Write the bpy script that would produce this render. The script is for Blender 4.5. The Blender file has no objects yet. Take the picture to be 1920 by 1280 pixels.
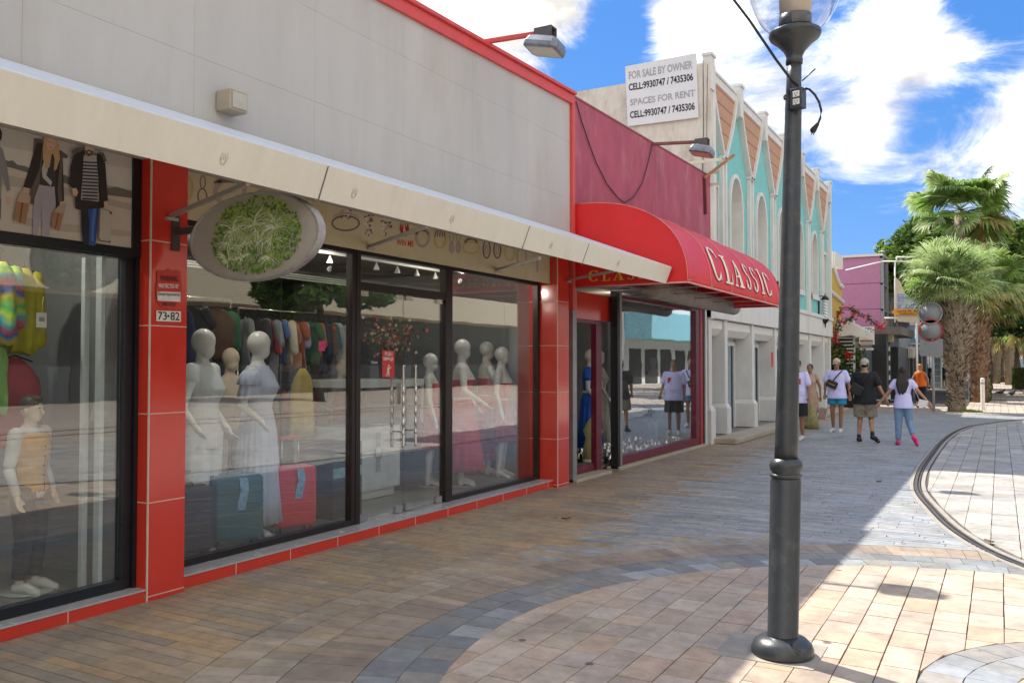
import bpy, bmesh, math, random
from mathutils import Vector, Matrix
random.seed(7)
R = math.radians
scene = bpy.context.scene
col = scene.collection

# ---------------- camera ----------------
FPX = 1622.0
TH = math.atan(915 / FPX)      # street direction (+Y) lies right of the view axis
PT = math.atan(43 / FPX)
EYE = Vector((0, 0, 1.65))
cd = bpy.data.cameras.new('camera'); cam = bpy.data.objects.new('camera', cd); col.objects.link(cam)
cam.location = EYE; cam.rotation_euler = (R(90) + PT, 0, TH)
cd.sensor_width = 36; cd.lens = FPX / 1920 * 36; cd.clip_start = 0.05; cd.clip_end = 2000
scene.camera = cam
# ---------------- light ----------------
SUNV = Vector((-0.73, 0.31, 1.0)).normalized()       # towards the sun
w = bpy.data.worlds.new('World'); scene.world = w; w.use_nodes = True
nt = w.node_tree; nt.nodes.clear()
def wn(t, **k):
    n = nt.nodes.new(t)
    for a, b in k.items(): setattr(n, a, b)
    return n
L = nt.links.new
sky = wn('ShaderNodeTexSky', sky_type='NISHITA'); sky.sun_disc = False
sky.sun_elevation = math.asin(SUNV.z); sky.sun_rotation = math.atan2(SUNV.x, SUNV.y)
sky.air_density = 1.0; sky.dust_density = 0.3; sky.ozone_density = 2.5
hs = wn('ShaderNodeHueSaturation'); hs.inputs['Saturation'].default_value = 1.1; hs.inputs['Value'].default_value = 0.95
hs.inputs['Hue'].default_value = 0.505
L(sky.outputs[0], hs.inputs['Color'])
tc = wn('ShaderNodeTexCoord')
mp = wn('ShaderNodeMapping'); mp.inputs['Scale'].default_value = (1.0, 1.0, 1.9); mp.inputs['Location'].default_value = (3.1, 0.7, 0.3)
L(tc.outputs['Generated'], mp.inputs[0])
n1 = wn('ShaderNodeTexNoise'); n1.inputs['Scale'].default_value = 6.0; n1.inputs['Detail'].default_value = 15; n1.inputs['Roughness'].default_value = 0.70; n1.inputs['Distortion'].default_value = 0.6
L(mp.outputs[0], n1.inputs['Vector'])
acc = n1.outputs['Fac']
def blob(az_el, size, amt):
    """soft bump of cloudiness round one direction of the sky"""
    global acc
    dp = wn('ShaderNodeVectorMath', operation='DISTANCE'); L(tc.outputs['Generated'], dp.inputs[0]); dp.inputs[1].default_value = az_el
    mr = wn('ShaderNodeMapRange', interpolation_type='SMOOTHSTEP'); mr.inputs['From Min'].default_value = size; mr.inputs['From Max'].default_value = 0
    mr.inputs['To Min'].default_value = 0; mr.inputs['To Max'].default_value = amt
    L(dp.outputs['Value'], mr.inputs['Value'])
    ad = wn('ShaderNodeMath', operation='ADD'); L(acc, ad.inputs[0]); L(mr.outputs[0], ad.inputs[1]); acc = ad.outputs[0]
rv = Vector((math.cos(TH), math.sin(TH), 0)); fv = Vector((-math.sin(TH) * math.cos(PT), math.cos(TH) * math.cos(PT), math.sin(PT))); uv_ = rv.cross(fv)
def ray(px, py): return (fv + (px - 960) / FPX * rv + (640 - py) / FPX * uv_)
for (px, py, s, a) in [(880, 0, .16, .3), (1330, 30, .10, .22), (1240, 60, .06, .1), (1640, 110, .10, .22), (1780, 90, .06, .14), (1900, 30, .09, -.22), (1780, 230, .08, -.14), (1630, 250, .05, .14), (1600, 440, .14, -.08),
                       (1150, 80, .07, -.3), (1040, 110, .05, -.16), (1700, 350, .08, .06), (1460, 190, .07, .16), (1900, 300, .10, .22), (1000, 20, .1, .14), (1590, 300, .05, .12), (1700, 30, .05, .08)]:
    blob(ray(px, py).normalized(), s, a)
for d_, s_, a_ in (((.9, -.3, .35), 1.1, .30), ((.2, -.9, .45), .9, .26), ((.3, .1, .95), .6, .12)): blob(Vector(d_).normalized(), s_, a_)   # unseen cloud banks added on the open side and overhead to light the fronts
cr = wn('ShaderNodeMapRange', interpolation_type='SMOOTHSTEP'); cr.inputs['From Min'].default_value = 0.42; cr.inputs['From Max'].default_value = 0.76
L(acc, cr.inputs['Value'])
deep = wn('ShaderNodeMix', data_type='RGBA'); deep.inputs['Factor'].default_value = .8; L(hs.outputs[0], deep.inputs['A']); deep.inputs['B'].default_value = (.11, .80, 2.5, 1)
mx = wn('ShaderNodeMix', data_type='RGBA'); L(cr.outputs[0], mx.inputs['Factor']); L(deep.outputs['Result'], mx.inputs['A']); 
n2c = wn('ShaderNodeTexNoise'); n2c.inputs['Scale'].default_value = 9; n2c.inputs['Detail'].default_value = 7; L(mp.outputs[0], n2c.inputs['Vector'])
cc = wn('ShaderNodeMapRange'); cc.inputs['From Min'].default_value = .35; cc.inputs['From Max'].default_value = .62; cc.inputs['To Min'].default_value = 3.0; cc.inputs['To Max'].default_value = 7.2; L(n2c.outputs['Fac'], cc.inputs['Value'])
cv = wn('ShaderNodeVectorMath', operation='SCALE'); cv.inputs[0].default_value = (1.04, 1.0, .93); L(cc.outputs[0], cv.inputs['Scale']); L(cv.outputs[0], mx.inputs['B'])
bg = wn('ShaderNodeBackground'); bg.inputs['Strength'].default_value = 0.15; L(mx.outputs['Result'], bg.inputs['Color'])
ow = wn('ShaderNodeOutputWorld'); L(bg.outputs[0], ow.inputs[0])
sl = bpy.data.lights.new('sun', 'SUN'); sl.energy = 4.0; sl.angle = R(0.5); sl.color = (1.0, 0.95, 0.86)
so = bpy.data.objects.new('sun', sl); col.objects.link(so); so.rotation_euler = SUNV.to_track_quat('Z', 'Y').to_euler()
vs = scene.view_settings; vs.view_transform = 'Standard'; vs.look = 'None'; vs.exposure = 1.0; vs.gamma = 1
scene.cycles.transparent_max_bounces = 16; scene.cycles.max_bounces = 10

# ---------------- unprojection helpers ----------------
def onX(px, py, X): d = ray(px, py); t = (X - EYE.x) / d.x; return EYE + d * t
def onY(px, py, Y): d = ray(px, py); t = (Y - EYE.y) / d.y; return EYE + d * t
def onZ(px, py, Z=0): d = ray(px, py); t = (Z - EYE.z) / d.z; return EYE + d * t

# ---------------- scene helpers ----------------
WM = {}
def tag(o, label=None, cat=None, group=None, kind=None):
    for k, v in (('label', label), ('category', cat), ('group', group), ('kind', kind)):
        if v: o[k] = v
    return o
def thing(name, label, cat, loc=(0, 0, 0), rz=0, group=None, rx=0, ry=0):
    o = bpy.data.objects.new(name, None); col.objects.link(o); o.empty_display_size = .2
    o.location = loc; o.rotation_euler = (rx, ry, rz)
    WM[o.name] = Matrix.Translation(loc) @ o.rotation_euler.to_matrix().to_4x4()
    return tag(o, label, cat, group)
class MB:
    def __init__(s): s.v = []; s.f = []; s.m = []; s.s = []; s.c = None
    def add(s, vs, fs, mi=0, sm=False):
        b = len(s.v); s.v.extend([tuple(p) for p in vs])
        for f in fs: s.f.append(tuple(i + b for i in f)); s.m.append(mi); s.s.append(sm)
        return s
    def box(s, x0, y0, z0, x1, y1, z1, mi=0):
        if x0 > x1: x0, x1 = x1, x0
        if y0 > y1: y0, y1 = y1, y0
        if z0 > z1: z0, z1 = z1, z0
        v = [(x, y, z) for z in (z0, z1) for y in (y0, y1) for x in (x0, x1)]
        return s.add(v, [(0, 2, 3, 1), (4, 5, 7, 6), (0, 1, 5, 4), (2, 6, 7, 3), (0, 4, 6, 2), (1, 3, 7, 5)], mi)
    def obox(s, c, a, b, d, mi=0):
        """box with centre c and half-axes a, b, d"""
        c, a, b, d = map(Vector, (c, a, b, d))
        v = [c + i * a + j * b + k * d for k in (-1, 1) for j in (-1, 1) for i in (-1, 1)]
        return s.add(v, [(0, 2, 3, 1), (4, 5, 7, 6), (0, 1, 5, 4), (2, 6, 7, 3), (0, 4, 6, 2), (1, 3, 7, 5)], mi)
    def bar(s, p, q, w, h, mi=0, up=(0, 0, 1)):
        p, q = Vector(p), Vector(q); d = (q - p); u = d.normalized(); a = u.cross(Vector(up))
        if a.length < 1e-4: a = u.cross(Vector((0, 1, 0)))
        a.normalize(); b = a.cross(u)
        return s.obox((p + q) / 2, d / 2, a * w / 2, b * h / 2, mi)
    def loft(s, rings, mi=0, cap=True, sm=True, closed=False):
        n = len(rings[0]); b = []
        vs = [p for r in rings for p in r]; fs = []
        for i in range(len(rings) - 1 + (1 if closed else 0)):
            i2 = (i + 1) % len(rings)
            for k in range(n): fs.append((i * n + k, i * n + (k + 1) % n, i2 * n + (k + 1) % n, i2 * n + k))
        if cap and not closed: fs.append(tuple(range(n - 1, -1, -1))); fs.append(tuple((len(rings) - 1) * n + k for k in range(n)))
        return s.add(vs, fs, mi, sm)
    def tube(s, pts, r, n=8, mi=0, cap=True):
        pts = [Vector(p) for p in pts]; rings = []
        for i, p in enumerate(pts):
            d = (pts[min(i + 1, len(pts) - 1)] - pts[max(i - 1, 0)]).normalized()
            a = d.cross(Vector((0, 0, 1)));
            if a.length < 1e-3: a = d.cross(Vector((0, 1, 0)))
            a.normalize(); b = d.cross(a)
            rr = r[i] if isinstance(r, (list, tuple)) else r
            rings.append([p + (a * math.cos(t) + b * math.sin(t)) * rr for t in [2 * math.pi * k / n for k in range(n)]])
        return s.loft(rings, mi, cap)
    def lathe(s, o, prof, n=24, mi=0, sx=1, sy=1, cap=False, ax=None):
        o = Vector(o); rings = []
        for r, z in prof:
            ring = []
            for k in range(n):
                t = 2 * math.pi * k / n; q = Vector((r * math.cos(t) * sx, r * math.sin(t) * sy, z))
                if ax is not None: q = ax @ q
                ring.append(o + q)
            rings.append(ring)
        return s.loft(rings, mi, cap)
    def ball(s, c, rx, ry=None, rz=None, n=12, mi=0, m=None):
        ry = ry or rx; rz = rz or rx; c = Vector(c); rings = []
        k2 = max(5, n // 2)
        for i in range(k2 + 1):
            a = math.pi * i / k2; q = max(math.sin(a), .02)
            ring = [Vector((rx * q * math.cos(2 * math.pi * k / n), ry * q * math.sin(2 * math.pi * k / n), -rz * math.cos(a))) for k in range(n)]
            if m is not None: ring = [m @ p for p in ring]
            rings.append([c + p for p in ring])
        return s.loft(rings, mi)
    def caps(s, p, r0, q, r1, n=12, mi=0):
        """tapered capsule"""
        p, q = Vector(p), Vector(q); d = (q - p)
        if d.length < 1e-6: return s
        d.normalize(); a = d.cross(Vector((0, 0, 1)))
        if a.length < 1e-3: a = d.cross(Vector((0, 1, 0)))
        a.normalize(); b = d.cross(a); rings = []
        for t in (-88, -60, -30, 0):
            rings.append((p + d * r0 * math.sin(R(t)), r0 * math.cos(R(t))))
        for t in (0, 30, 60, 88):
            rings.append((q + d * r1 * math.sin(R(t)), r1 * math.cos(R(t))))
        return s.loft([[c + (a * math.cos(2 * math.pi * k / n) + b * math.sin(2 * math.pi * k / n)) * rr for k in range(n)] for c, rr in rings], mi)
    def prism(s, poly, fn, t, mi=0, back=True):
        """poly of (u,v); fn(u,v,w)->xyz; thickness w 0..t"""
        n = len(poly); A = [fn(u, v, 0) for u, v in poly]; B = [fn(u, v, t) for u, v in poly]
        fs = [tuple(range(n, 2 * n))] + [(k, (k + 1) % n, n + (k + 1) % n, n + k) for k in range(n)]
        if back: fs.append(tuple(range(n - 1, -1, -1)))
        return s.add(A + B, fs, mi)
    def quad(s, a, b, c, d, mi=0): return s.add([a, b, c, d], [(0, 1, 2, 3)], mi)
    def build(s, name, mats, parent=None, local=False, bevel=0, label=None, fix=True):
        me = bpy.data.meshes.new(name)
        if parent is not None and not local:
            inv = WM[parent.name].inverted(); vs = [tuple(inv @ Vector(p)) for p in s.v]
        else: vs = s.v
        me.from_pydata(vs, [], s.f)
        if not isinstance(mats, (list, tuple)): mats = [mats]
        for m in mats: me.materials.append(m)
        me.polygons.foreach_set('material_index', s.m); me.polygons.foreach_set('use_smooth', s.s)
        if s.c is not None:
            at = me.color_attributes.new('Col', 'FLOAT_COLOR', 'POINT')
            at.data.foreach_set('color', [x for c in s.c for x in c])
        if fix and len(s.f) < 60000:
            bm = bmesh.new(); bm.from_mesh(me); bmesh.ops.recalc_face_normals(bm, faces=bm.faces); bm.to_mesh(me); bm.free()
        me.update()
        o = bpy.data.objects.new(name, me); col.objects.link(o)
        if parent is not None:
            o.parent = parent; WM[o.name] = WM[parent.name].copy()
        else: WM[o.name] = Matrix.Identity(4)
        if label: o['label'] = label
        if bevel:
            b = o.modifiers.new('bevel', 'BEVEL'); b.width = bevel; b.segments = 2; b.limit_method = 'ANGLE'; b.angle_limit = R(40)
        return o
def remesh(o, vox, smooth=4):
    """turn overlapping closed shapes into one continuous skin"""
    m = o.modifiers.new('r', 'REMESH'); m.mode = 'VOXEL'; m.voxel_size = vox; m.use_smooth_shade = True
    s_ = o.modifiers.new('s', 'SMOOTH'); s_.iterations = smooth; s_.factor = .5
    bpy.context.view_layer.update()
    dg = bpy.context.evaluated_depsgraph_get()
    me = bpy.data.meshes.new_from_object(o.evaluated_get(dg)); o.modifiers.clear(); o.data = me
    return o
def copytree(o, parent=None):
    c = o.copy(); col.objects.link(c); c.parent = parent; WM[c.name] = WM[o.name].copy() if o.name in WM else Matrix.Identity(4)
    for ch in o.children: copytree(ch, c)
    return c

# ---------------- materials ----------------
MATS = {}
def mat(name, c, rough=.6, metal=0, var=.12, scale=6, bump=0, bscale=60, spec=.4, stain=None, stain_amt=.0, stretch=(1, 1, 1), coat=0, sscale=1.5, trans=0, sub=0):
    if name in MATS: return MATS[name]
    m = bpy.data.materials.new(name); m.use_nodes = True; t = m.node_tree; p = t.nodes['Principled BSDF']; l = t.links.new
    p.inputs['Roughness'].default_value = rough; p.inputs['Metallic'].default_value = metal
    p.inputs['Specular IOR Level'].default_value = spec; p.inputs['Coat Weight'].default_value = coat
    if coat: p.inputs['Coat Roughness'].default_value = .08
    co = t.nodes.new('ShaderNodeTexCoord'); ma = t.nodes.new('ShaderNodeMapping'); ma.inputs['Scale'].default_value = stretch
    l(co.outputs['Object'], ma.inputs[0])
    n = t.nodes.new('ShaderNodeTexNoise'); n.inputs['Scale'].default_value = scale; n.inputs['Detail'].default_value = 6; n.inputs['Roughness'].default_value = .65
    l(ma.outputs[0], n.inputs['Vector'])
    mr = t.nodes.new('ShaderNodeMapRange'); mr.inputs['From Min'].default_value = .3; mr.inputs['From Max'].default_value = .7
    mr.inputs['To Min'].default_value = 1 - var; mr.inputs['To Max'].default_value = 1 + var; l(n.outputs['Fac'], mr.inputs['Value'])
    hv = t.nodes.new('ShaderNodeVectorMath'); hv.operation = 'SCALE'; hv.inputs[0].default_value = c[:3]
    l(mr.outputs[0], hv.inputs['Scale']); out = hv.outputs[0]
    if stain:
        n2 = t.nodes.new('ShaderNodeTexNoise'); n2.inputs['Scale'].default_value = sscale; n2.inputs['Detail'].default_value = 8; n2.inputs['Roughness'].default_value = .7
        l(ma.outputs[0], n2.inputs['Vector'])
        r2 = t.nodes.new('ShaderNodeMapRange'); r2.inputs['From Min'].default_value = .52; r2.inputs['From Max'].default_value = .72; r2.inputs['To Max'].default_value = stain_amt
        l(n2.outputs['Fac'], r2.inputs['Value'])
        mi = t.nodes.new('ShaderNodeMix'); mi.data_type = 'RGBA'; l(r2.outputs[0], mi.inputs['Factor']); l(out, mi.inputs['A']); mi.inputs['B'].default_value = (*stain, 1); out = mi.outputs['Result']
    l(out, p.inputs['Base Color'])
    r3 = t.nodes.new('ShaderNodeMapRange'); r3.inputs['To Min'].default_value = max(rough - .08, .02); r3.inputs['To Max'].default_value = min(rough + .08, 1); l(n.outputs['Fac'], r3.inputs['Value']); l(r3.outputs[0], p.inputs['Roughness'])
    if bump:
        nb = t.nodes.new('ShaderNodeTexNoise'); nb.inputs['Scale'].default_value = bscale; nb.inputs['Detail'].default_value = 5; l(ma.outputs[0], nb.inputs['Vector'])
        b = t.nodes.new('ShaderNodeBump'); b.inputs['Strength'].default_value = bump; b.inputs['Distance'].default_value = .01; l(nb.outputs['Fac'], b.inputs['Height']); l(b.outputs[0], p.inputs['Normal'])
    if trans:
        tr = t.nodes.new('ShaderNodeBsdfTranslucent'); l(out, tr.inputs['Color']); mxs = t.nodes.new('ShaderNodeMixShader'); mxs.inputs[0].default_value = trans
        l(p.outputs[0], mxs.inputs[1]); l(tr.outputs[0], mxs.inputs[2]); l(mxs.outputs[0], t.nodes['Material Output'].inputs[0])
    MATS[name] = m; return m
def glass(name, f0=.06, tint=(.86, .92, .90), k=4.0):
    m = bpy.data.materials.new(name); m.use_nodes = True; t = m.node_tree; t.nodes.clear(); l = t.links.new
    g = t.nodes.new('ShaderNodeNewGeometry'); d = t.nodes.new('ShaderNodeVectorMath'); d.operation = 'DOT_PRODUCT'; l(g.outputs['Normal'], d.inputs[0]); l(g.outputs['Incoming'], d.inputs[1])
    def M(op, a, b=None):
        n = t.nodes.new('ShaderNodeMath'); n.operation = op
        for i, x in enumerate((a, b)):
            if x is None: continue
            if isinstance(x, (int, float)): n.inputs[i].default_value = x
            else: l(x, n.inputs[i])
        return n.outputs[0]
    f = M('ADD', M('MULTIPLY', M('POWER', M('SUBTRACT', 1.0, M('ABSOLUTE', d.outputs['Value'])), k), 1 - f0), f0)
    tr = t.nodes.new('ShaderNodeBsdfTransparent'); tr.inputs[0].default_value = (*tint, 1)
    gl = t.nodes.new('ShaderNodeBsdfGlossy'); gl.inputs['Roughness'].default_value = 0.0; gl.inputs[0].default_value = (.95, .97, 1, 1)
    nz = t.nodes.new('ShaderNodeTexNoise'); nz.inputs['Scale'].default_value = 1.3; co = t.nodes.new('ShaderNodeTexCoord'); l(co.outputs['Object'], nz.inputs['Vector'])
    b = t.nodes.new('ShaderNodeBump'); b.inputs['Strength'].default_value = .05; b.inputs['Distance'].default_value = .02; l(nz.outputs['Fac'], b.inputs['Height']); l(b.outputs[0], gl.inputs['Normal'])
    mi = t.nodes.new('ShaderNodeMixShader'); l(f, mi.inputs[0]); l(tr.outputs[0], mi.inputs[1]); l(gl.outputs[0], mi.inputs[2])
    o = t.nodes.new('ShaderNodeOutputMaterial'); l(mi.outputs[0], o.inputs[0]); return m
def emit(name, c, s):
    m = bpy.data.materials.new(name); m.use_nodes = True; t = m.node_tree; p = t.nodes['Principled BSDF']
    p.inputs['Base Color'].default_value = (*c, 1); p.inputs['Emission Color'].default_value = (*c, 1); p.inputs['Emission Strength'].default_value = s; return m
def vcol_mat(name, rough=.55, spec=.35, nscale=9, var=.22, dark=(.05, .045, .04), bump=.3):
    """stone whose colour varies from slab to slab (per-slab colour attribute), with stains"""
    m = bpy.data.materials.new(name); m.use_nodes = True; t = m.node_tree; p = t.nodes['Principled BSDF']; l = t.links.new
    p.inputs['Specular IOR Level'].default_value = spec
    a = t.nodes.new('ShaderNodeAttribute'); a.attribute_name = 'Col'; co = t.nodes.new('ShaderNodeTexCoord')
    def nz(sc, det, f0, f1, t0, t1, v=co.outputs['Object']):
        n = t.nodes.new('ShaderNodeTexNoise'); n.inputs['Scale'].default_value = sc; n.inputs['Detail'].default_value = det; n.inputs['Roughness'].default_value = .7; l(v, n.inputs['Vector'])
        r = t.nodes.new('ShaderNodeMapRange'); r.inputs['From Min'].default_value = f0; r.inputs['From Max'].default_value = f1; r.inputs['To Min'].default_value = t0; r.inputs['To Max'].default_value = t1
        l(n.outputs['Fac'], r.inputs['Value']); return n, r
    n, r = nz(nscale, 8, .3, .7, 1 - var, 1 + var); n2, r2 = nz(.9, 5, .3, .7, .86, 1.12)
    mu = t.nodes.new('ShaderNodeMath'); mu.operation = 'MULTIPLY'; l(r.outputs[0], mu.inputs[0]); l(r2.outputs[0], mu.inputs[1])
    sc = t.nodes.new('ShaderNodeVectorMath'); sc.operation = 'SCALE'; l(a.outputs['Color'], sc.inputs[0]); l(mu.outputs[0], sc.inputs['Scale'])
    n3, r3 = nz(5.5, 4, .67, .75, 0, .6)
    mi = t.nodes.new('ShaderNodeMix'); mi.data_type = 'RGBA'; l(r3.outputs[0], mi.inputs['Factor']); l(sc.outputs[0], mi.inputs['A']); mi.inputs['B'].default_value = (*dark, 1)
    vo = t.nodes.new('ShaderNodeTexVoronoi'); vo.inputs['Scale'].default_value = 1.7; l(co.outputs['Object'], vo.inputs['Vector'])
    nd = t.nodes.new('ShaderNodeTexNoise'); nd.inputs['Scale'].default_value = 20; l(co.outputs['Object'], nd.inputs['Vector'])
    sm = t.nodes.new('ShaderNodeMath'); sm.operation = 'MULTIPLY_ADD'; l(nd.outputs['Fac'], sm.inputs[0]); sm.inputs[1].default_value = .05; l(vo.outputs['Distance'], sm.inputs[2])
    rg = t.nodes.new('ShaderNodeMapRange'); rg.inputs['From Min'].default_value = .062; rg.inputs['From Max'].default_value = .078; rg.inputs['To Min'].default_value = .75; rg.inputs['To Max'].default_value = 0; l(sm.outputs[0], rg.inputs['Value'])
    n6, r6 = nz(1.7, 9, .48, .70, 0, .5)
    m6 = t.nodes.new('ShaderNodeMix'); m6.data_type = 'RGBA'; l(r6.outputs[0], m6.inputs['Factor']); l(mi.outputs['Result'], m6.inputs['A']); m6.inputs['B'].default_value = (.13, .115, .10, 1)
    m7 = t.nodes.new('ShaderNodeMix'); m7.data_type = 'RGBA'; l(rg.outputs[0], m7.inputs['Factor']); l(m6.outputs['Result'], m7.inputs['A']); m7.inputs['B'].default_value = (.06, .055, .05, 1)
    l(m7.outputs['Result'], p.inputs['Base Color'])
    r4 = t.nodes.new('ShaderNodeMapRange'); r4.inputs['To Min'].default_value = rough - .15; r4.inputs['To Max'].default_value = rough + .15; l(n2.outputs['Fac'], r4.inputs['Value']); l(r4.outputs[0], p.inputs['Roughness'])
    b = t.nodes.new('ShaderNodeBump'); b.inputs['Strength'].default_value = bump; b.inputs['Distance'].default_value = .004; l(n.outputs['Fac'], b.inputs['Height']); l(b.outputs[0], p.inputs['Normal'])
    return m

def text_shape(s, italic=0, bold=0):
    cu = bpy.data.curves.new('t', 'FONT'); cu.body = s; cu.offset = bold; cu.shear = italic; cu.resolution_u = 3
    o = bpy.data.objects.new('t', cu); col.objects.link(o); bpy.context.view_layer.update()
    dg = bpy.context.evaluated_depsgraph_get(); me = bpy.data.meshes.new_from_object(o.evaluated_get(dg))
    vs = [(v.co.x, v.co.y) for v in me.vertices]; fs = [tuple(p.vertices) for p in me.polygons]
    bpy.data.objects.remove(o); bpy.data.curves.remove(cu); bpy.data.meshes.remove(me)
    x0 = min(v[0] for v in vs); x1 = max(v[0] for v in vs); y0 = min(v[1] for v in vs); y1 = max(v[1] for v in vs)
    return [((x - x0) / (x1 - x0), (y - y0) / (y1 - y0)) for x, y in vs], fs
def text(mb, s, fn, mi=0, **k):
    """fn(u,v) maps the unit square to the sign's surface"""
    vs, fs = text_shape(s, **k); mb.add([fn(u, v) for u, v in vs], fs, mi)
# ================= materials =================
M_glass = glass('shop_glass', .095, (.96, .98, .97), 2.9)
M_glass2 = glass('lamp_glass', .06, (.90, .91, .93), 2.2)
M_paver = vcol_mat('paver_stone'); M_mortar = mat('mortar', (.085, .075, .065), .9, var=.3, scale=30)
M_ground = None
M_redtile = mat('red_tile', (.60, .040, .022), .14, spec=.6, var=.05, scale=3, coat=.25)
M_grout = mat('grout', (.62, .50, .42), .8)
M_redpaint = mat('red_paint', (.62, .075, .065), .45, var=.1, stain=(.45, .08, .07), stain_amt=.4)
M_panel = mat('cream_panel', (.47, .455, .425), .5, var=.07, scale=2, stain=(.38, .33, .27), stain_amt=.5, stretch=(1, 1, .22), sscale=1.3)
M_fascia = mat('cream_fascia', (.70, .67, .575), .4, var=.04, scale=3, stain=(.50, .44, .34), stain_amt=.35, stretch=(1, 2.2, .6), sscale=1.8)
M_flash = mat('pale_flashing', (.66, .70, .74), .4, var=.1)
M_cream = mat('cream_paint', (.62, .57, .44), .5, var=.1, stain=(.35, .25, .15), stain_amt=.5)
M_dkframe = mat('dark_bronze_frame', (.030, .022, .020), .35, metal=.3)
M_blkframe = mat('black_frame', (.012, .015, .02), .3)
M_sill = mat('grey_sill_tile', (.42, .42, .42), .25, var=.1, scale=8)
M_inwall = mat('interior_wall', (.22, .235, .235), .7, var=.05)
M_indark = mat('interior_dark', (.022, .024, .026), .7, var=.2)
M_infloor = mat('interior_floor', (.22, .23, .21), .3, var=.1)
M_steel = mat('brushed_steel', (.55, .53, .50), .25, metal=1, var=.1)
M_metal = mat('grey_metal', (.33, .34, .35), .45, metal=.6, var=.15, stain=(.2, .12, .08), stain_amt=.4)
M_white = mat('white_paint', (.74, .73, .69), .5, var=.05)
M_plum = mat('plum_wall', (.38, .088, .135), .8, var=.16, scale=3, bump=.5, bscale=90, stain=(.46, .22, .22), stain_amt=.75, stretch=(1, 1, .4), sscale=2.2)
M_awnred = mat('red_awning_cloth', (.74, .015, .018), .45, var=.10, scale=1.5, spec=.6, bump=.35, bscale=3.5, trans=.10, stain=(.62, .06, .05), stain_amt=.35)
M_seam = mat('awning_piping', (.42, .02, .025), .6)
M_gold = mat('yellow_letters', (.80, .50, .03), .5); M_creamlet = mat('cream_letters', (.80, .72, .58), .6)
M_maroon = mat('maroon_frame', (.14, .012, .03), .35, var=.15, stain=(.3, .12, .1), stain_amt=.3, sscale=6)
M_stucco = mat('white_stucco', (.66, .66, .64), .75, var=.07, bump=.25, bscale=70, stain=(.40, .35, .28), stain_amt=.5, stretch=(1, 1, .5))
M_oldwall = mat('weathered_wall', (.64, .60, .52), .8, var=.12, bump=.4, bscale=50, stain=(.36, .27, .19), stain_amt=.65, sscale=2.4, stretch=(1, 1, .45))
M_teal = mat('teal_wall', (.20, .53, .52), .7, var=.08, stain=(.28, .42, .42), stain_amt=.3)
M_tan = mat('tan_panel', (.47, .27, .17), .75, var=.1)
M_pole = mat('grey_pole', (.034, .040, .046), .34, spec=.5, var=.15, scale=12, bump=.15, bscale=120, stain=(.16, .15, .13), stain_amt=.35, sscale=9)
M_black = mat('black_plastic', (.015, .015, .017), .4)
M_mann = mat('mannequin_white', (.62, .61, .58), .3, spec=.5, var=.02)
M_mannskin = mat('mannequin_beige', (.62, .50, .38), .45, var=.03)
M_conc = mat('concrete_kerb', (.42, .37, .29), .85, var=.15, bump=.4, stain=(.2, .17, .13), stain_amt=.5)
M_rail = mat('rail_steel', (.20, .17, .15), .35, metal=.8, var=.3, stain=(.16, .07, .03), stain_amt=.7, sscale=5)
M_granite = mat('granite_strip', (.33, .30, .265), .7, var=.15)
M_shadedroad = mat('shaded_road', (.10, .10, .105), .85, var=.2, scale=20)  # dark tone that carries the shade on the far road

# ================= ground and paving =================
def ground_mat():
    m = bpy.data.materials.new('street_ground'); m.use_nodes = True; t = m.node_tree; p = t.nodes['Principled BSDF']; l = t.links.new
    co = t.nodes.new('ShaderNodeTexCoord'); ma = t.nodes.new('ShaderNodeMapping'); ma.inputs['Rotation'].default_value = (0, 0, R(90)); l(co.outputs['Object'], ma.inputs[0])
    b = t.nodes.new('ShaderNodeTexBrick'); b.inputs['Scale'].default_value = 1; b.inputs['Brick Width'].default_value = .42; b.inputs['Row Height'].default_value = .24; b.inputs['Mortar Size'].default_value = .008
    b.inputs['Color1'].default_value = (.40, .34, .28, 1); b.inputs['Color2'].default_value = (.48, .39, .31, 1); b.inputs['Mortar'].default_value = (.16, .13, .11, 1)
    l(ma.outputs[0], b.inputs['Vector'])
    n = t.nodes.new('ShaderNodeTexNoise'); n.inputs['Scale'].default_value = .5; n.inputs['Detail'].default_value = 8; l(co.outputs['Object'], n.inputs['Vector'])
    r = t.nodes.new('ShaderNodeMapRange'); r.inputs['To Min'].default_value = .7; r.inputs['To Max'].default_value = 1.25; l(n.outputs['Fac'], r.inputs['Value'])
    s = t.nodes.new('ShaderNodeVectorMath'); s.operation = 'SCALE'; l(b.outputs['Color'], s.inputs[0]); l(r.outputs[0], s.inputs['Scale']); l(s.outputs[0], p.inputs['Base Color']); p.inputs['Roughness'].default_value = .75
    return m
M_ground = ground_mat()
mb = MB(); mb.quad((-400, -300, -.05), (400, -300, -.05), (400, 900, -.05), (-400, 900, -.05)); tag(mb.build('ground', M_mortar), kind='structure')
XE = 6.0
mb = MB()   # paved street beyond the individually laid pavers
for (x0, y0, x1, y1) in [(XE, -60, 40, 33), (-5.6, -60, XE, 0), (-60, 33, 40, 400)]:
    mb.quad((x0, y0, 0), (x1, y0, 0), (x1, y1, 0), (x0, y1, 0))
tag(mb.build('paved_street', M_ground), kind='structure')
mb = MB(); mb.quad((-5.6, 0, -.012), (XE, 0, -.012), (XE, 33, -.012), (-5.6, 33, -.012)); tag(mb.build('paving_bed', M_mortar), kind='structure')

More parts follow.
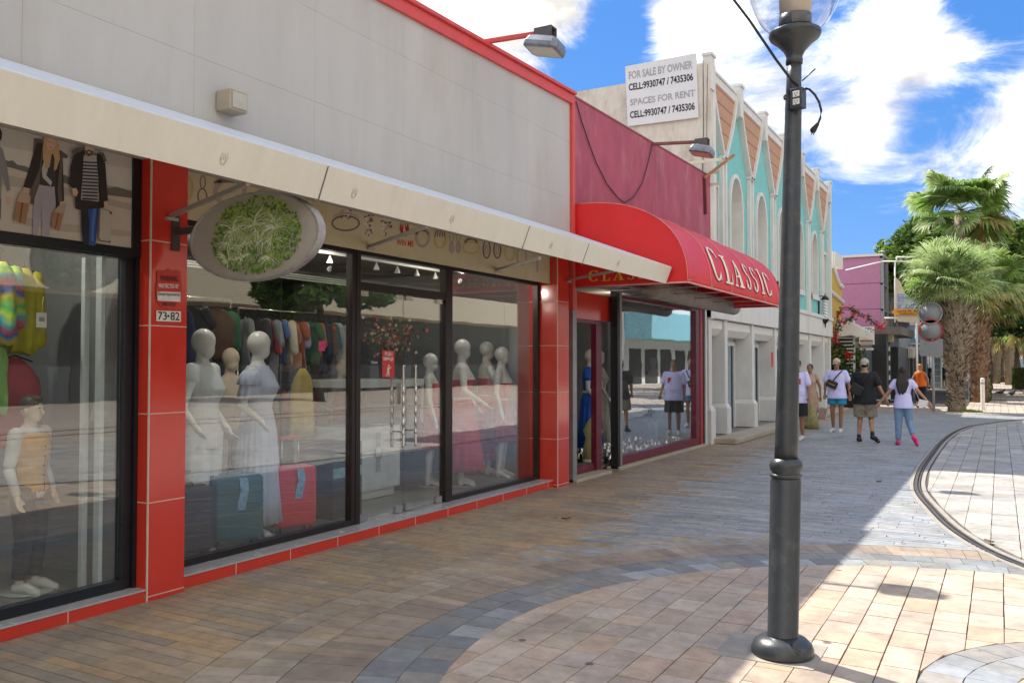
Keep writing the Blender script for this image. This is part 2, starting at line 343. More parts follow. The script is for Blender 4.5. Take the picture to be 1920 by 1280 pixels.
C1 = Vector((.25, 4.9)); C2 = Vector((.9, 5.0))
RAILP = [(6.3, 1.7), (4.3, 3.5), (2.65, 5.15), (1.25, 6.75), (.149, 8.291), (-.363, 9.546), (-.72, 11.144), (-.98, 12.742), (-1.10, 15.0), (-1.12, 18.0), (-1.10, 21.0), (-.98, 23.9), (-.72, 26.2), (-.15, 28.3), (.608, 30.3), (1.6, 32.2), (3.2, 34.2)]
def rail_x(y):
    for (x0, y0), (x1, y1) in zip(RAILP, RAILP[1:]):
        if y0 <= y <= y1: return x0 + (x1 - x0) * (y - y0) / (y1 - y0)
    return 99
RAILS = []
for i in range(len(RAILP) - 1):
    p0, p1, p2, p3 = [Vector(RAILP[min(max(i + k, 0), len(RAILP) - 1)]) for k in (-1, 0, 1, 2)]
    for k in range(6):
        t = k / 6; RAILS.append(.5 * ((2 * p1) + (p2 - p0) * t + (2 * p0 - 5 * p1 + 4 * p2 - p3) * t * t + (3 * p1 - p0 - 3 * p2 + p3) * t ** 3))
def clip(poly, n, d):
    """keep the side where dot(p,n) <= d"""
    out = []
    for i in range(len(poly)):
        a, b = poly[i], poly[(i + 1) % len(poly)]; da, db = a.dot(n) - d, b.dot(n) - d
        if da <= 0: out.append(a)
        if (da < 0) != (db < 0) and abs(da - db) > 1e-9: out.append(a + (b - a) * (da / (da - db)))
    return out
pv = MB(); pv.c = []
def jit(c, a=.09, h=.03):
    k = 1 + random.uniform(-a, a); return (c[0] * k * (1 + random.uniform(-h, h)), c[1] * k, c[2] * k * (1 + random.uniform(-h, h)), 1)
def paver(poly, c):
    if len(poly) < 3: return
    cen = sum(poly, Vector((0, 0))) / len(poly)
    P = []; hx = max(abs(p.x - cen.x) for p in poly); hy = max(abs(p.y - cen.y) for p in poly); g = random.uniform(.002, .0052)
    if hx < .012 or hy < .012: return
    for p in poly: P.append(Vector((cen.x + (p.x - cen.x) * (1 - g / hx), cen.y + (p.y - cen.y) * (1 - g / hy))))
    n = len(P); z = random.uniform(-.0012, .0008)
    top = [(p.x, p.y, z) for p in P]; low = [(p.x, p.y, -.02) for p in P]
    pv.add(top + low, [tuple(range(n))] + [(k, n + k, n + (k + 1) % n, (k + 1) % n) for k in range(n)])
    pv.c.extend([c] * (2 * n))
def circ(poly, C, r, keep_out):
    """clip a paver against a circle by the tangent at its nearest side"""
    ds = [(p - C).length for p in poly]
    if keep_out:
        if max(ds) <= r: return []
        if min(ds) >= r: return poly
    else:
        if min(ds) >= r: return []
        if max(ds) <= r: return poly
    cen = sum(poly, Vector((0, 0))) / len(poly); n = (cen - C).normalized()
    return clip(poly, -n, -(C.dot(n) + r)) if keep_out else clip(poly, n, C.dot(n) + r)
BROWN = [(.38, .30, .205), (.36, .29, .205), (.39, .30, .20), (.33, .275, .21), (.42, .30, .18), (.37, .295, .22), (.31, .27, .22)]
GREY = [(.31, .325, .335), (.335, .345, .35), (.285, .30, .31), (.36, .355, .34), (.315, .325, .33)]
BEIGE = [(.50, .385, .29), (.47, .37, .285), (.53, .42, .32), (.51, .37, .265), (.47, .38, .30), (.54, .44, .34), (.52, .385, .28)]
SLATE = [(.23, .235, .235), (.26, .255, .245), (.215, .22, .225), (.28, .265, .235)]
PALE = [(.44, .405, .355), (.40, .37, .33), (.48, .43, .37), (.42, .40, .37)]
R_IN, R_OUT, R_SOL = 3.03, 3.48, 3.87
def gx(y): return -3.45 - .045 * (y - 7) if y > 6.2 else -2.2 - (6.2 - y) * 1.5  # edge between brown and grey planks
# planks that run away from the shop fronts, outside the circle
def plank_rows():
    y = 0.0
    while y < 33:
        h = random.choice([.085, .095, .095, .105])
        x = -5.6 - random.uniform(0, .4)
        lim = min(rail_x(y) - .11, XE)
        while x < lim:
            wl = random.uniform(.35, .78); c = Vector((x + wl / 2, y + h / 2))
            grey = c.x > gx(c.y) and c.y > 6.2
            inner = (c - C1).length
            poly = [Vector((x, y)), Vector((min(x + wl, lim), y)), Vector((min(x + wl, lim), y + h)), Vector((x, y + h))]
            ro = R_SOL if c.y > 6.0 or c.x > C1.x - 1.5 else 4.35
            poly = circ(poly, C1, ro, True)
            if grey: k = jit(random.choice(GREY), .09)
            else:
                k = jit(random.choice(BROWN), .07, .02)
                q = (c.y - 9) / 14
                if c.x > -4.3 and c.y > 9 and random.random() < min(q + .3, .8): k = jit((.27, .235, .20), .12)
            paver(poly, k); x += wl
        y += h
plank_rows()
def ring(C, r0, r1, n, cols, a0=0, a1=360, off=0):
    for i in range(n):
        t0 = R(a0 + (a1 - a0) * (i + off) / n); t1 = R(a0 + (a1 - a0) * (i + 1 + off) / n)
        q = [C + Vector((math.cos(t), math.sin(t))) * r for r, t in ((r0, t0), (r1, t0), (r1, t1), (r0, t1))]
        if max(p.x for p in q) > XE or min(p.x for p in q) < -5.6 or min(p.y for p in q) < 0: continue
        c = (q[0] + q[2]) / 2
        if c.x > rail_x(c.y) - .12: continue
        paver(q, jit(random.choice(cols), .13))
ring(C1, R_IN, (R_IN + R_OUT) / 2, 92, SLATE + GREY[:2]); ring(C1, (R_IN + R_OUT) / 2, R_OUT, 92, SLATE, off=.4)
ring(C1, R_OUT, R_SOL, 190, [(.36,.28,.21),(.33,.26,.20),(.39,.30,.22),(.31,.25,.20)])
for k in range(2):
    r0 = R_SOL + k * .24; ring(C1, r0, r0 + .24, 70, [BROWN[0], BROWN[5], (.38, .32, .25), (.40, .33, .26)], 120, 245, off=.3 * k)
# the circle's own slabs
x = -3.2
while x < XE:
    y = 0.0 + random.uniform(0, .2)
    while y < 9:
        h = random.uniform(.22, .40)
        poly = [Vector((x, y)), Vector((x + .2, y)), Vector((x + .2, y + h)), Vector((x, y + h))]
        poly = circ(poly, C1, R_IN, False) if poly else poly
        if poly: poly = circ(poly, C2, 1.3, True)
        if poly and sum(p.x for p in poly) / len(poly) > rail_x(sum(p.y for p in poly) / len(poly)) - .14: poly = []
        if poly and len(poly) > 2: paver(poly, jit(random.choice(BEIGE), .08))
        y += h
    x += .2
ring(C2, 1.1, 1.3, 40, [(.3, .28, .25), (.34, .31, .28), GREY[0]]); ring(C2, .88, 1.1, 34, GREY + PALE[:1]); ring(C2, .6, .88, 26, BEIGE); ring(C2, .05, .6, 14, BEIGE)
# slabs between the tracks, to the right of the rail
x = -1.3
while x < XE:
    y = 1.8
    while y < 33:
        h = random.uniform(.3, .46)
        poly = [Vector((x, y)), Vector((x + .24, y)), Vector((x + .24, y + h)), Vector((x, y + h))]
        ym = y + h / 2; xr = rail_x(ym) + .12 if ym < 34 else 99; sl_ = (rail_x(ym + .2) - rail_x(ym - .2)) / .4 if 2.2 < ym < 33.5 else -1.1
        nn = Vector((-1, sl_)).normalized(); pt = Vector((xr, ym)); poly = clip(poly, nn, nn.dot(pt))
        if len(poly) > 2: paver(poly, jit(random.choice(PALE), .12))
        y += h
    x += .24
tag(pv.build('paving', M_paver, fix=False), kind='structure')
# rail with its border strip
def ribbon(path, o0, o1, z0, z1, name, m, top=True):
    mb = MB(); n = len(path)
    L_ = []; R_ = []
    for i, p in enumerate(path):
        d = (path[min(i + 1, n - 1)] - path[max(i - 1, 0)]).normalized(); nn = Vector((d.y, -d.x))
        L_.append(p + nn * o0); R_.append(p + nn * o1)
    rings = [[(a.x, a.y, z0), (b.x, b.y, z0), (b.x, b.y, z1), (a.x, a.y, z1)] for a, b in zip(L_, R_)]
    mb.loft(rings, sm=False); return mb.build(name, m)
tag(ribbon(RAILS, -.10, -.05, -.02, .003, 'track_border', M_granite), kind='structure'); tag(ribbon(RAILS, .05, .10, -.02, .003, 'track_border', M_granite), kind='structure')
mbx = ribbon(RAILS, -.035, .0, -.02, .006, 'tram_rail', M_rail); tag(mbx, 'curved grooved steel tram rail set in the paving beside the lamp post', 'tram rail')
g2 = ribbon(RAILS, .018, .035, -.02, .006, 'rail_lip', M_rail); g2.parent = mbx
for xx, lab in ((1.15, 'left straight rail of the far track leading down the avenue'), (2.59, 'right straight rail of the far track leading down the avenue')):
    mb = MB(); mb.box(xx - .035, 36, -.01, xx, 260, .008); mb.box(xx + .02, 36, -.01, xx + .04, 260, .008); tag(mb.build('tram_rail', M_rail), lab, 'tram rail')
for xx, lab in ((8.2, 'nearer straight rail on the open side of the street'), (9.65, 'farther straight rail on the open side of the street')):
    mb = MB(); mb.box(xx - .05, -40, -.01, xx + .02, 33, .008); mb.box(xx + .05, -40, -.01, xx + .08, 33, .008); tag(mb.build('tram_rail', M_rail), lab, 'tram rail')
# cross street beyond the white building, its shade painted in as a dark tone
mb = MB(); mb.quad((-30, 40.5, .006), (-1.55, 40.5, .006), (-1.55, 58, .006), (-30, 58, .006)); tag(mb.build('side_street', M_shadedroad), kind='structure')
mb = MB()
for yy in (46, 49.5, 53, 60, 66, 74, 84): mb.quad((-1.2, yy, .012), (9, yy, .012), (9, yy + .8, .012), (-1.2, yy + .8, .012))
tag(mb.build('tree_shade_bands', M_shadedroad), kind='structure')  # tree shadows across the far road, painted as dark strips
mb = MB(); mb.box(-5.25, 17.75, 0.0, -4.72, 32.6, .13); ok = mb.build('kerb', M_conc, bevel=.03); tag(ok, kind='structure')
mb = MB(); mb.box(-60, 37.9, .0, -4.3, 40.3, .06); mb.box(-60, 58.2, 0, -2.2, 140, .10); tag(mb.build('pavement', M_conc, bevel=.02), kind='structure')
mb = MB(); mb.quad((-1.9, 4.85, .0035), (-.75, 4.85, .0035), (-.75, 5.45, .0035), (-1.9, 5.45, .0035))
tag(MB().box(-1.45, 4.90, -.01, -.90, 5.36, .004).build('footing_slab', mat('footing_stone', (.36, .32, .27), .8, var=.2, bump=.3)), kind='structure')
# ================= the red and cream shop =================
B1 = thing('shop_building', 'shop with cream panelled upper wall, red tiled pillars and wide display windows', 'shop', (-5.3, 5, 0))
zt = lambda y: 5.27 + (y - 6.9) * .031
mb = MB()
ys = [-8] + [-.8 + i * 1.3 for i in range(9)] + [10.86]
rows = [3.12, 3.95, 4.75, 5.5]
def wallquad(mb, y0, y1, z0, z1, X=-5.2):
    z0a, z0b = z0, z0; z1a, z1b = min(z1, zt(y0) - .1), min(z1, zt(y1) - .1)
    v = [(X - .05, y0, z0a), (X, y0, z0a), (X, y1, z0b), (X - .05, y1, z0b), (X - .05, y0, z1a), (X, y0, z1a), (X, y1, z1b), (X - .05, y1, z1b)]
    mb.add(v, [(0, 1, 2, 3), (4, 5, 6, 7), (0, 1, 5, 4), (1, 2, 6, 5), (2, 3, 7, 6), (3, 0, 4, 7)])
for a, b in zip(ys, ys[1:]):
    for c, d in zip(rows, rows[1:]): wallquad(mb, a + .0008, b - .0008, c + .0008, d - .0008)
mb.build('upper_wall', M_panel, B1)
MB().box(-5.6, -8, 3.1, -5.256, 10.86, 5.1).build('wall_core', mat('groove_dark', (.40, .375, .34), .8), B1)
mb = MB()
def trim(y0, y1, zl, zh, x0, x1):
    v = [(x, y, zt(y) + z) for z in (zl, zh) for y in (y0, y1) for x in (x0, x1)]
    mb.add(v, [(0, 2, 3, 1), (4, 5, 7, 6), (0, 1, 5, 4), (2, 6, 7, 3), (0, 4, 6, 2), (1, 3, 7, 5)])
trim(-8, 10.95, -.1, .03, -5.5, -5.16); trim(-8, 10.95, .033, .075, -5.5, -5.125)
mb.box(-5.5, 10.865, 2.4, -5.155, 10.95, zt(10.9) - .1)
mb.build('parapet_trim', M_redpaint, B1, bevel=.006)
MB().box(-16, -8, 4.7, -5.61, 10.9, 4.9).build('roof', M_conc, B1)
mb = MB(); mb.box(-16, -8.2, 0, -5.5, -8, 5); mb.box(-16.2, -8.2, 0, -16, 10.9, 5); mb.box(-16, 10.82, 0, -5.6, 10.94, 5); mb.box(-5.6, -8, 0, -5.3, -1.2, 3.1)
mb.build('side_wall', M_inwall, B1)
# pillars of glazed tile
def pillar(y0, y1, x0, zs, lab):
    mb = MB(); mb.box(x0, y0, 0, -5.19, y1, 3.1)
    for z in zs:
        mb.box(x0, y0 - .0015, z, -5.1885, y1 + .0015, z + .007, 1)
    mb.box(-5.197, y0 - .003, .0, -5.187, y0 + .007, 3.1, 1)
    return mb.build('pillar', [M_redtile, M_grout], B1, label=lab)
pillar(4.03, 4.345, -5.34, [.03, .68, 1.30, 1.92, 2.52], 'glazed red tile pillar with house number')
pillar(10.45, 10.80, -5.62, [.03, .64, 1.27, 1.9, 2.5], 'glazed red tile pillar at the far end')
def step(y0, y1, x0, x1, zh, lab):
    mb = MB(); mb.box(x0, y0, 0, x1, y1, zh - .012); mb.box(x0, y0, zh - .0118, x1 + .008, y1, zh, 1)
    y = y0 + .55
    while y < y1: mb.box(x1 - .01, y, .002, x1 + .0015, y + .006, zh - .012, 2); y += .6
    mb.build('step', [M_redtile, M_sill, M_grout], B1, label=lab)
step(-1.3, 4.026, -5.45, -5.20, .09, None); step(4.35, 10.445, -5.60, -5.26, .10, None)
MB().box(-12, -1.2, .02, -5.61, 10.4, .085).build('shop_floor', M_infloor, B1)
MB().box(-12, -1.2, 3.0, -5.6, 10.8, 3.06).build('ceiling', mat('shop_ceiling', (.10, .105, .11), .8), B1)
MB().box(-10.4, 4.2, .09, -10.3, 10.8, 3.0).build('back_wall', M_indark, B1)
mb = MB(); mb.box(-7.6, 4.1, .09, -5.62, 4.18, 3.0); mb.box(-7.7, -1.2, .09, -7.6, 4.1, 3.0); mb.build('partition_wall', M_inwall, B1)
# windows: frame > pane
def window(y0, y1, z0, z1, X, fm, t=.05, mull=(), lab=None, w2=None):
    mb = MB(); w2 = w2 or t
    mb.box(X - .04, y0, z0, X + .04, y1, z0 + t); mb.box(X - .04, y0, z1 - t, X + .04, y1, z1)
    mb.box(X - .0395, y0, z0 + t, X + .0395, y0 + w2, z1 - t); mb.box(X - .0395, y1 - w2, z0 + t, X + .0395, y1, z1 - t)
    f = mb.build('window', fm, B1, bevel=.003, label=lab)
    ys = [y0 + w2] + list(mull) + [y1 - w2]
    for a, b in zip(ys, ys[1:]):
        MB().box(X - .004, a + .003, z0 + t, X + .004, b - .003, z1 - t).build('pane', M_glass, f)
    return f
window(-1.2, 3.995, .09, 2.46, -5.36, M_blkframe, .07, (1.5,), 'black framed display window under the travel poster', .07)
window(4.30, 6.585, .10, 2.78, -5.5, M_dkframe, .055, (5.62,), 'dark framed display window with two mannequins and suitcases')
window(8.24, 10.445, .10, 2.78, -5.5, M_dkframe, .055, (9.55,), 'dark framed display window with mannequins in red')
mb = MB(); mb.box(-5.545, 6.588, .1, -5.455, 6.655, 2.78); mb.box(-5.545, 8.15, .1, -5.455, 8.237, 2.78); mb.box(-5.54, 6.657, 2.38, -5.46, 8.148, 2.46); mb.box(-5.54, 6.657, 2.73, -5.46, 8.148, 2.78)
df = mb.build('door_frame', M_dkframe, B1, bevel=.003); MB().box(-5.504, 6.66, 2.462, -5.496, 8.146, 2.728).build('transom_pane', M_glass, df)
M_handle = mat('twisted_handle', (.62, .60, .57), .2, metal=1)
for i, (a, b) in enumerate(((6.665, 7.40), (7.41, 8.14))):
    d = MB().box(-5.506, a, .125, -5.494, b, 2.372).build('door', M_glass, B1)
    mb = MB()
    for yy in (a + .02, b - .14): mb.box(-5.52, yy, .108, -5.48, yy + .12, .18); mb.box(-5.52, yy, 2.33, -5.48, yy + .12, 2.378)
    mb.build('patch_fitting', M_steel, d)
    yh = 7.31 if i == 0 else 7.53
    for sx in (-1, 1):
        X = -5.5 + sx * .075; mb = MB()
        mb.tube([(X, yh, .78 + k * .01) for k in range(88)], [.013 + (.004 * math.sin(k * .55) if 14 < k < 66 else 0) - (.006 if k in (0, 87) else 0) for k in range(88)], 8)
        for zz in (.95, 1.50): mb.tube([(-5.5, yh, zz), (X, yh, zz)], .008, 6)
        mb.build('handle', M_handle, d)
    if i == 0:
        MB().box(-5.53, 7.33, 1.23, -5.47, 7.395, 1.45).build('lock', M_steel, d)
mb = MB(); mb.box(-5.30, 3.998, .09, -5.36 + .02, 4.028, 3.1); mb.build('jamb', M_blkframe, B1)
mb = MB(); mb.box(-5.6, 4.35, 2.785, -5.42, 10.445, 2.86); mb.box(-5.6, 4.35, 2.861, -5.32, 10.445, 3.1); mb.build('header', M_cream, B1)
mb = MB(); mb.box(-5.41, -1.2, 2.46, -5.345, 4.0, 3.12); mb.build('header', M_dkframe, B1)
# black frame round the poster
mb = MB(); mb.box(-5.345, -1.2, 2.40, -5.285, 4.026, 2.463); mb.box(-5.345, 3.955, 2.4635, -5.285, 4.026, 3.1); mb.build('poster_frame', M_blkframe, B1, bevel=.003)
# ---------- awning ----------
AW = thing('awning', 'long cream metal awning running over the shop windows and past the far pillar', 'awning', (-4.6, 5, 3))
segs = [-1.5, 1.6, 4.24, 6.98, 8.3, 10.93]
for i, (a, b) in enumerate(zip(segs, segs[1:])):
    mb = MB()
    yb = b - .005
    # tilted fascia and top sheet as folded plate
    P = [(-3.83, 2.716), (-3.745, 2.928), (-5.19, 3.47), (-5.19, 3.455), (-3.765, 2.905), (-3.845, 2.735), (-3.90, 2.742), (-3.90, 2.738)]
    ring = lambda y, s=0: [(x - s, y, z) for x, z in P]
    e = .05 if i == 4 else 0
    mb.loft([ring(a), ring(yb)], sm=False); mb.build('fascia_panel', M_fascia, AW, bevel=.004)
    mb = MB(); mb.add([(-5.185, a, 3.482), (-3.76, a, 2.938), (-3.76, yb, 2.938), (-5.185, yb, 3.482), (-5.185, a, 3.476), (-3.76, a, 2.932), (-3.76, yb, 2.932), (-5.185, yb, 3.476)], [(0, 1, 2, 3), (4, 5, 6, 7), (0, 1, 5, 4), (1, 2, 6, 5), (2, 3, 7, 6), (0, 3, 7, 4)])
    mb.build('top_sheet', M_flash, AW)
    if i < 4:
        mb = MB(); mb.bar((-3.836, yb + .0025, 2.698), (-3.748, yb + .0025, 2.922), .004, .012, up=(0, 1, 0)); mb.build('joint', mat('joint_dark', (.14, .13, .12), .6), AW)
for (ax0, px0_, X0_), tip in zip((((320, 405), 0, -5.19), ((693, 462), 0, -5.3), ((932, 505), 0, -5.3), ((1065, 525), 0, -5.19)), ((465, 344), (800, 425), (1012, 484), (1152, 508))):
    p_ = onX(*ax0, X0_); q_ = onX(*tip, -3.87); mb = MB(); mb.bar(p_, q_, .026, .03); mb.box(X0_, p_.y - .05, p_.z - .035, X0_ + .03, p_.y + .05, p_.z - .012); mb.build('strut', mat('strut_metal', (.40, .37, .32), .5, metal=.3), AW, bevel=.003)
M_faint = mat('faint_print', (.54, .46, .36), .6)
mb = MB()
for yy in (.5, 3.42, 4.55, 5.75, 7.5, 9.2):
    for rr in (.042, .035):
        pts = [(-3.79 + math.sin(t) * rr * .36, yy + math.cos(t) * rr * .62, 2.815 + math.sin(t) * rr) for t in [k * math.pi / 12 for k in range(25)]]
        mb.tube(pts, .0012, 4)
    mb.tube([(-3.797, yy - .014, 2.795), (-3.782, yy - .008, 2.835), (-3.796, yy, 2.80), (-3.782, yy + .008, 2.835), (-3.797, yy + .014, 2.795)], .0014, 4)
mb.build('faded_emblem', M_faint, AW)
# little vent box on the wall
vb = thing('vent_box', 'small beige box fixed on the panelled wall above the awning', 'box', (-5.13, 5.0, 3.62))
MB().box(-5.195, 4.60, 3.58, -5.04, 4.78, 3.74).build('housing', mat('beige_box', (.36, .31, .23), .7), vb, bevel=.01)
MB().box(-5.038, 4.62, 3.60, -5.03, 4.76, 3.72).build('cover', mat('beige_cover', (.45, .42, .36), .6), vb)
# ---------- travel poster ----------
PX = -5.30
PO = thing('travel_poster', 'advert picture of people walking on a beach with suitcases, above the left display window', 'poster', (PX, 2, 2.5))
def layer(X0):
    st = [0]
    def f(poly, c, mbd={}, up=1):
        st[0] += up
        return st[0]
    return f
_pl = {}
def flat(parent, X, polys, name):
    """polys: list of (colour name, rgb, [(px,py)...]) laid one on another on the plane X as printed layers"""
    mb = MB(); mats = []; idx = {}
    for k, (c, pts) in enumerate(polys):
        if c not in idx: idx[c] = len(mats); mats.append(mat('ink_%d_%d_%d' % tuple(int(v * 255) for v in c), c, .5, var=.06))
        x = X + .0006 * (k + 1); q = [onX(a, b, x) for a, b in pts]; mb.add(q, [tuple(range(len(q)))], idx[c])
    return mb.build(name, mats, parent, fix=False)
def ell(cx, cy, rx, ry, n=20, a0=0, a1=360, rot=0):
    return [(cx + rx * math.cos(R(a0 + (a1 - a0) * k / n)) * math.cos(rot) - ry * math.sin(R(a0 + (a1 - a0) * k / n)) * math.sin(rot), cy + rx * math.cos(R(a0 + (a1 - a0) * k / n)) * math.sin(rot) + ry * math.sin(R(a0 + (a1 - a0) * k / n)) * math.cos(rot)) for k in range(n)]
mb = MB(); mb.box(-5.345, -1.2, 2.464, PX, 3.954, 3.10); mb.build('backing', mat('poster_board', (.42, .38, .33), .45), PO)
def zx(pts, s=340 / 870, ox=0, oy=200): return [(ox + a * s, oy + b * s) for a, b in pts]
C_sand = (.56, .51, .44); C_coat = (.035, .028, .03); C_fur = (.13, .10, .09); C_skin = (.62, .40, .29); C_hair = (.52, .34, .17); C_jean = (.38, .35, .41); C_blue = (.03, .08, .30); C_tree = (.09, .085, .075); C_case = (.36, .20, .10); C_drk = (.025, .025, .035)
flat(PO, PX, [
    ((.50, .47, .44), zx([(-400, -60), (640, 190), (640, 410), (-400, 100)])), ((.58, .56, .52), zx([(-400, 120), (640, 300), (640, 400), (-400, 200)])),
    (C_sand, zx([(-400, 170), (0, 265), (640, 418), (640, 690), (0, 612), (-400, 560)])), ((.44, .39, .32), zx([(-400, 250), (200, 360), (640, 470), (640, 500), (200, 400), (-400, 330)])), ((.46, .40, .33), zx([(60, 520), (300, 560), (640, 600), (640, 625), (300, 600), (60, 560)])),
    ((.16, .15, .13), zx([(-400, 130), (-200, 150), (40, 262), (60, 258), (85, 280), (120, 285), (150, 300), (310, 328), (345, 345), (520, 390), (560, 385), (640, 408), (640, 440), (520, 425), (300, 365), (40, 290), (-400, 190)])),
    # figure at the left edge
    ((.24, .24, .25), zx([(-60, 190), (-10, 180), (14, 205), (35, 290), (50, 400), (34, 408), (10, 330), (0, 540), (-60, 540)])), (C_skin, zx([(34, 432), (48, 432), (54, 455), (44, 470), (32, 466)])), (C_drk, zx(ell(-22, 135, 32, 44))), ((.10, .13, .22), zx([(-60, 480), (6, 440), (4, 540), (-60, 560)])),
    # woman
    (C_fur, zx([(165, 152), (200, 156), (215, 200), (205, 300), (185, 400), (160, 470), (130, 462), (150, 380), (158, 250)])), (C_coat, zx([(178, 170), (205, 180), (190, 300), (150, 395), (112, 385), (140, 300), (162, 220)])),
    (C_coat, zx([(270, 200), (300, 215), (304, 330), (308, 452), (282, 470), (268, 490), (262, 380)])), (C_fur, zx([(292, 210), (326, 235), (322, 250), (300, 245), (296, 400), (300, 455), (284, 485), (276, 400)])),
    ((.05, .05, .055), zx([(205, 235), (262, 225), (268, 380), (240, 392), (190, 372)])), ((.48, .46, .45), zx([(212, 260), (230, 300), (222, 330), (250, 360), (244, 380), (205, 340), (200, 300)])),
    (C_jean, zx([(188, 376), (262, 385), (268, 470), (246, 500), (238, 560), (236, 634), (200, 630), (204, 560), (200, 500), (188, 560), (180, 628), (156, 626), (160, 520), (165, 440)])), ((.38, .35, .40), zx([(196, 400), (214, 405), (186, 520), (176, 600), (165, 590), (174, 490)])), ((.38, .35, .4), zx([(244, 410), (256, 410), (236, 520), (228, 610), (216, 600), (226, 500)])),
    (C_hair, zx([(214, 138), (240, 132), (274, 142), (284, 190), (288, 250), (272, 300), (258, 310), (262, 250), (250, 215), (238, 290), (222, 300), (206, 250), (205, 190)])), (C_skin, zx(ell(244, 175, 22, 34, 16, rot=.05))), (C_hair, zx([(214, 138), (240, 130), (270, 140), (262, 152), (240, 142), (224, 170), (216, 210), (210, 180)])),
    ((.2, .1, .08), zx([(232, 168), (240, 170), (240, 173), (232, 171)])), ((.2, .1, .08), zx([(250, 172), (258, 174), (258, 177), (250, 175)])), ((.42, .12, .1), zx([(238, 194), (250, 196), (246, 200), (239, 198)])),
    (C_skin, zx([(112, 388), (130, 392), (134, 430), (118, 440), (108, 420)])), (C_skin, zx([(288, 455), (304, 455), (308, 478), (296, 490), (286, 480)])),
    ((.48, .36, .28), zx([(92, 415), (128, 410), (148, 430), (142, 470), (120, 566), (66, 545), (72, 500)])), (C_case, zx([(80, 455), (140, 465), (122, 566), (66, 546)])), ((.16, .08, .05), zx([(104, 460), (112, 461), (98, 558), (92, 556)])),
    ((.44, .33, .26), zx([(272, 485), (300, 470), (316, 462), (312, 500), (284, 596), (246, 576), (256, 510)])), (C_case, zx([(258, 505), (304, 515), (284, 598), (246, 576)])), ((.16, .08, .05), zx([(278, 510), (284, 512), (268, 588), (262, 586)])),
    # man
    (C_drk, zx([(388, 480), (440, 480), (432, 560), (426, 664), (398, 660), (390, 560)])), (C_blue, zx([(420, 470), (476, 458), (466, 560), (458, 667), (426, 665), (430, 560)])), ((.08, .18, .46), zx([(446, 480), (466, 474), (452, 580), (448, 650), (438, 640), (440, 560)])),
    (C_coat, zx([(360, 215), (400, 198), (410, 240), (400, 330), (398, 440), (480, 455), (470, 330), (462, 230), (492, 222), (506, 280), (518, 450), (496, 486), (384, 495), (362, 490), (358, 400), (335, 380), (338, 290)])),
    ((.40, .40, .41), zx([(402, 232), (420, 240), (462, 232), (470, 330), (474, 456), (388, 446), (396, 340)])),
    ] + [(C_drk, zx([(392 + i * .3, 262 + i * 16), (469, 266 + i * 16), (470, 273 + i * 16), (392 + i * .3, 269 + i * 16)])) for i in range(12)] + [
    (C_fur, zx([(344, 215), (370, 200), (402, 200), (398, 212), (372, 222), (352, 236)])), (C_fur, zx([(470, 216), (498, 222), (512, 262), (500, 266), (488, 238)])),
    (C_skin, zx([(406, 178), (450, 182), (450, 215), (440, 240), (424, 246), (410, 228)])), (C_drk, zx([(400, 172), (454, 176), (454, 190), (404, 186)])), ((.14, .08, .06), zx([(410, 212), (428, 206), (448, 216), (442, 234), (424, 240), (412, 228)])), ((.6, .45, .4), zx([(420, 216), (436, 218), (434, 223), (422, 222)])),
    (C_skin, zx([(346, 392), (366, 390), (376, 412), (366, 432), (350, 426)])), (C_skin, zx([(498, 455), (514, 452), (520, 474), (510, 488), (500, 480)])),
    ((.48, .44, .39), zx([(480, 492), (536, 504), (530, 652), (474, 642)])), ((.20, .08, .05), zx([(474, 628), (484, 640), (520, 646), (531, 640), (530, 654), (474, 644)])), ((.20, .08, .05), zx([(524, 502), (538, 506), (536, 520), (527, 512)])), ((.25, .12, .08), zx([(478, 492), (482, 493), (476, 640), (472, 640)])),
], 'print')
# ---------- jewellery banner ----------
BX = -5.30
BN = thing('shop_banner', 'faded cream banner with printed jewellery and small red lettering under the awning', 'banner', (BX, 7, 2.8))
mb = MB(); mb.box(-5.318, 4.36, 2.74, BX, 10.44, 3.14); mb.build('board', mat('banner_cloth', (.52, .45, .29), .6, var=.08, stain=(.4, .28, .15), stain_amt=.5, sscale=3), BN)
def zb(x, y): return (340 + x * 700 / 1920, 320 + y * 240 / 658)
def arcline(cx, cy, rx, ry, w_, a0=0, a1=360, n=22):
    o = []; i_ = []
    for k in range(n + 1):
        t = R(a0 + (a1 - a0) * k / n); o.append(zb(cx + rx * math.cos(t), cy + ry * math.sin(t))); i_.append(zb(cx + (rx - w_) * math.cos(t), cy + (ry - w_) * math.sin(t)))
    return o, i_
def ringink(mb, X, cx, cy, rx, ry, w_, mi, **k):
    o, i_ = arcline(cx, cy, rx, ry, w_, **k)
    for a, b, c, d in zip(o, o[1:], i_[1:], i_): mb.add([onX(*p, X) for p in (a, b, c, d)], [(0, 1, 2, 3)], mi)
inks = [mat('ink_mauve', (.36, .27, .26), .6), mat('ink_brown', (.16, .10, .09), .6), mat('ink_gold', (.50, .36, .12), .6), mat('ink_red', (.50, .03, .03), .6), mat('ink_pale', (.60, .56, .50), .6)]
mb = MB(); X1 = BX + .001; X2 = BX + .002
ringink(mb, X1, 30, 90, 34, 60, 12, 2); ringink(mb, X1, 110, 60, 16, 36, 6, 1); ringink(mb, X1, 108, 130, 26, 40, 7, 1)
ringink(mb, X1, 250, 110, 88, 78, 26, 0); ringink(mb, X1, 240, 66, 74, 30, 26, 1, a0=180, a1=360); ringink(mb, X1, 440, 120, 60, 30, 12, 0)
ringink(mb, X1, 610, 170, 40, 60, 6, 0); ringink(mb, X1, 690, 170, 14, 60, 4, 2); ringink(mb, X1, 735, 200, 12, 70, 4, 2)
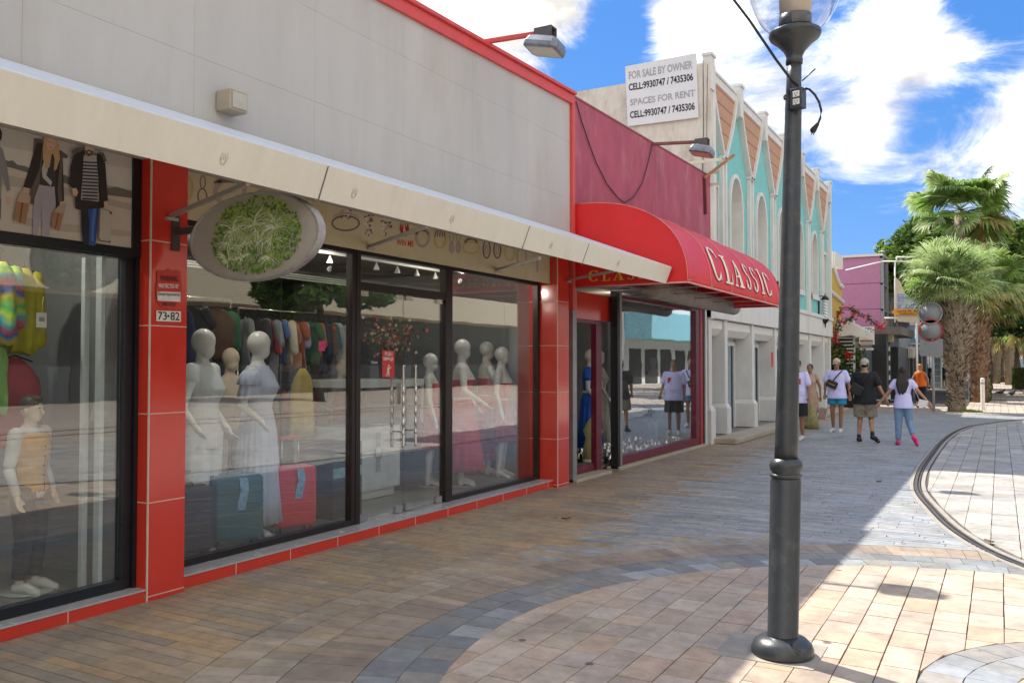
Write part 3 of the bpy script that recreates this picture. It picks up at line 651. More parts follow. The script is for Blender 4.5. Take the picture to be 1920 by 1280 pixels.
ringink(mb, X1, 845, 270, 74, 42, 9, 1); ringink(mb, X2, 845, 245, 66, 30, 7, 0, a0=190, a1=350)
for cx in (848, 970, 1055):
    for k in range(34): 
        a, b = cx + random.uniform(-26, 26), (215 if cx == 848 else 270) + random.uniform(-44 if cx == 848 else -66, 30 if cx == 848 else 66); r = random.uniform(4, 9); mb.add([onX(*zb(a + r * math.cos(t), b + r * math.sin(t)), X1 + .0004 * (k % 3)) for t in (0, 1.2, 2.6, 4, 5.2)], [(0, 1, 2, 3, 4)], random.choice((1, 1, 0, 4)))
ringink(mb, X1, 1240, 340, 40, 56, 14, 0); ringink(mb, X1, 1240, 330, 36, 30, 12, 1, a0=180, a1=360); ringink(mb, X1, 1330, 350, 34, 52, 12, 2); 
for i in range(5): mb.add([onX(*zb(*p), X2) for p in ((1300 + i * 13, 340), (1306 + i * 13, 340), (1316 + i * 10, 300), (1310 + i * 10, 300))], [(0, 1, 2, 3)], 1)
for cx in (1390, 1424): ringink(mb, X1, cx, 395, 14, 32, 13, 0); ringink(mb, X1, cx, 330, 12, 40, 3, 1, a0=0, a1=180)
ringink(mb, X1, 1490, 395, 46, 34, 8, 2); ringink(mb, X2, 1490, 372, 36, 28, 12, 1, a0=180, a1=360)
for cx in (1570, 1625):
    ringink(mb, X1, cx, 405, 22, 48, 8, 1); ringink(mb, X2, cx, 405, 10, 26, 6, 0)
ringink(mb, X1, 1690, 420, 30, 44, 10, 2); ringink(mb, X1, 1750, 440, 28, 48, 9, 0); mb.add([onX(*zb(*p), X1) for p in ((1826, 460), (1836, 460), (1836, 520), (1826, 520))], [(0, 1, 2, 3)], 0)
mb.build('jewellery_print', inks, BN, fix=False)
mb = MB()
q = [zb(1106, 382), zb(1194, 392), zb(1194, 362), zb(1106, 350)]
def quadfn(q, X):
    a, b, c, d = [onX(*p, X) for p in q]
    return lambda u, v: (a * (1 - u) + b * u) * (1 - v) + (d * (1 - u) + c * u) * v
text(mb, 'WIN ME', quadfn(q, X2), bold=.02)
for s in (-1, 1):
    for (a, b, c, d) in (((0, 340), (10, 340), (26, 300), (18, 262)), ((10, 335), (18, 335), (4, 296), (4, 256))):
        mb.add([onX(*zb(1147 + s * p[0], p[1]), X2) for p in (a, b, c, d)], [(0, 1, 2, 3)])
mb.build('red_lettering', inks[3], BN, fix=False)
# ---------- oval sign ----------
OS = thing('oval_sign', 'oval shop sign with a leafy palm picture hanging from the first red pillar', 'sign', (-4.6, 4.25, 2.62))
cx_, cz_ = -4.47, 2.625; rx_, rz_ = .645, .335
c0 = onY(361, 443, 4.25); c1 = onY(609, 443, 4.25); ct = onY(485, 361, 4.25); cb = onY(485, 527, 4.25)
cx_ = (c0.x + c1.x) / 2; rx_ = (c1.x - c0.x) / 2 * .985; cz_ = (ct.z + cb.z) / 2; rz_ = (ct.z - cb.z) / 2
def oring(y, k, n=64): return [(cx_ + rx_ * k * math.cos(2 * math.pi * i / n), y, cz_ + rz_ * k * math.sin(2 * math.pi * i / n)) for i in range(n)]
mb = MB(); mb.loft([oring(4.22, .955), oring(4.212, .965), oring(4.212, .99), oring(4.22, 1.0), oring(4.27, 1.0), oring(4.278, .99), oring(4.278, .965), oring(4.27, .955)], cap=False)
mb.build('rim', mat('worn_rim', (.34, .33, .33), .5, var=.3, scale=10, stain=(.09, .05, .035), stain_amt=1, sscale=5), OS)
mb = MB(); mb.loft([oring(4.22, .96), oring(4.27, .96)], sm=False); mb.build('face', mat('sign_face', (.40, .37, .32), .5, var=.08, stain=(.33, .29, .25), stain_amt=.6), OS)
mb = MB(); fc = onY(474, 440, 4.199)
def inell(x, z, k=1): return ((x - fc.x) / (.43 * k)) ** 2 + ((z - fc.z) / (.275 * k)) ** 2 < 1
rnd = random.Random(3)
lay = [0]
def blade(x, z, a, ln, wd, mi):
    lay[0] += 1; y = 4.2185 - lay[0] * 3.5e-6; px_, pz = math.cos(a), math.sin(a); nx, nz = -pz, px_
    ptsb = [(x - nx * wd * .3, z - nz * wd * .3), (x + px_ * ln * .5 - nx * wd, z + pz * ln * .5 - nz * wd), (x + px_ * ln, z + pz * ln - ln * .06), (x + px_ * ln * .5 + nx * wd, z + pz * ln * .5 + nz * wd)]
    if all(inell(*p) for p in ptsb): mb.add([(p[0], y, p[1]) for p in ptsb], [(0, 1, 2, 3)], mi)
for k in range(1500):
    t = rnd.uniform(0, 6.28); r = math.sqrt(rnd.random()) * .97; u0, v0 = r * math.cos(t), r * math.sin(t); blade(fc.x + .43 * u0, fc.z + .275 * v0, rnd.uniform(0, 6.28), rnd.uniform(.02, .04), rnd.uniform(.008, .014), rnd.choice((4, 5, 5, 3)) if v0 > .2 + .1 * math.sin(7 * u0) else rnd.choice((3, 2, 4)))
heads = [(rnd.uniform(-.34, .34), rnd.uniform(-.2, .1), rnd.uniform(.55, 1.25)) for _ in range(17)] + [(0, .06, 1.5), (-.2, .04, 1.2), (.2, .03, 1.2)]
for (hx, hz, hs) in heads:
    a0 = rnd.uniform(0, 6)
    for k in range(int(40 * hs)):
        an = rnd.uniform(-.35, math.pi + .35) if rnd.random() < .65 else rnd.uniform(0, 6.28); ln = rnd.uniform(.05, .13) * hs; x_, z_ = fc.x + hx, fc.z + hz; c_ = rnd.choice((1, 6, 1, 0, 0, 2, 5)); w_ = rnd.uniform(.002, .0048)
        for j in range(3):      # three short pieces so that the blade droops
            blade(x_, z_, an, ln * .42, w_ * (1.2 - .3 * j), c_); x_ += math.cos(an) * ln * .33; z_ += math.sin(an) * ln * .33; an += (-.35 if math.cos(an) > 0 else .35) * rnd.uniform(.5, 1.5)
mb.build('palm_picture', [mat('leaf_ink%d' % i, c, .6, var=.05) for i, c in enumerate([(.48, .62, .24), (.72, .80, .52), (.24, .38, .10), (.10, .17, .04), (.15, .28, .05), (.34, .48, .09), (.85, .88, .78)])], OS, fix=False)
mb = MB(); mb.box(-5.188, 4.2, 2.47, -5.175, 4.27, 2.72); mb.bar((-5.175, 4.25, 2.61), (c0.x + .03, 4.25, 2.61), .04, .045); mb.build('bracket', mat('rusty_bracket', (.07, .05, .045), .7, var=.3), OS)
# ---------- pillar signs ----------
WS = thing('warning_sign', 'red shield shaped security warning sign on the tiled pillar above the house number', 'sign', (-5.18, 4.2, 2.2))
s_ = lambda pts: [(a * 340 / 870, 200 + b * 340 / 870) for a, b in pts]
sh = s_([(752, 790), (768, 782), (790, 790), (810, 775), (830, 790), (852, 782), (868, 792), (868, 830), (874, 870), (868, 930), (850, 960), (810, 972), (770, 958), (752, 925), (746, 870), (754, 830)])
mb = MB(); q = [onX(*p, -5.183) for p in sh]; q2 = [onX(*p, -5.1875) for p in sh]; mb.add(q + q2, [tuple(range(16))] + [(k, (k + 1) % 16, 16 + (k + 1) % 16, 16 + k) for k in range(16)]); mb.build('plate', mat('shield_red', (.52, .035, .02), .3), WS)
mb = MB(); text(mb, 'WARNING', quadfn(s_([(768, 836), (855, 840), (853, 812), (768, 808)]), -5.1815), 0, bold=.02); text(mb, '588-4259', quadfn(s_([(778, 955), (842, 958), (842, 940), (778, 937)]), -5.1815), 0, bold=.02)
mb.build('lettering', mat('dark_ink', (.03, .015, .015), .6), WS, fix=False)
mb = MB(); text(mb, 'PROTECTED BY', quadfn(s_([(762, 868), (858, 872), (858, 852), (762, 848)]), -5.1815), 0, bold=.02); mb.add([onX(*p, -5.182) for p in s_([(756, 886), (866, 890), (866, 936), (756, 930)])], [(0, 1, 2, 3)]); mb.build('white_print', mat('ink_white', (.72, .70, .68), .5), WS, fix=False)
mb = MB(); text(mb, 'Smartsystems', quadfn(s_([(758, 910), (862, 914), (862, 892), (758, 888)]), -5.1805), 0, bold=.015); mb.build('brand_print', MATS['dark_ink'], WS, fix=False)
HN = thing('house_number', 'white plate with the black house number 7382 on the red pillar', 'sign', (-5.18, 4.2, 1.98))
mb = MB(); q = s_([(750, 978), (868, 982), (868, 1032), (750, 1028)]); a = [onX(*p, -5.182) for p in q]; b = [onX(*p, -5.1875) for p in q]; mb.add(a + b, [(0, 1, 2, 3), (0, 1, 5, 4), (1, 2, 6, 5), (2, 3, 7, 6), (3, 0, 4, 7)]); mb.build('plate', M_white, HN)
mb = MB(); text(mb, '73 82', quadfn(s_([(758, 1022), (862, 1026), (862, 986), (758, 982)]), -5.1805), 0, bold=.012); cpt = onX(808 * 340 / 870, 200 + 1004 * 340 / 870, -5.178); mb.ball(cpt, .008); mb.build('digits', M_black, HN, fix=False)
PS = thing('push_sign', 'red push sign with a walking figure on the glass door', 'sign', (-5.49, 7.2, 1.7))
def zr4(pts): return [(640 + a * 440 / 1043, 460 + b * 540 / 1280) for a, b in pts]
mb = MB(); q = [onX(*p, -5.488) for p in zr4([(182, 465), (236, 468), (236, 588), (182, 585)])]; q2 = [p + Vector((-.003, 0, 0)) for p in q]; mb.add(q + q2, [(0, 1, 2, 3), (4, 5, 6, 7)] + [(k, (k + 1) % 4, 4 + (k + 1) % 4, 4 + k) for k in range(4)]); mb.build('plate', mat('sign_red', (.58, .04, .035), .35), PS)
mb = MB(); text(mb, 'PUSH', quadfn(zr4([(194, 490), (226, 492), (226, 474), (194, 472)]), -5.4865), bold=.02); text(mb, 'EMPUJE', quadfn(zr4([(188, 514), (231, 516), (231, 498), (188, 496)]), -5.4865), bold=.02)
for poly in ([(208, 530), (214, 530), (214, 540), (208, 540)], [(204, 542), (214, 542), (212, 562), (204, 562)], [(204, 562), (209, 562), (203, 580), (198, 580)], [(208, 560), (213, 560), (214, 580), (210, 580)], [(212, 546), (222, 538), (223, 541), (213, 550)]): mb.add([onX(*p, -5.4865) for p in zr4(poly)], [tuple(range(len(poly)))])
mb.build('print', MATS['ink_white'], PS, fix=False)
OP = thing('open_sticker', 'small white open lettering on the left glass door', 'sticker', (-5.49, 7, 1.7)); mb = MB(); text(mb, 'Open', quadfn(zr4([(134, 528), (160, 529), (160, 512), (134, 511)]), -5.4925)); mb.build('lettering', MATS['ink_white'], OP, fix=False)
# ================= floodlights =================
M_lamph = mat('lamp_housing', (.23, .25, .27), .4, metal=.5, var=.25, stain=(.12, .10, .08), stain_amt=.6, sscale=8); M_lens = mat('lamp_lens', (.50, .46, .36), .2)
def floodlight(y, z, armm, label, ln, tilt=.12, k=1.0):
    t = thing('floodlight', label, 'floodlight', (-5.2, y, z), group=None)
    mb = MB(); mb.bar((0, 0, 0), (ln, 0, ln * tilt), .05, .05); mb.build('arm', armm, t, local=True, bevel=.004)
    x, zz = ln, ln * tilt
    mb = MB(); mb.box(x - .1, -.07, zz + .03, x + .12, .07, zz + .045); mb.box(x - .1, -.07, zz - .07, x + .12, -.06, zz + .03); mb.box(x - .1, .06, zz - .07, x + .12, .07, zz + .03); mb.build('bracket', mat('bracket_dark', (.10, .09, .09), .6), t, local=True)
    # head: rounded hood, wider than deep, tipped towards the wall
    M = Matrix.Rotation(R(14), 4, 'Y') @ Matrix.Rotation(R(-8), 4, 'X'); o = Vector((x + .02, -.02, zz - .16))
    def T(p): return o + M @ Vector(p)
    rings = []
    for (sx, sy, z_) in ((.20, .15, -.07), (.215, .165, -.055), (.215, .165, -.01), (.19, .14, .05), (.13, .09, .085), (.05, .04, .09)):
        sx *= k; sy *= k
        pts = [(sx, sy * .7), (sx * .8, sy), (-sx * .8, sy), (-sx, sy * .7), (-sx, -sy * .7), (-sx * .8, -sy), (sx * .8, -sy), (sx, -sy * .7)]
        rings.append([T((a, b, z_)) for a, b in pts])
    mb = MB(); mb.loft(rings, sm=False); hd = mb.build('housing', M_lamph, t, local=True, bevel=.006)
    mb = MB(); s1, s2 = .175 * k, .125 * k; mb.add([T(p) for p in ((-s1, -s2, -.073), (s1, -s2, -.073), (s1, s2, -.073), (-s1, s2, -.073), (-s1, -s2, -.0705), (s1, -s2, -.0705), (s1, s2, -.0705), (-s1, s2, -.0705))], [(0, 1, 2, 3), (4, 5, 6, 7), (0, 1, 5, 4), (1, 2, 6, 5), (2, 3, 7, 6), (3, 0, 4, 7)]); mb.build('lens', M_lens, hd, local=True)
    mb = MB()
    for yy in (-.1, 0, .1): mb.tube([T((-.2 * k, yy * k, -.02)), T((-.17 * k, yy * k, .06)), T((.17 * k, yy * k, .06)), T((.2 * k, yy * k, -.02))], .006, 5)
    mb.build('clamp', M_metal, hd, local=True)
floodlight(8.58, 5.42, M_redpaint, 'grey floodlight on a red arm above the cream panelled wall', .78, -.05)
floodlight(14.2, 5.47, mat('rust_arm', (.20, .09, .07), .8, var=.3), 'grey floodlight on a rusty arm over the plum wall', .86, -.08, .92)

# ================= classic shop (plum wall, red dome awning) =================
B2 = thing('shop_building', 'low plum walled shop with maroon framed window under the red dome awning', 'shop', (-5.3, 14, 0))
z2 = lambda y: 5.42 + (y - 11) * .018
mb = MB()
v = [(x, y, z) for x in (-5.45, -5.2) for y, z in ((10.952, 2.95), (17.598, 2.95), (17.598, z2(17.6)), (10.952, z2(10.95)))]
mb.add(v, [(0, 1, 2, 3), (4, 5, 6, 7), (0, 1, 5, 4), (1, 2, 6, 5), (2, 3, 7, 6), (3, 0, 4, 7)]); mb.build('upper_wall', M_plum, B2)
mb = MB(); mb.box(-16, 10.952, 2.96, -5.46, 17.59, 3.1); mb.box(-16.2, 10.952, 0, -16, 17.59, 5); mb.build('roof', M_conc, B2)
mb = MB(); v = [(x, y, z) for x in (-5.47, -5.19) for y, z in ((10.952, z2(10.95) + .002), (17.598, z2(17.6) + .002), (17.598, z2(17.6) + .03), (10.952, z2(10.95) + .03))]
mb.add(v, [(0, 1, 2, 3), (4, 5, 6, 7), (0, 1, 5, 4), (1, 2, 6, 5), (2, 3, 7, 6), (3, 0, 4, 7)]); mb.build('coping', mat('plum_edge', (.28, .09, .11), .8), B2)
mb = MB(); mb.box(-5.34, 10.96, 0, -5.2, 11.08, 2.8); mb.build('jamb', M_metal, B2, bevel=.004, label='grey metal jamb beside the red pillar')
# door frame, open entrance, transom
mb = MB(); mb.box(-5.42, 11.09, 2.32, -5.36, 12.68, 2.72); mb.build('transom', M_redtile, B2)
mb = MB(); mb.box(-5.42, 11.09, 2.26, -5.34, 12.25, 2.315); mb.box(-5.42, 11.32, .06, -5.34, 11.38, 2.26); mb.box(-5.42, 12.05, .06, -5.33, 12.25, 2.255); mb.box(-5.42, 11.385, .06, -5.36, 12.045, .16)
dfr = mb.build('door_frame', M_maroon, B2, bevel=.003)
MB().box(-5.385, 11.092, .08, -5.377, 11.315, 2.255).build('pane', M_glass, dfr); MB().box(-5.385, 12.255, .1, -5.377, 12.66, 2.315).build('pane', M_glass, dfr)
mb = MB(); mb.box(-5.36, 12.68, .02, -5.2, 12.76, 2.85); mb.build('shutter_guide', M_metal, B2); mb = MB(); mb.box(-5.33, 12.60, .02, -5.21, 12.677, 2.85); mb.build('shutter_guide', M_black, B2)
mb = MB(); mb.box(-5.36, 17.12, .04, -5.22, 17.2, 2.8); mb.build('shutter_guide', M_black, B2); mb = MB(); mb.box(-5.4, 17.205, .0, -5.2, 17.30, 2.85); mb.build('jamb', M_stucco, B2)
mb = MB(); mb.box(-5.36, 12.765, .06, -5.24, 16.95, .20); mb.box(-5.36, 16.70, .201, -5.24, 16.95, 2.75); mb.box(-5.36, 12.765, 2.70, -5.24, 16.698, 2.75)
wf = mb.build('window', M_maroon, B2, bevel=.004, label='maroon framed shop window reflecting the street')
for a, b in ((12.77, 13.95), (13.955, 15.2), (15.205, 16.695)): MB().box(-5.304, a, .202, -5.296, b, 2.698).build('pane', M_glass, wf)
mb = MB(); mb.box(-5.36, 16.953, .03, -5.23, 17.115, 2.78); mb.build('jamb', mat('worn_red', (.36, .03, .035), .55, stain=(.5, .42, .36), stain_amt=.4, sscale=5), B2, label='worn red jamb at the far end')
mb = MB(); mb.box(-5.45, 10.96, 0, -5.14, 12.2, .05); mb.box(-5.4, 12.6, 0, -5.17, 17.3, .055); mb.build('step', M_conc, B2, bevel=.01)
mb = MB(); mb.box(-9.5, 10.96, .02, -5.46, 17.5, .06); mb.build('shop_floor', M_infloor, B2)
mb = MB(); mb.box(-9.6, 10.96, .06, -9.5, 17.5, 2.94); mb.box(-9.5, 17.42, .06, -5.42, 17.5, 2.94); mb.build('back_wall', mat('pale_inner', (.34, .35, .36), .7), B2)
# roller shutter barrel and its slotted rail
SH = thing('roller_shutter', 'rolled up grey shutter housing under the red dome awning', 'shutter', (-5, 14, 2.9))
mb = MB(); mb.tube([(-4.62, 12.5, 2.80), (-4.60, 17.1, 2.78)], .15, 24); mb.build('barrel', mat('dusty_barrel', (.30, .275, .24), .7, var=.25, stain=(.16, .12, .1), stain_amt=.6), SH)
mb = MB(); mb.box(-5.19, 11.0, 2.78, -5.13, 17.3, 2.83); mb.box(-5.19, 11.0, 2.90, -5.15, 17.3, 2.93)
for k in range(118): y = 11.03 + k * .053; mb.box(-5.185, y, 2.832, -5.16, y + .02, 2.898)
mb.build('rail', M_metal, SH)
# dome awning
DA = thing('dome_awning', 'red cloth dome awning with large cream lettering over the shop entrance', 'awning', (-4.6, 14, 3))
Y0, Y1 = 11.0, 16.6
XO, ZB = -3.56, 2.73
def dsec(y):
    """outer x, top z of the awning section at y; right end rounded off"""
    return XO, 3.90
def dpt(t, y, k=1.0):
    # t 0 = lower front edge, 1 = top at the wall; superellipse section
    a = math.pi / 2 * t; c, s = math.cos(a) ** .84, math.sin(a) ** .84
    return (-5.19 + (XO + 5.19) * c * k, y, ZB + (3.90 - ZB) * s * k)
def endk(y):  # quarter-sphere far end
    q = (y - (Y1 - 1.5)) / 1.5
    return 1
rings = []; NY = 60; NT = 22
for i in range(NY + 1):
    y = Y0 + (Y1 - Y0) * i / NY; bay = abs(math.sin(math.pi * (y - Y0) / 1.06)); k = endk(y) * (1 - .008 * bay)
    rings.append([dpt(j / NT, y, k) for j in range(NT + 1)])
mb = MB()
for i in range(NY):
    for j in range(NT):
        mb.add([rings[i][j], rings[i][j + 1], rings[i + 1][j + 1], rings[i + 1][j]], [(0, 1, 2, 3)], 0, True)
bmv = mb.build('canopy', M_awnred, DA, fix=False)
bm = bmesh.new(); bm.from_mesh(bmv.data); bmesh.ops.remove_doubles(bm, verts=bm.verts, dist=.0005); bmesh.ops.recalc_face_normals(bm, faces=bm.faces); bm.to_mesh(bmv.data); bm.free()
sd = bmv.modifiers.new('thick', 'SOLIDIFY'); sd.thickness = .004
mb = MB(); side = [dpt(j / NT, Y0) for j in range(NT + 1)]; n = len(side); base = [(-5.19, Y0, ZB)]
mb.add([(x, y - .004, z) for x, y, z in side + base] + [(x, y + .002, z) for x, y, z in side + base], [tuple(range(n + 1)), tuple(range(n + 1, 2 * n + 2))]); mb.build('side_cloth', M_awnred, DA); mb = MB(); mb.add([(x, Y1 + .002, z) for x, y, z in side + base] + [(x, Y1 + .008, z) for x, y, z in side + base], [tuple(range(n + 1)), tuple(range(n + 1, 2 * n + 2))]); mb.build('side_cloth', M_awnred, DA)
mb = MB()
for y in [Y0 - .004] + [Y0 + 1.06 * k for k in range(1, 6)]:
    mb.tube([Vector(dpt(j / NT, y, endk(y))) + Vector((.004, 0, .004)) for j in range(NT + 1)], .005, 5)
mb.tube([(dpt(0, Y0 + (Y1 - Y0) * i / NY, endk(Y0 + (Y1 - Y0) * i / NY))) for i in range(NY + 1)], .014, 6); mb.tube([(-5.19, Y0, ZB), (XO, Y0, ZB)], .012, 6)
mb.build('piping', mat('pale_piping', (.72, .30, .27), .6), DA)
mb = MB()
for y in [Y0 + .05] + [Y0 + 1.06 * k for k in range(1, 6)]: mb = MB(); mb.tube([(-5.19, y, ZB + .03), (XO + .03 if endk(y) > .98 else dpt(0, y, endk(y))[0] - .04, y, ZB + .03)], .008, 5); mb.build('frame_tube', M_metal, DA)
# serif letters drawn as strokes (thick/thin)
def letter(ch):
    S = []  # polygons in unit box
    def arc(cx, cy, rx, ry, a0, a1, w0, w1, n=14):
        for k in range(n):
            u0, u1 = k / n, (k + 1) / n; t0, t1 = R(a0 + (a1 - a0) * u0), R(a0 + (a1 - a0) * u1)
            g0 = w1 + (w0 - w1) * abs(math.cos(t0)); g1 = w1 + (w0 - w1) * abs(math.cos(t1))
            S.append([(cx + rx * math.cos(t0), cy + ry * math.sin(t0)), (cx + rx * math.cos(t1), cy + ry * math.sin(t1)), (cx + (rx - g1) * math.cos(t1), cy + (ry - g1 * .6) * math.sin(t1)), (cx + (rx - g0) * math.cos(t0), cy + (ry - g0 * .6) * math.sin(t0))])
    def b(*p): S.append(list(p))
    if ch == 'C': arc(.52, .5, .50, .5, 48, 312, .26, .07); b((.80, .66), (.88, .66), (.88, .98), (.82, .98)); b((.80, .04), (.86, .04), (.86, .26), (.80, .24))
    if ch == 'L': b((.22, .04), (.46, .04), (.46, .97), (.22, .97)); b((.05, 0), (.9, 0), (.9, .06), (.05, .06)); b((.05, .94), (.62, .94), (.62, 1), (.05, 1)); b((.80, .06), (.92, .06), (.95, .34), (.90, .34))
    if ch == 'A': b((.12, .04), (.20, .04), (.54, .98), (.46, 1)); b((.62, .04), (.90, .04), (.58, 1), (.44, 1)); b((.26, .32), (.70, .32), (.68, .38), (.28, .38)); b((.0, 0), (.34, 0), (.34, .05), (.0, .05)); b((.52, 0), (1, 0), (1, .05), (.52, .05))
    if ch == 'S': arc(.5, .74, .36, .26, 30, 270, .20, .08, 12); arc(.5, .26, .38, .26, 90, -150, .22, .08, 12); b((.78, .70), (.85, .70), (.85, .97), (.80, .97)); b((.14, .03), (.20, .03), (.22, .30), (.14, .30))
    if ch == 'I': b((.34, .04), (.66, .04), (.66, .96), (.34, .96)); b((.1, 0), (.9, 0), (.9, .06), (.1, .06)); b((.1, .94), (.9, .94), (.9, 1), (.1, 1))
    return S
WID = dict(C=.86, L=.72, A=.9, S=.66, I=.42)
def word(mb, s, fn, gap=.16, mi=0, grow=0, smallcaps=False):
    tot = sum(WID[c] for c in s) + gap * (len(s) - 1); x = 0
    for i, c in enumerate(s):
        sc = 1 if (i == 0 or not smallcaps) else .82
        for poly in letter(c):
            # subdivide long quads so they follow the curved cloth
            if len(poly) == 4:
                (a, b_, c_, d) = poly
                N = 5
                lp = lambda p, q, t: (p[0] + (q[0] - p[0]) * t, p[1] + (q[1] - p[1]) * t)
                for k in range(N):
                    e0, e1 = lp(a, d, k / N), lp(b_, c_, k / N); f0, f1 = lp(a, d, (k + 1) / N), lp(b_, c_, (k + 1) / N)
                    mb.add([fn((x + p[0] * WID[c]) / tot, p[1] * sc) for p in (e0, e1, f1, f0)], [(0, 1, 2, 3)], mi)
            else: mb.add([fn((x + p[0] * WID[c]) / tot, p[1] * sc) for p in poly], [tuple(range(len(poly)))], mi)
        x += WID[c] + gap
mb = MB()
def onawn(off): 
    def f(u, v):
        y = 12.2 + u * 3.75; t = .05 + v * .28; bay = abs(math.sin(math.pi * (y - Y0) / 1.06)); k = endk(y) * (1 - .008 * bay)
        p = dpt(t, y, k + off); return p
    return f
word(mb, 'CLASSIC', onawn(.0085), smallcaps=True)
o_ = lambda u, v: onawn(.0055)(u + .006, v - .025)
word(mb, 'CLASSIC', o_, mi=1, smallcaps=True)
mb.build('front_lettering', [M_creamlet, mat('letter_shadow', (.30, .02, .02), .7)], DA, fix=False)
mb = MB()
word(mb, 'CLASSIC', lambda u, v: (-4.985 + u * 1.17, Y0 - .0075, 2.80 + v * .155), smallcaps=True); mb.build('side_lettering', M_gold, DA, fix=False)
# cable swag on the plum wall, rusty brackets
CB = thing('hanging_cable', 'thin black cable sagging across the plum wall', 'cable', (-5.15, 13, 5))
a = onX(1080, 190, -5.185); b = onX(1223, 275, -5.185); c = onX(1164, 380, -5.185)
pts = [onX(*p, -5.18) for p in [(1080, 190), (1090, 225), (1102, 262), (1118, 305), (1138, 345), (1160, 372), (1172, 380), (1188, 370), (1204, 345), (1214, 310), (1220, 285), (1223, 270)]]
MB().tube(pts, .008, 6).build('cable', M_black, CB)
RB = thing('rusty_bracket', 'rusty angle iron bolted down the end of the plum wall', 'bracket', (-5.1, 17.3, 4.8))
M_rust = mat('rust_iron', (.25, .095, .05), .85, var=.35, scale=14)
mb = MB(); p = onX(1322, 402, -5.18); q = onX(1320, 335, -5.18); mb.bar(p, q, .07, .06); mb.build('plate', mat('dark_rust', (.12, .03, .03), .8), RB); mb = MB(); mb.bar(onX(1320, 334, -5.17), onX(1376, 291, -4.75), .05, .05); mb.build('strut', mat('orange_rust', (.34, .16, .07), .8, var=.3), RB)
mb = MB(); mb.bar(onX(1283, 307, -5.3), onX(1352, 299, -4.9), .035, .06); mb.bar(onX(1330, 324, -5.2), onX(1350, 323, -4.95), .03, .05); mb.bar(onX(1332, 346, -5.2), onX(1352, 345, -4.98), .03, .05); mb.build('stub', MATS['cream_paint'], RB)

# ================= white building with teal arches =================
B3 = thing('arched_building', 'two storey white building with teal pointed bays, arched niches and tan zigzag panels', 'building', (-5.3, 25, 0))
YA, YB, ZT = 17.6, 32.5, 7.86
mb = MB(); mb.box(-16, YA, 0, -5.6, YA + .3, 7.8); mb.box(-5.599, YA, 2.6, -5.2, YA + .25, 7.95); mb.build('side_wall', M_oldwall, B3)
mb = MB(); mb.box(-16, YA + .3, 7.3, -5.6, YB, 7.5); mb.box(-16, YB - .25, 0, -5.5, YB, 7.8); mb.box(-16.2, YA, 0, -16, YB, 7.8); mb.build('roof', M_stucco, B3)
XF = -5.35
posts = [17.75, 20.1, 22.55, 25.0, 27.45, 29.9, 32.3]; mids = [(a + b) / 2 for a, b in zip(posts, posts[1:])]
# teal wall with niches: wall as boxes around arched openings (polygon strips)
mb = MB(); NZ0, NZ1 = 3.95, 6.0; nh = .52
def archpts(yc, h, z0, z1, n=14, sharp=.85): 
    pts = [(yc - h, z0)]; zs = z1 - .95
    for k in range(n + 1):
        t = math.pi * (1 - k / n); pts.append((yc + h * math.cos(t), zs + (z1 - zs) * math.sin(t) ** sharp))
    pts.append((yc + h, z0)); return pts
for i, yc in enumerate(posts):
    y0 = YA + .26 if i == 0 else mids[i - 1]; y1 = YB - .02 if i == 6 else mids[i]
    if i in (0, 6):
        h = .34; yc2 = yc + .12 if i == 0 else yc - .12; ar = [(yc2 - .05 if i == 0 else yc2 - .35, NZ0), (yc2 - .05 if i == 0 else yc2 - .35, 5.55), (yc2 + .35 if i == 0 else yc2 + .05, 5.55), (yc2 + .35 if i == 0 else yc2 + .05, NZ0)]
        if i == 0: ar = [(18.0, NZ0), (18.0, 5.5), (18.55, 5.5), (18.55, NZ0)]
        else: ar = [(31.5, NZ0), (31.5, 5.5), (32.05, 5.5), (32.05, NZ0)]
    else: ar = archpts(yc, nh, NZ0, NZ1)
    xA, xB = XF, XF
    lo = [(y0, 3.3), (y1, 3.3), (y1, NZ0), (y0, NZ0)]
    fq = lambda u, v, w_: (XF - w_, u, v)
    mb.prism(lo, fq, .06)
    # left and right of the opening, and above
    mb.prism([(y0, NZ0), (ar[0][0], NZ0), (ar[0][0], 7.7), (y0, 7.7)], fq, .06); mb.prism([(ar[-1][0], NZ0), (y1, NZ0), (y1, 7.7), (ar[-1][0], 7.7)], fq, .06)
    for (a, b) in zip(ar[1:-1], ar[2:-1]):
        if b[0] - a[0] > 1e-4: mb.prism([a, b, (b[0], 7.7), (a[0], 7.7)], fq, .06)
mb.build('teal_wall', M_teal, B3)
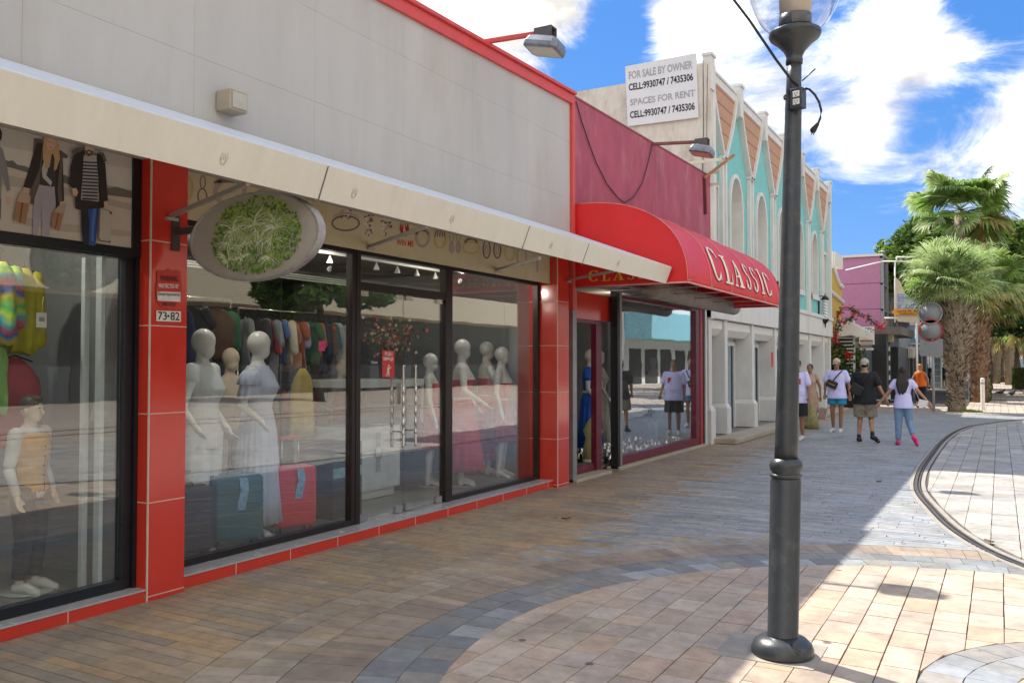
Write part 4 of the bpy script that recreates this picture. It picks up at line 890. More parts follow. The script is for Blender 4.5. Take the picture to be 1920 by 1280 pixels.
for i, yc in enumerate(posts):
    if 0 < i < 6: ar = archpts(yc, nh, NZ0, NZ1)
    elif i == 0: ar = [(18.0, NZ0), (18.0, 5.5), (18.55, 5.5), (18.55, NZ0)]
    else: ar = [(31.5, NZ0), (31.5, 5.5), (32.05, 5.5), (32.05, NZ0)]
    # niche: reveal + back + proud white surround
    mb = MB(); cy = (ar[0][0] + ar[-1][0]) / 2
    out = [(cy + (y - cy) * 1.17, z + (.09 if z > NZ0 + .1 else -.16)) for y, z in ar]
    n = len(ar)
    for j in range(n - 1):
        a, b, c, d = ar[j], ar[j + 1], out[j + 1], out[j]
        sh_ = lambda p: (cy + (p[0] - cy) * .985, p[1] - (.004 if p[1] > NZ0 + .1 else 0)); a2, b2 = sh_(a), sh_(b)
        for X in (XF + .05,): mb.add([(X, *a2), (X, *b2), (X, *c), (X, *d), (XF - .3, *a2), (XF - .3, *b2), (XF, *c), (XF, *d)], [(0, 1, 2, 3), (0, 1, 5, 4), (3, 2, 6, 7)])
    mb.box(XF - .3, out[0][0], NZ0 - .16, XF + .07, out[-1][0], NZ0)
    nw = mb.build('niche', M_stucco, B3)
    mb = MB(); mb.add([(XF - .3, *p) for p in ar], [tuple(range(n))]); mb.build('niche_back', mat('niche_grey', (.50, .48, .44), .7), nw)
# white spires edging the teal points, tan panels between
mb = MB(); tn = MB()
NS = 12
def spire(yc, s, k):  # k 0 bottom .. 1 top; side s
    z = 6.15 + (7.95 - 6.15) * k; half = .14 + (1.2 - .14) * (1 - k) ** 1.35; return yc + s * half * .98, z
for i, yc in enumerate(posts):
    for s in (-1, 1):
        if (i == 0 and s < 0) or (i == 6 and s > 0): continue
        pts = [spire(yc, s, k / NS) for k in range(NS + 1)]
        for (a, b) in zip(pts, pts[1:]):
            w_ = .055
            q = [(a[0] - w_, a[1]), (a[0] + w_, a[1]), (b[0] + w_, b[1]), (b[0] - w_, b[1])]; mb.prism(q, lambda u, v, w2: (XF + w2, u, v), .13, back=False)
    mb.box(XF, yc - .13, 7.4, -5.17, yc + .13, 8.1); mb.box(XF - .02, yc - .155, 8.103, -5.14, yc + .155, 8.16)
for i in range(6):
    pl = [spire(posts[i], 1, k / NS) for k in range(NS + 1)]; pr = [spire(posts[i + 1], -1, k / NS) for k in range(NS + 1)]
    for (a, b, c, d) in zip(pl, pl[1:], pr[1:], pr):
        tn.prism([(min(a[0] , d[0]), a[1]), (d[0], d[1]), (c[0], c[1]), (b[0], b[1])], lambda u, v, w2: (XF + w2, u, v), .075, back=False)
mb.build('spires', M_stucco, B3)
# grooves across tan panels
for i in range(6):
    for k in (2, 4, 6, 8, 10):
        a = spire(posts[i], 1, k / NS); b = spire(posts[i + 1], -1, k / NS); tn.box(XF + .074, a[0] + .05, a[1], XF + .079, b[0] - .05, a[1] + .018, 1)
tn.build('tan_panels', [M_tan, mat('tan_groove', (.22, .13, .09), .8)], B3)
mb = MB(); mb.box(-5.6, YA + .252, 7.72, -5.265, YB, 7.90); mb.box(-5.61, YA + .252, 7.903, -5.235, YB, 7.95); mb.build('parapet', M_stucco, B3)
for m_ in mids:
    mb = MB()
    for s in (-.13, .13): mb.box(XF, m_ + s - .05, 3.3, XF + .10, m_ + s + .05, 6.16)
    mb.box(XF, m_ - .079, 3.3, XF + .04, m_ + .079, 6.3); mb.box(XF, m_ - .2, 6.163, XF + .13, m_ + .2, 6.24); mb.build('pilaster', M_stucco, B3, bevel=.01)
for y in (YA + .30, YB - .16): MB().box(XF, y - .04, 3.3, XF + .15, y + .16, 8.0).build('corner_strip', M_stucco, B3, bevel=.01)
mb = MB(); mb.box(-5.6, YA, 2.62, -5.19, YB, 3.18); mb.box(-5.6, YA - .001, 3.183, -5.15, YB, 3.30); mb.build('band', M_stucco, B3, bevel=.01)
ms = [17.72] + mids + [32.35]
for i, m_ in enumerate(ms):
    hw = .11; mb = MB()
    if i == 0: mb.box(-5.95, YA, .0, -5.69, 17.85, 2.6)
    mb.box(-5.68, m_ - hw, .8, -5.25, m_ + hw, 2.619)
    mb.loft([[(-5.68, m_ - hw - .05, .13 if i else 0), (-5.19, m_ - hw - .05, .13 if i else 0), (-5.19, m_ + hw + .05, .13 if i else 0), (-5.68, m_ + hw + .05, .13 if i else 0)], [(-5.68, m_ - hw - .05, .70), (-5.19, m_ - hw - .05, .70), (-5.19, m_ + hw + .05, .70), (-5.68, m_ + hw + .05, .70)], [(-5.68, m_ - hw - .001, .8), (-5.249, m_ - hw - .001, .8), (-5.249, m_ + hw + .001, .8), (-5.68, m_ + hw + .001, .8)]], sm=False)
    mb.build('ground_pillar', M_stucco, B3, bevel=.01)
mb = MB(); mb.box(-6.6, YA, .0, -5.251, YB, .115); mb.build('porch_floor', mat('porch_tile', (.22, .20, .19), .5), B3)
mb = MB(); mb.box(-5.9, YA + .3, .116, -5.70, YB - .26, 2.619); mb.build('lower_wall', M_stucco, B3)
M_bluegl = mat('door_glass_blue', (.24, .31, .38), .08, spec=.8)
for i, (a, b) in enumerate(zip(ms, ms[1:])):
    mb = MB(); mb.loft([[( x, y, z) for x, z in ((-5.69, 2.6), (-5.30, 2.6), (-5.30, 2.42), (-5.42, 2.27), (-5.69, 2.27))] for y in (a + .13, b - .13)], sm=False); mb.build('shutter_box', M_white, B3, bevel=.006)
    d1 = b - .14; d0 = max(a + .2, d1 - 1.15)
    f = MB().box(-5.699, d0, .12, -5.66, d0 + .06, 2.2).box(-5.699, d1 - .06, .12, -5.66, d1, 2.2).box(-5.699, d0 + .061, 2.1, -5.66, d1 - .061, 2.2).build('door', M_white, B3)
    MB().box(-5.698, d0 + .062, .13, -5.68, d1 - .062, 2.098).build('glass', M_bluegl, f); MB().box(-5.679, d1 - .30, .13, -5.66, d1 - .25, 2.09).build('stile', M_black, f)
# electrical strips on the corner
mb = MB(); mb.tube([(-5.33, YA - .015, 8.0), (-5.33, YA - .02, 6.2), (-5.36, YA - .015, 5.6)], .007, 5); mb.tube([(-5.24, YA - .012, 7.9), (-5.27, YA - .015, 6.0)], .005, 5); mb.build('corner_wires', M_black, B3)
# for sale board
FS = thing('for_sale_board', 'white sale and rent board with phone numbers on the weathered side wall', 'sign', (-6.2, 17.5, 7.4))
YS = 17.53
q = [onY(*p, YS) for p in [(1177, 237), (1309, 220), (1305, 100), (1172, 125)]]
mb = MB(); mb.add(q + [p + Vector((0, .04, 0)) for p in q], [(0, 1, 2, 3), (4, 5, 6, 7)] + [(k, (k + 1) % 4, 4 + (k + 1) % 4, 4 + k) for k in range(4)]); mb.build('panel', mat('board_white', (.70, .71, .72), .5, var=.03), FS)
qo = [p + Vector((0, -.003, 0)) for p in q]
def bfn(u0, u1, v0, v1):
    def f(u, v):
        uu = u0 + (u1 - u0) * u; vv = v0 + (v1 - v0) * v
        return (qo[0] * (1 - uu) + qo[1] * uu) * (1 - vv) + (qo[3] * (1 - uu) + qo[2] * uu) * vv
    return f
mb = MB(); text(mb, 'FOR SALE BY OWNER', bfn(.05, .95, .77, .90), 0, bold=.03); text(mb, 'SPACES FOR RENT', bfn(.05, .97, .33, .44), 0, bold=.03)
text(mb, 'CELL:9930747 / 7435306', bfn(.04, .95, .58, .70), 1, bold=.03); text(mb, 'CELL:9930747 / 7435306', bfn(.04, .96, .12, .24), 1, bold=.03)
mb.build('lettering', [mat('grey_ink', (.36, .37, .38), .6), mat('black_ink', (.02, .02, .02), .6)], FS, fix=False)
# small fixtures on the far front: barber pole, hanging board
BP = thing('barber_pole', 'barber pole with blue stripes on a black bracket beside the white building corner', 'barber pole', (-4.6, 31, 3))
def cyl_px(px, y0, y1, Y, rpx):
    a, b = onY(px, y0, Y), onY(px, y1, Y); r = rpx * (a - EYE).dot(fv) / FPX; return a, b, r
a, b, r = cyl_px(1547, 562, 598, 30.6, 4.6)
mb = MB(); N = 16; H = 26
for j in range(H):
    for k in range(N):
        t0, t1 = 2 * math.pi * k / N, 2 * math.pi * (k + 1) / N; z0, z1 = b.z + (a.z - b.z) * j / H, b.z + (a.z - b.z) * (j + 1) / H
        g = (j * 2 + k) % 8; mb.add([(a.x + r * math.cos(t), a.y + r * math.sin(t), z) for t, z in ((t0, z0), (t1, z0), (t1, z1), (t0, z1))], [(0, 1, 2, 3)], 1 if g in (0, 1) else 0, True)
mb.build('cylinder', [M_white, mat('stripe_blue', (.05, .12, .42), .4)], BP)
mb = MB(); mb.lathe((a.x, a.y, a.z), [(r * 1.5, 0), (r * 1.6, .03), (r * .8, .12), (.02, .14), (.01, .22)], 16); mb.lathe((a.x, a.y, b.z), [(.01, -.3), (.03, -.16), (r * .8, -.12), (r * 1.6, -.03), (r * 1.5, 0)], 16); mb.build('cap', M_black, BP)
mb = MB(); p = onY(1535, 555, 30.6); q_ = onY(1535, 603, 30.6); mb.bar(p, q_, .05, .05); mb.bar(p, (a.x, a.y, a.z + .12), .03, .03); mb.bar(q_, (a.x, a.y, b.z - .1), .03, .03); mb.bar(onY(1526, 566, 30.6), onY(1535, 566, 30.6), .03, .03); mb.bar(onY(1526, 595, 30.6), onY(1535, 595, 30.6), .03, .03); mb.bar(onY(1526, 566, 30.6), (XF, 30.6, onY(1526, 566, 30.6).z), .03, .03); mb.build('bracket', M_black, BP)
HB = thing('hanging_sign', 'black and pink cut out sign hanging beside the barber pole', 'sign', (-4.9, 30, 3))
def cut(pts, Y, m, name, t=.05, par=HB): mb = MB(); P = [onY(*p, Y) for p in pts]; n = len(P); mb.add(P + [p + Vector((0, t, 0)) for p in P], [tuple(range(n)), tuple(range(n, 2 * n))] + [(k, (k + 1) % n, n + (k + 1) % n, n + k) for k in range(n)]); return mb.build(name, m, par)
cut([(1508, 558), (1513, 556), (1516, 570), (1515, 600), (1511, 604), (1508, 600)], 30.0, M_black, 'blade'); cut([(1515, 558), (1522, 560), (1526, 562), (1526, 590), (1520, 593), (1515, 590)], 30.02, M_black, 'board')
M_pink = mat('sign_pink', (.55, .10, .28), .5)
cut([(1514, 556), (1521, 557), (1524, 545), (1526, 556), (1522, 562), (1518, 566), (1519, 580), (1526, 583), (1526, 590), (1517, 586), (1514, 566)], 29.96, M_pink, 'figure', .03); cut([(1504, 604), (1508, 598), (1509, 604), (1516, 600), (1523, 604), (1518, 607), (1509, 608)], 29.96, M_pink, 'ribbon', .03)
SP = thing('wall_sticker', 'red and white sticker on the ground floor pillar of the white building', 'sticker', (-5.1, 23.8, 1.4))
mb = MB(); q = [onX(*p, -5.243) for p in [(1446, 660), (1450, 660), (1450, 688), (1446, 688)]]; mb.add(q + [p + Vector((-.004, 0, 0)) for p in q], [(0, 1, 2, 3), (4, 5, 6, 7), (0, 1, 5, 4), (1, 2, 6, 5), (2, 3, 7, 6), (3, 0, 4, 7)]); mb.build('sheet', MATS['sign_red'], SP)

# pipes and meter boxes low on the white building
mb = MB(); mb.tube([(-5.3, 17.57, 0.1), (-5.3, 17.57, 2.6)], .018, 6); mb.tube([(-5.135, 26.1, 3.3), (-5.2, 26.1, 3.9), (-5.2, 26.1, 6.1)], .02, 6); mb.build('drain_pipe', M_stucco, B3)
# ================= people and mannequins =================
def skel(H, fem=False, pose=None):
    s = H / 1.75; sw = .165 if fem else .19
    J = dict(hipL=(-.095, 0, .92), hipR=(.095, 0, .92), kneeL=(-.10, .02, .50), kneeR=(.10, .02, .50), ankL=(-.10, -.02, .09), ankR=(.10, -.02, .09),
             toeL=(-.115, .14, .03), toeR=(.115, .14, .03), shL=(-sw, 0, 1.42), shR=(sw, 0, 1.42), elbL=(-sw - .06, -.02, 1.13), elbR=(sw + .06, -.02, 1.13),
             wrL=(-sw - .075, .05, .88), wrR=(sw + .075, .05, .88), head=(0, .015, 1.63), handL=None, handR=None)
    J.update(pose or {})
    return {k: (Vector(v) * s if v is not None else None) for k, v in J.items()}, s
def hand(mb, w, e, s, d=None, curl=.35, side=1):
    """palm, four bent fingers of different length and a thumb from the palm's side"""
    d = (d or (w - e)).normalized(); up = Vector((0, 1, 0)) if abs(d.y) < .8 else Vector((0, 0, 1))
    a = d.cross(up).normalized(); n = a.cross(d).normalized()   # a: across the palm, n: palm normal
    mb.caps(w, .026 * s, w + d * .03 * s, .027 * s, 10)
    for k, (off, ln) in enumerate(((-.028, .060), (-.010, .074), (.009, .070), (.027, .055))):
        b = w + d * .075 * s + a * off * s; mb.caps(w + d * .02 * s + a * off * .6 * s, .016 * s, b, .013 * s, 8)
        k1 = (d + n * curl * .6).normalized(); k2 = (d + n * curl * 1.6).normalized()
        m = b + k1 * ln * .5 * s; mb.caps(b, .0095 * s, m, .009 * s, 8); mb.caps(m, .009 * s, m + k2 * ln * .5 * s, .007 * s, 8)
    t0 = w + d * .02 * s - a * .024 * s * side; t1 = t0 + (d * .6 - a * side * .8 + n * .3).normalized() * .035 * s; mb.caps(t0, .013 * s, t1, .010 * s, 8); mb.caps(t1, .010 * s, t1 + (d - a * side * .2 + n * .3).normalized() * .03 * s, .008 * s, 8)
TORSO = [(.84, .155, .105, -.01), (.90, .172, .118, -.01), (.97, .165, .115, -.005), (1.06, .138, .098, 0), (1.16, .145, .104, .005), (1.27, .168, .118, .01), (1.36, .178, .112, .005), (1.42, .165, .085, 0), (1.46, .11, .065, 0), (1.49, .062, .056, 0)]
def torso(mb, s, fem=False, infl=0, z0=0, z1=9, belly=0, n=20, J=None):
    rr = []
    for z, rx, ry, yo in TORSO:
        if z < z0 or z > z1: continue
        if fem: rx *= {.84: 1.08, .90: 1.08, .97: 1.0, 1.06: .88, 1.16: .88}.get(z, .90)
        b = belly * math.exp(-((z - 1.05) / .14) ** 2); ry2 = ry + b * .5 + (.022 if fem and 1.2 < z < 1.3 else 0); rx2 = rx + b * .6
        rr.append([Vector(((rx2 + infl) * math.cos(t), yo + b * .4 + (.018 if fem and 1.2 < z < 1.3 else 0) + (ry2 + infl) * math.sin(t), z)) * s for t in [2 * math.pi * k / n for k in range(n)]])
    mb.loft(rr); return rr
def body_mesh(J, s, fem=False, fat=1.0, face=True, headsc=1, belly=0, hands=True):
    mb = MB(); torso(mb, s, fem, 0, belly=belly)
    for S in 'LR':
        h, k, a, t = J['hip' + S], J['knee' + S], J['ank' + S], J['toe' + S]
        mb.caps(h, .088 * s * fat, k, .056 * s * fat, 14); mb.caps(k, .055 * s * fat, a, .036 * s * fat ** .5, 14)
        c = k + (a - k) * .3; back = Vector((0, -.016 * s, 0)); mb.ball(c + back, .05 * s * fat, .05 * s * fat, .11 * s)
        mb.caps(a, .037 * s, a + (t - a) * .15 + Vector((0, -.02 * s, -.03 * s)), .034 * s, 10); mb.caps(a + (t - a) * .1, .034 * s, t, .026 * s, 10); mb.caps(t + Vector((-.02 * s, -.02 * s, 0)), .024 * s, t + Vector((.02 * s, -.02 * s, 0)), .024 * s, 8)
        sh, e, w = J['sh' + S], J['elb' + S], J['wr' + S]
        mb.caps(sh * .97, .052 * s, e, .037 * s * fat ** .5, 12); mb.caps(e, .037 * s, w, .024 * s, 12)
        if hands: hand(mb, w, e, s, None if J['hand' + S] is None else J['hand' + S], side=1 if S == 'R' else -1)
        else: mb.ball(w + (w - e).normalized() * .06 * s, .035 * s, .03 * s, .05 * s)
        mb.caps(Vector((0, 0, 1.42)) * s, .06 * s, sh * .98, .05 * s, 10)
    hd = J['head']; q = headsc
    mb.caps((0, -.01 * s, 1.45 * s), .054 * s, hd - Vector((0, .01, .04)) * s, .050 * s, 12)
    mb.ball(hd + Vector((0, -.008, .022)) * s, .076 * s * q, .094 * s * q, .098 * s * q, 20); mb.ball(hd + Vector((0, .018, -.045)) * s, .056 * s * q, .066 * s * q, .072 * s * q, 16)
    if face:
        mb.caps(hd + Vector((0, .088, .005)) * s, .010 * s, hd + Vector((0, .103, -.026)) * s, .015 * s, 8)
        for sx in (-1, 1): mb.ball(hd + Vector((sx * .077, -.005, -.01)) * s, .012 * s, .02 * s, .032 * s, 8); mb.ball(hd + Vector((sx * .032, .076, .018)) * s, .018 * s, .014 * s, .012 * s, 8)
        mb.caps(hd + Vector((-.02, .082, -.055)) * s, .008 * s, hd + Vector((.02, .082, -.055)) * s, .008 * s, 8); mb.ball(hd + Vector((0, .07, -.09)) * s, .02 * s, .018 * s, .018 * s, 8)
    return mb
def sleeve(mb, J, s, S, k=.55, r=.068):
    sh, e = J['sh' + S], J['elb' + S]; q = sh + (e - sh) * k
    d = (q - sh).normalized(); mb.caps(Vector((0, 0, 1.40)) * s + Vector((sh.x * .35, 0, 0)), .078 * s, sh, .062 * s, 14); mb.caps(sh, .064 * s, q - d * .03 * s, r * s, 14); tubeclose(mb, sh, q, .058 * s, r * s)
def tubeclose(mb, p, q, r0, r1, n=14):
    d = (q - p).normalized(); a = d.cross(Vector((0, 1, 0)));
    if a.length < 1e-3: a = d.cross(Vector((1, 0, 0)))
    a.normalize(); b = d.cross(a); ring = lambda c, r: [c + (a * math.cos(t) + b * math.sin(t)) * r for t in [2 * math.pi * k / n for k in range(n)]]
    mb.loft([ring(p, r0), ring(p + (q - p) * .5, (r0 + r1) / 2), ring(q, r1)])
def tee(parent, J, s, m, fem=False, hem=.84, infl=.020, belly=0, slv=.6, name='shirt', vox=.014, r=.068):
    mb = MB(); rr = torso(mb, s, fem, infl, belly=belly, z1=1.47); 
    base = rr[0]; mb.loft([[p + Vector((0, 0, (hem - .84) * s)) for p in base] if hem < .84 else base, rr[1]])
    if hem < .84: mb.loft([[Vector((p.x * 1.02, p.y * 1.02, hem * s)) for p in base], base])
    if hem < .83:
        w0, w1 = (.205, .200) if fem else (.232, .222)
        mb.loft([[Vector(((w_ + infl * .3) * math.cos(t), -.005 + belly * .3 + (d_ + infl * .4 + belly * .4) * math.sin(t), z)) * s for t in [2 * math.pi * k / 24 for k in range(24)]] for z, w_, d_ in ((hem, w0, .150), (.88, w1, .150), (1.0, w1 - .025, .130), (1.12, w1 - .04, .118))])
    if slv:
        for S in 'LR': sleeve(mb, J, s, S, slv, r)
    o = mb.build(name, m, parent, local=True); return remesh(o, vox, 3)
def legs_wear(parent, J, s, m, frac=.85, infl=.018, name='shorts', fem=False, top=.98, flare=0, belly=0, vox=.014):
    mb = MB(); torso(mb, s, fem, min(infl, .014), z1=top, belly=0)
    for S in 'LR':
        h, k, a = J['hip' + S], J['knee' + S], J['ank' + S]
        if frac <= 1:
            q = h + (k - h) * frac; tubeclose(mb, h, q, (.094 + infl) * s, (.066 + infl + flare) * s); mb.caps(h, (.088 + infl) * s, h + (k - h) * .3, (.08 + infl) * s, 14)
        else:
            mb.caps(h, (.09 + infl) * s, k, (.060 + infl) * s, 14); q = k + (a - k) * (frac - 1); tubeclose(mb, k, q, (.060 + infl) * s, (.040 + infl + flare) * s); mb.ball(k + (a - k) * .3 + Vector((0, -.014, 0)) * s, (.05 + infl) * s, (.05 + infl) * s, .11 * s)
    o = mb.build(name, m, parent, local=True); return remesh(o, vox, 3)
def shoe(parent, J, s, S, m, name='shoe', high=0):
    a, t = J['ank' + S], J['toe' + S]; mb = MB(); d = (t - a); heel = a + Vector((0, -.03, -.045)) * s if t.z <= a.z + .02 else a
    up = Vector((0, 0, .012 * s))
    mb.caps(a + d * .05 + Vector((0, -.025 * s, -.035 * s)), .050 * s, a + d * .55, .050 * s, 12); mb.caps(a + d * .5, .050 * s, t + d.normalized() * .035 * s, .042 * s, 12)
    if high: mb.caps(a + Vector((0, 0, high * s)), .045 * s, a, .043 * s, 12)
    o = mb.build(name, m, parent, local=True); return remesh(o, .012, 3)
def person(label, loc, rz, H, skin, fem=False, pose=None, fat=1.0, belly=0, vox=.011, group=None, face=True, hands=True, name='person', cat='person', headsc=1):
    t = thing(name, label, cat, loc, rz, group); J, s = skel(H, fem, pose)
    b = body_mesh(J, s, fem, fat, belly=belly, face=face, hands=hands, headsc=headsc).build('body', skin, t, local=True); remesh(b, vox, 2); return t, J, s

SK1 = mat('skin_tan', (.40, .22, .14), .5, var=.05); SK2 = mat('skin_brown', (.27, .14, .09), .5, var=.05)
HAIRB = mat('hair_black', (.018, .012, .010), .5, var=.3, scale=40, stretch=(4, 4, .5)); TEEW = mat('tee_white', (.58, .58, .92), .8, var=.06, bump=.3, bscale=12); BLK = mat('cloth_black', (.014, .016, .020), .8, var=.2)
def eyes(t, J, s, m=None, glasses=False):
    hd = J['head']
    if glasses:
        mb = MB()
        for sx in (-1, 1): mb.ball(hd + Vector((sx * .032, .094, .016)) * s, .026 * s, .010 * s, .019 * s, 10); mb.caps(hd + Vector((sx * .055, .088, .02)) * s, .005 * s, hd + Vector((sx * .078, .0, .01)) * s, .005 * s, 6)
        mb.caps(hd + Vector((-.02, .1, .02)) * s, .005 * s, hd + Vector((.02, .1, .02)) * s, .005 * s, 6); mb.build('sunglasses', M_black, t, local=True)
    else:
        mb = MB()
        for sx in (-1, 1): mb.ball(hd + Vector((sx * .032, .088, .018)) * s, .010 * s, .006 * s, .006 * s, 8)
        mb.build('eyes', M_black, t, local=True)
def cap_(t, J, s, m, back=False):
    hd = J['head']; mb = MB(); f = -1 if back else 1
    rings = []
    for z, r in ((.02, 1.08), (.05, 1.09), (.09, .96), (.118, .66), (.134, .3), (.137, .05)): rings.append([hd + Vector((.080 * r * math.cos(k * math.pi / 10), -.006 + .098 * r * math.sin(k * math.pi / 10), z)) * s for k in range(20)])
    mb.loft(rings); mb.loft([[hd + Vector((.06 * math.cos(R(a)), f * (.085 + y + .02 * math.sin(R(a))), .028 - y * .35 - .012 * abs(math.cos(R(a))))) * s for a in (0, 30, 60, 90, 120, 150, 180)] + [hd + Vector((.06 * math.cos(R(a)), f * (.085 + y + .02 * math.sin(R(a))), .022 - y * .35 - .012 * abs(math.cos(R(a))))) * s for a in (180, 150, 120, 90, 60, 30, 0)] for y in (-.01, .03, .065)])
    mb.build('cap', m, t, local=True)

# couple holding hands, walking away
# woman
gw = onZ(1690, 838); WX, WY = gw.x, 19.4
t, J, s = person('woman in white tee, tight pale blue jeans and pink shoes, long black hair', (WX, WY, 0), R(6), 1.60, SK1, True, dict(kneeL=(-.10, .03, .50), ankL=(-.11, 0, .09), toeL=(-.13, .15, .03), kneeR=(.12, .02, .52), ankR=(.19, -.30, .24), toeR=(.25, -.27, .08), elbL=(-.32, .02, 1.15), wrL=(-.50, .03, .93), elbR=(.33, -.03, 1.18), wrR=(.54, -.02, .93), handR=(.3, .1, -.9), handL=(-.5, .05, -.8)), fat=1.12)
tee(t, J, s, TEEW, True, .82, .026, slv=.55); legs_wear(t, J, s, mat('jeans_pale', (.17, .28, .44), .8, var=.15, scale=14, stretch=(1, 1, .3)), 1.92, .020, 'jeans', True)
for S in 'LR': shoe(t, J, s, S, mat('shoe_pink', (.75, .02, .22), .5))
mb = MB(); hd = J['head']; mb.ball(hd + Vector((0, -.02, .03)) * s, .088 * s, .100 * s, .105 * s, 16)
for k in range(7): x = -.06 + k * .02; mb.caps(hd + Vector((x, -.05, .02)) * s, .045 * s, hd + Vector((x * 1.5 - .015, -.12, -.26)) * s, .048 * s, 10); mb.caps(hd + Vector((x * 1.5 - .015, -.12, -.26)) * s, .048 * s, hd + Vector((x * 1.1 - .03, -.15, -.44 - .05 * math.sin(k * 2.1))) * s, .022 * s, 8)
remesh(mb.build('hair', HAIRB, t, local=True), .012, 2)
hb = thing('handbag', 'small white shoulder bag hanging at the right hip of the woman in jeans', 'bag', (WX + .36, WY + .0, .86), R(6)); mb = MB(); mb.obox((0, 0, 0), (.085, .01, -.02), (0, .03, 0), (.02, 0, .07)); mb.build('body', mat('bag_white', (.70, .68, .66), .5), hb, local=True, bevel=.008)
mb = MB(); mb.tube([(-.05, 0, .06), (-.16, -.06, .3), (-.24, -.10, .45), (-.36, -.02, .50)], .006, 5); mb.build('strap', M_white, hb, local=True)
# man
gm = onZ(1615, 833); MX = gm.x; MY = 19.75
CAMO = mat('camo', (.24, .22, .17), .85, var=.35, scale=9, stain=(.05, .055, .035), stain_amt=1, sscale=8)
t, J, s = person('man in black tee and camouflage shorts with a backwards beige cap', (MX, MY, 0), R(-4), 1.77, SK1, False, dict(kneeL=(-.11, .05, .50), ankL=(-.13, .02, .09), toeL=(-.14, .17, .03), kneeR=(.11, .04, .50), ankR=(.17, -.16, .16), toeR=(.24, -.04, .05), elbR=(.30, -.01, 1.14), wrR=(.42, -.02, .90), handR=(.3, 0, -.9), elbL=(-.25, .02, 1.14), wrL=(-.22, .16, .92)), fat=1.05)
tee(t, J, s, BLK, False, .80, .042, slv=.72, r=.078); legs_wear(t, J, s, CAMO, .92, .04, 'shorts', flare=.03); cap_(t, J, s, mat('cap_beige', (.42, .38, .31), .8), True)
mb = MB(); mb.ball(J['head'] + Vector((0, -.02, -.0)) * s, .081 * s, .094 * s, .07 * s, 14); mb.build('hair', HAIRB, t, local=True)
for S in 'LR': shoe(t, J, s, S, M_black, high=.05)
sb = thing('sling_bag', 'black sling bag across the back of the man in camouflage shorts', 'bag', (MX - .1, MY - .14, 1.12), R(-4)); mb = MB(); mb.obox((-.03, -.06, 0), (.11, 0, -.06), (0, .04, 0), (.05, 0, .10)); mb.build('pouch', mat('bag_black', (.022, .024, .026), .6), sb, local=True, bevel=.03); mb = MB(); mb.tube([(.0, -.05, .04), (.12, -.07, .22), (.20, -.03, .33), (.21, .08, .37)], .014, 6); mb.build('strap', MATS['bag_black'], sb, local=True)
# man facing us, blue shorts
gx_ = onZ(1570, 810)
t, J, s = person('man walking this way in white tee, bright blue shorts, cap and sunglasses', (gx_.x, gx_.y, 0), R(174), 1.79, SK2, False, dict(kneeL=(-.10, .03, .5), ankL=(-.09, .05, .09), toeL=(-.11, .2, .03), ankR=(.11, -.08, .09), toeR=(.13, .07, .03), elbR=(.27, .0, 1.14), wrR=(.26, .08, .90), elbL=(-.27, -.02, 1.14), wrL=(-.30, .03, .88)), fat=.98, belly=.05)
tee(t, J, s, TEEW, False, .80, .034, belly=.05, slv=.72, r=.08); legs_wear(t, J, s, mat('shorts_blue', (.012, .23, .42), .7), .62, .03, 'shorts', flare=.03, belly=.02); cap_(t, J, s, mat('cap_sand', (.52, .40, .30), .8)); eyes(t, J, s, glasses=True)
for S in 'LR': shoe(t, J, s, S, mat('sandal_white', (.55, .55, .58), .6), 'sandal')
fb = thing('belt_bag', 'black belt bag slung over the chest of the man in blue shorts', 'bag', (gx_.x - .08, gx_.y - .18, 1.22), R(174)); mb = MB(); mb.obox((-.0, .03, -.05), (.12, 0, .05), (0, .045, 0), (-.035, 0, .085)); mb.build('pouch', MATS['bag_black'], fb, local=True, bevel=.03); mb = MB(); mb.tube([(.0, .03, .0), (-.12, .02, .15), (-.19, -.06, .25), (-.2, -.16, .27)], .016, 6); mb.build('strap', MATS['bag_black'], fb, local=True); mb = MB(); mb.obox((0, .078, -.045), (.08, 0, .035), (0, .002, 0), (-.003, 0, .005)); mb.build('zip', M_gold, fb, local=True)
# woman in beige
gb = onZ(1520, 802)
t, J, s = person('woman in a beige dress partly hidden behind the two men', (gb.x, gb.y, 0), R(172), 1.66, SK2, True, dict(elbL=(-.27, .0, 1.12), wrL=(-.29, .05, .86), elbR=(.26, 0, 1.12), wrR=(.28, .08, .88)), fat=1.1, belly=.03)
BEI = mat('dress_beige', (.45, .30, .23), .8)
mb = MB(); torso(mb, s, True, .02, belly=.03, z1=1.47); rr = []
for z, rx, ry in ((1.0, .19, .15), (.9, .21, .16), (.7, .22, .17), (.5, .225, .18), (.42, .225, .18)): rr.append([Vector((rx * math.cos(k * math.pi / 14) * (1 + .03 * math.sin(k * 3)), ry * math.sin(k * math.pi / 14), z)) * s for k in range(28)])
mb.loft(rr); [sleeve(mb, J, s, S, .3) for S in 'LR']; remesh(mb.build('dress', BEI, t, local=True), .014, 3)
mb = MB(); mb.ball(J['head'] + Vector((0, -.02, .03)) * s, .086 * s, .098 * s, .098 * s, 14); mb.ball(J['head'] + Vector((0, -.10, .06)) * s, .04 * s); mb.build('hair', HAIRB, t, local=True); eyes(t, J, s)
for S in 'LR': shoe(t, J, s, S, M_black)
pb = thing('shopping_bag', 'green see through plastic bag full of shopping carried by the woman in beige', 'bag', (gb.x + .02, gb.y - .3, .75))
mb = MB(); c = onY(1521, 785, gb.y - .35); rr = []
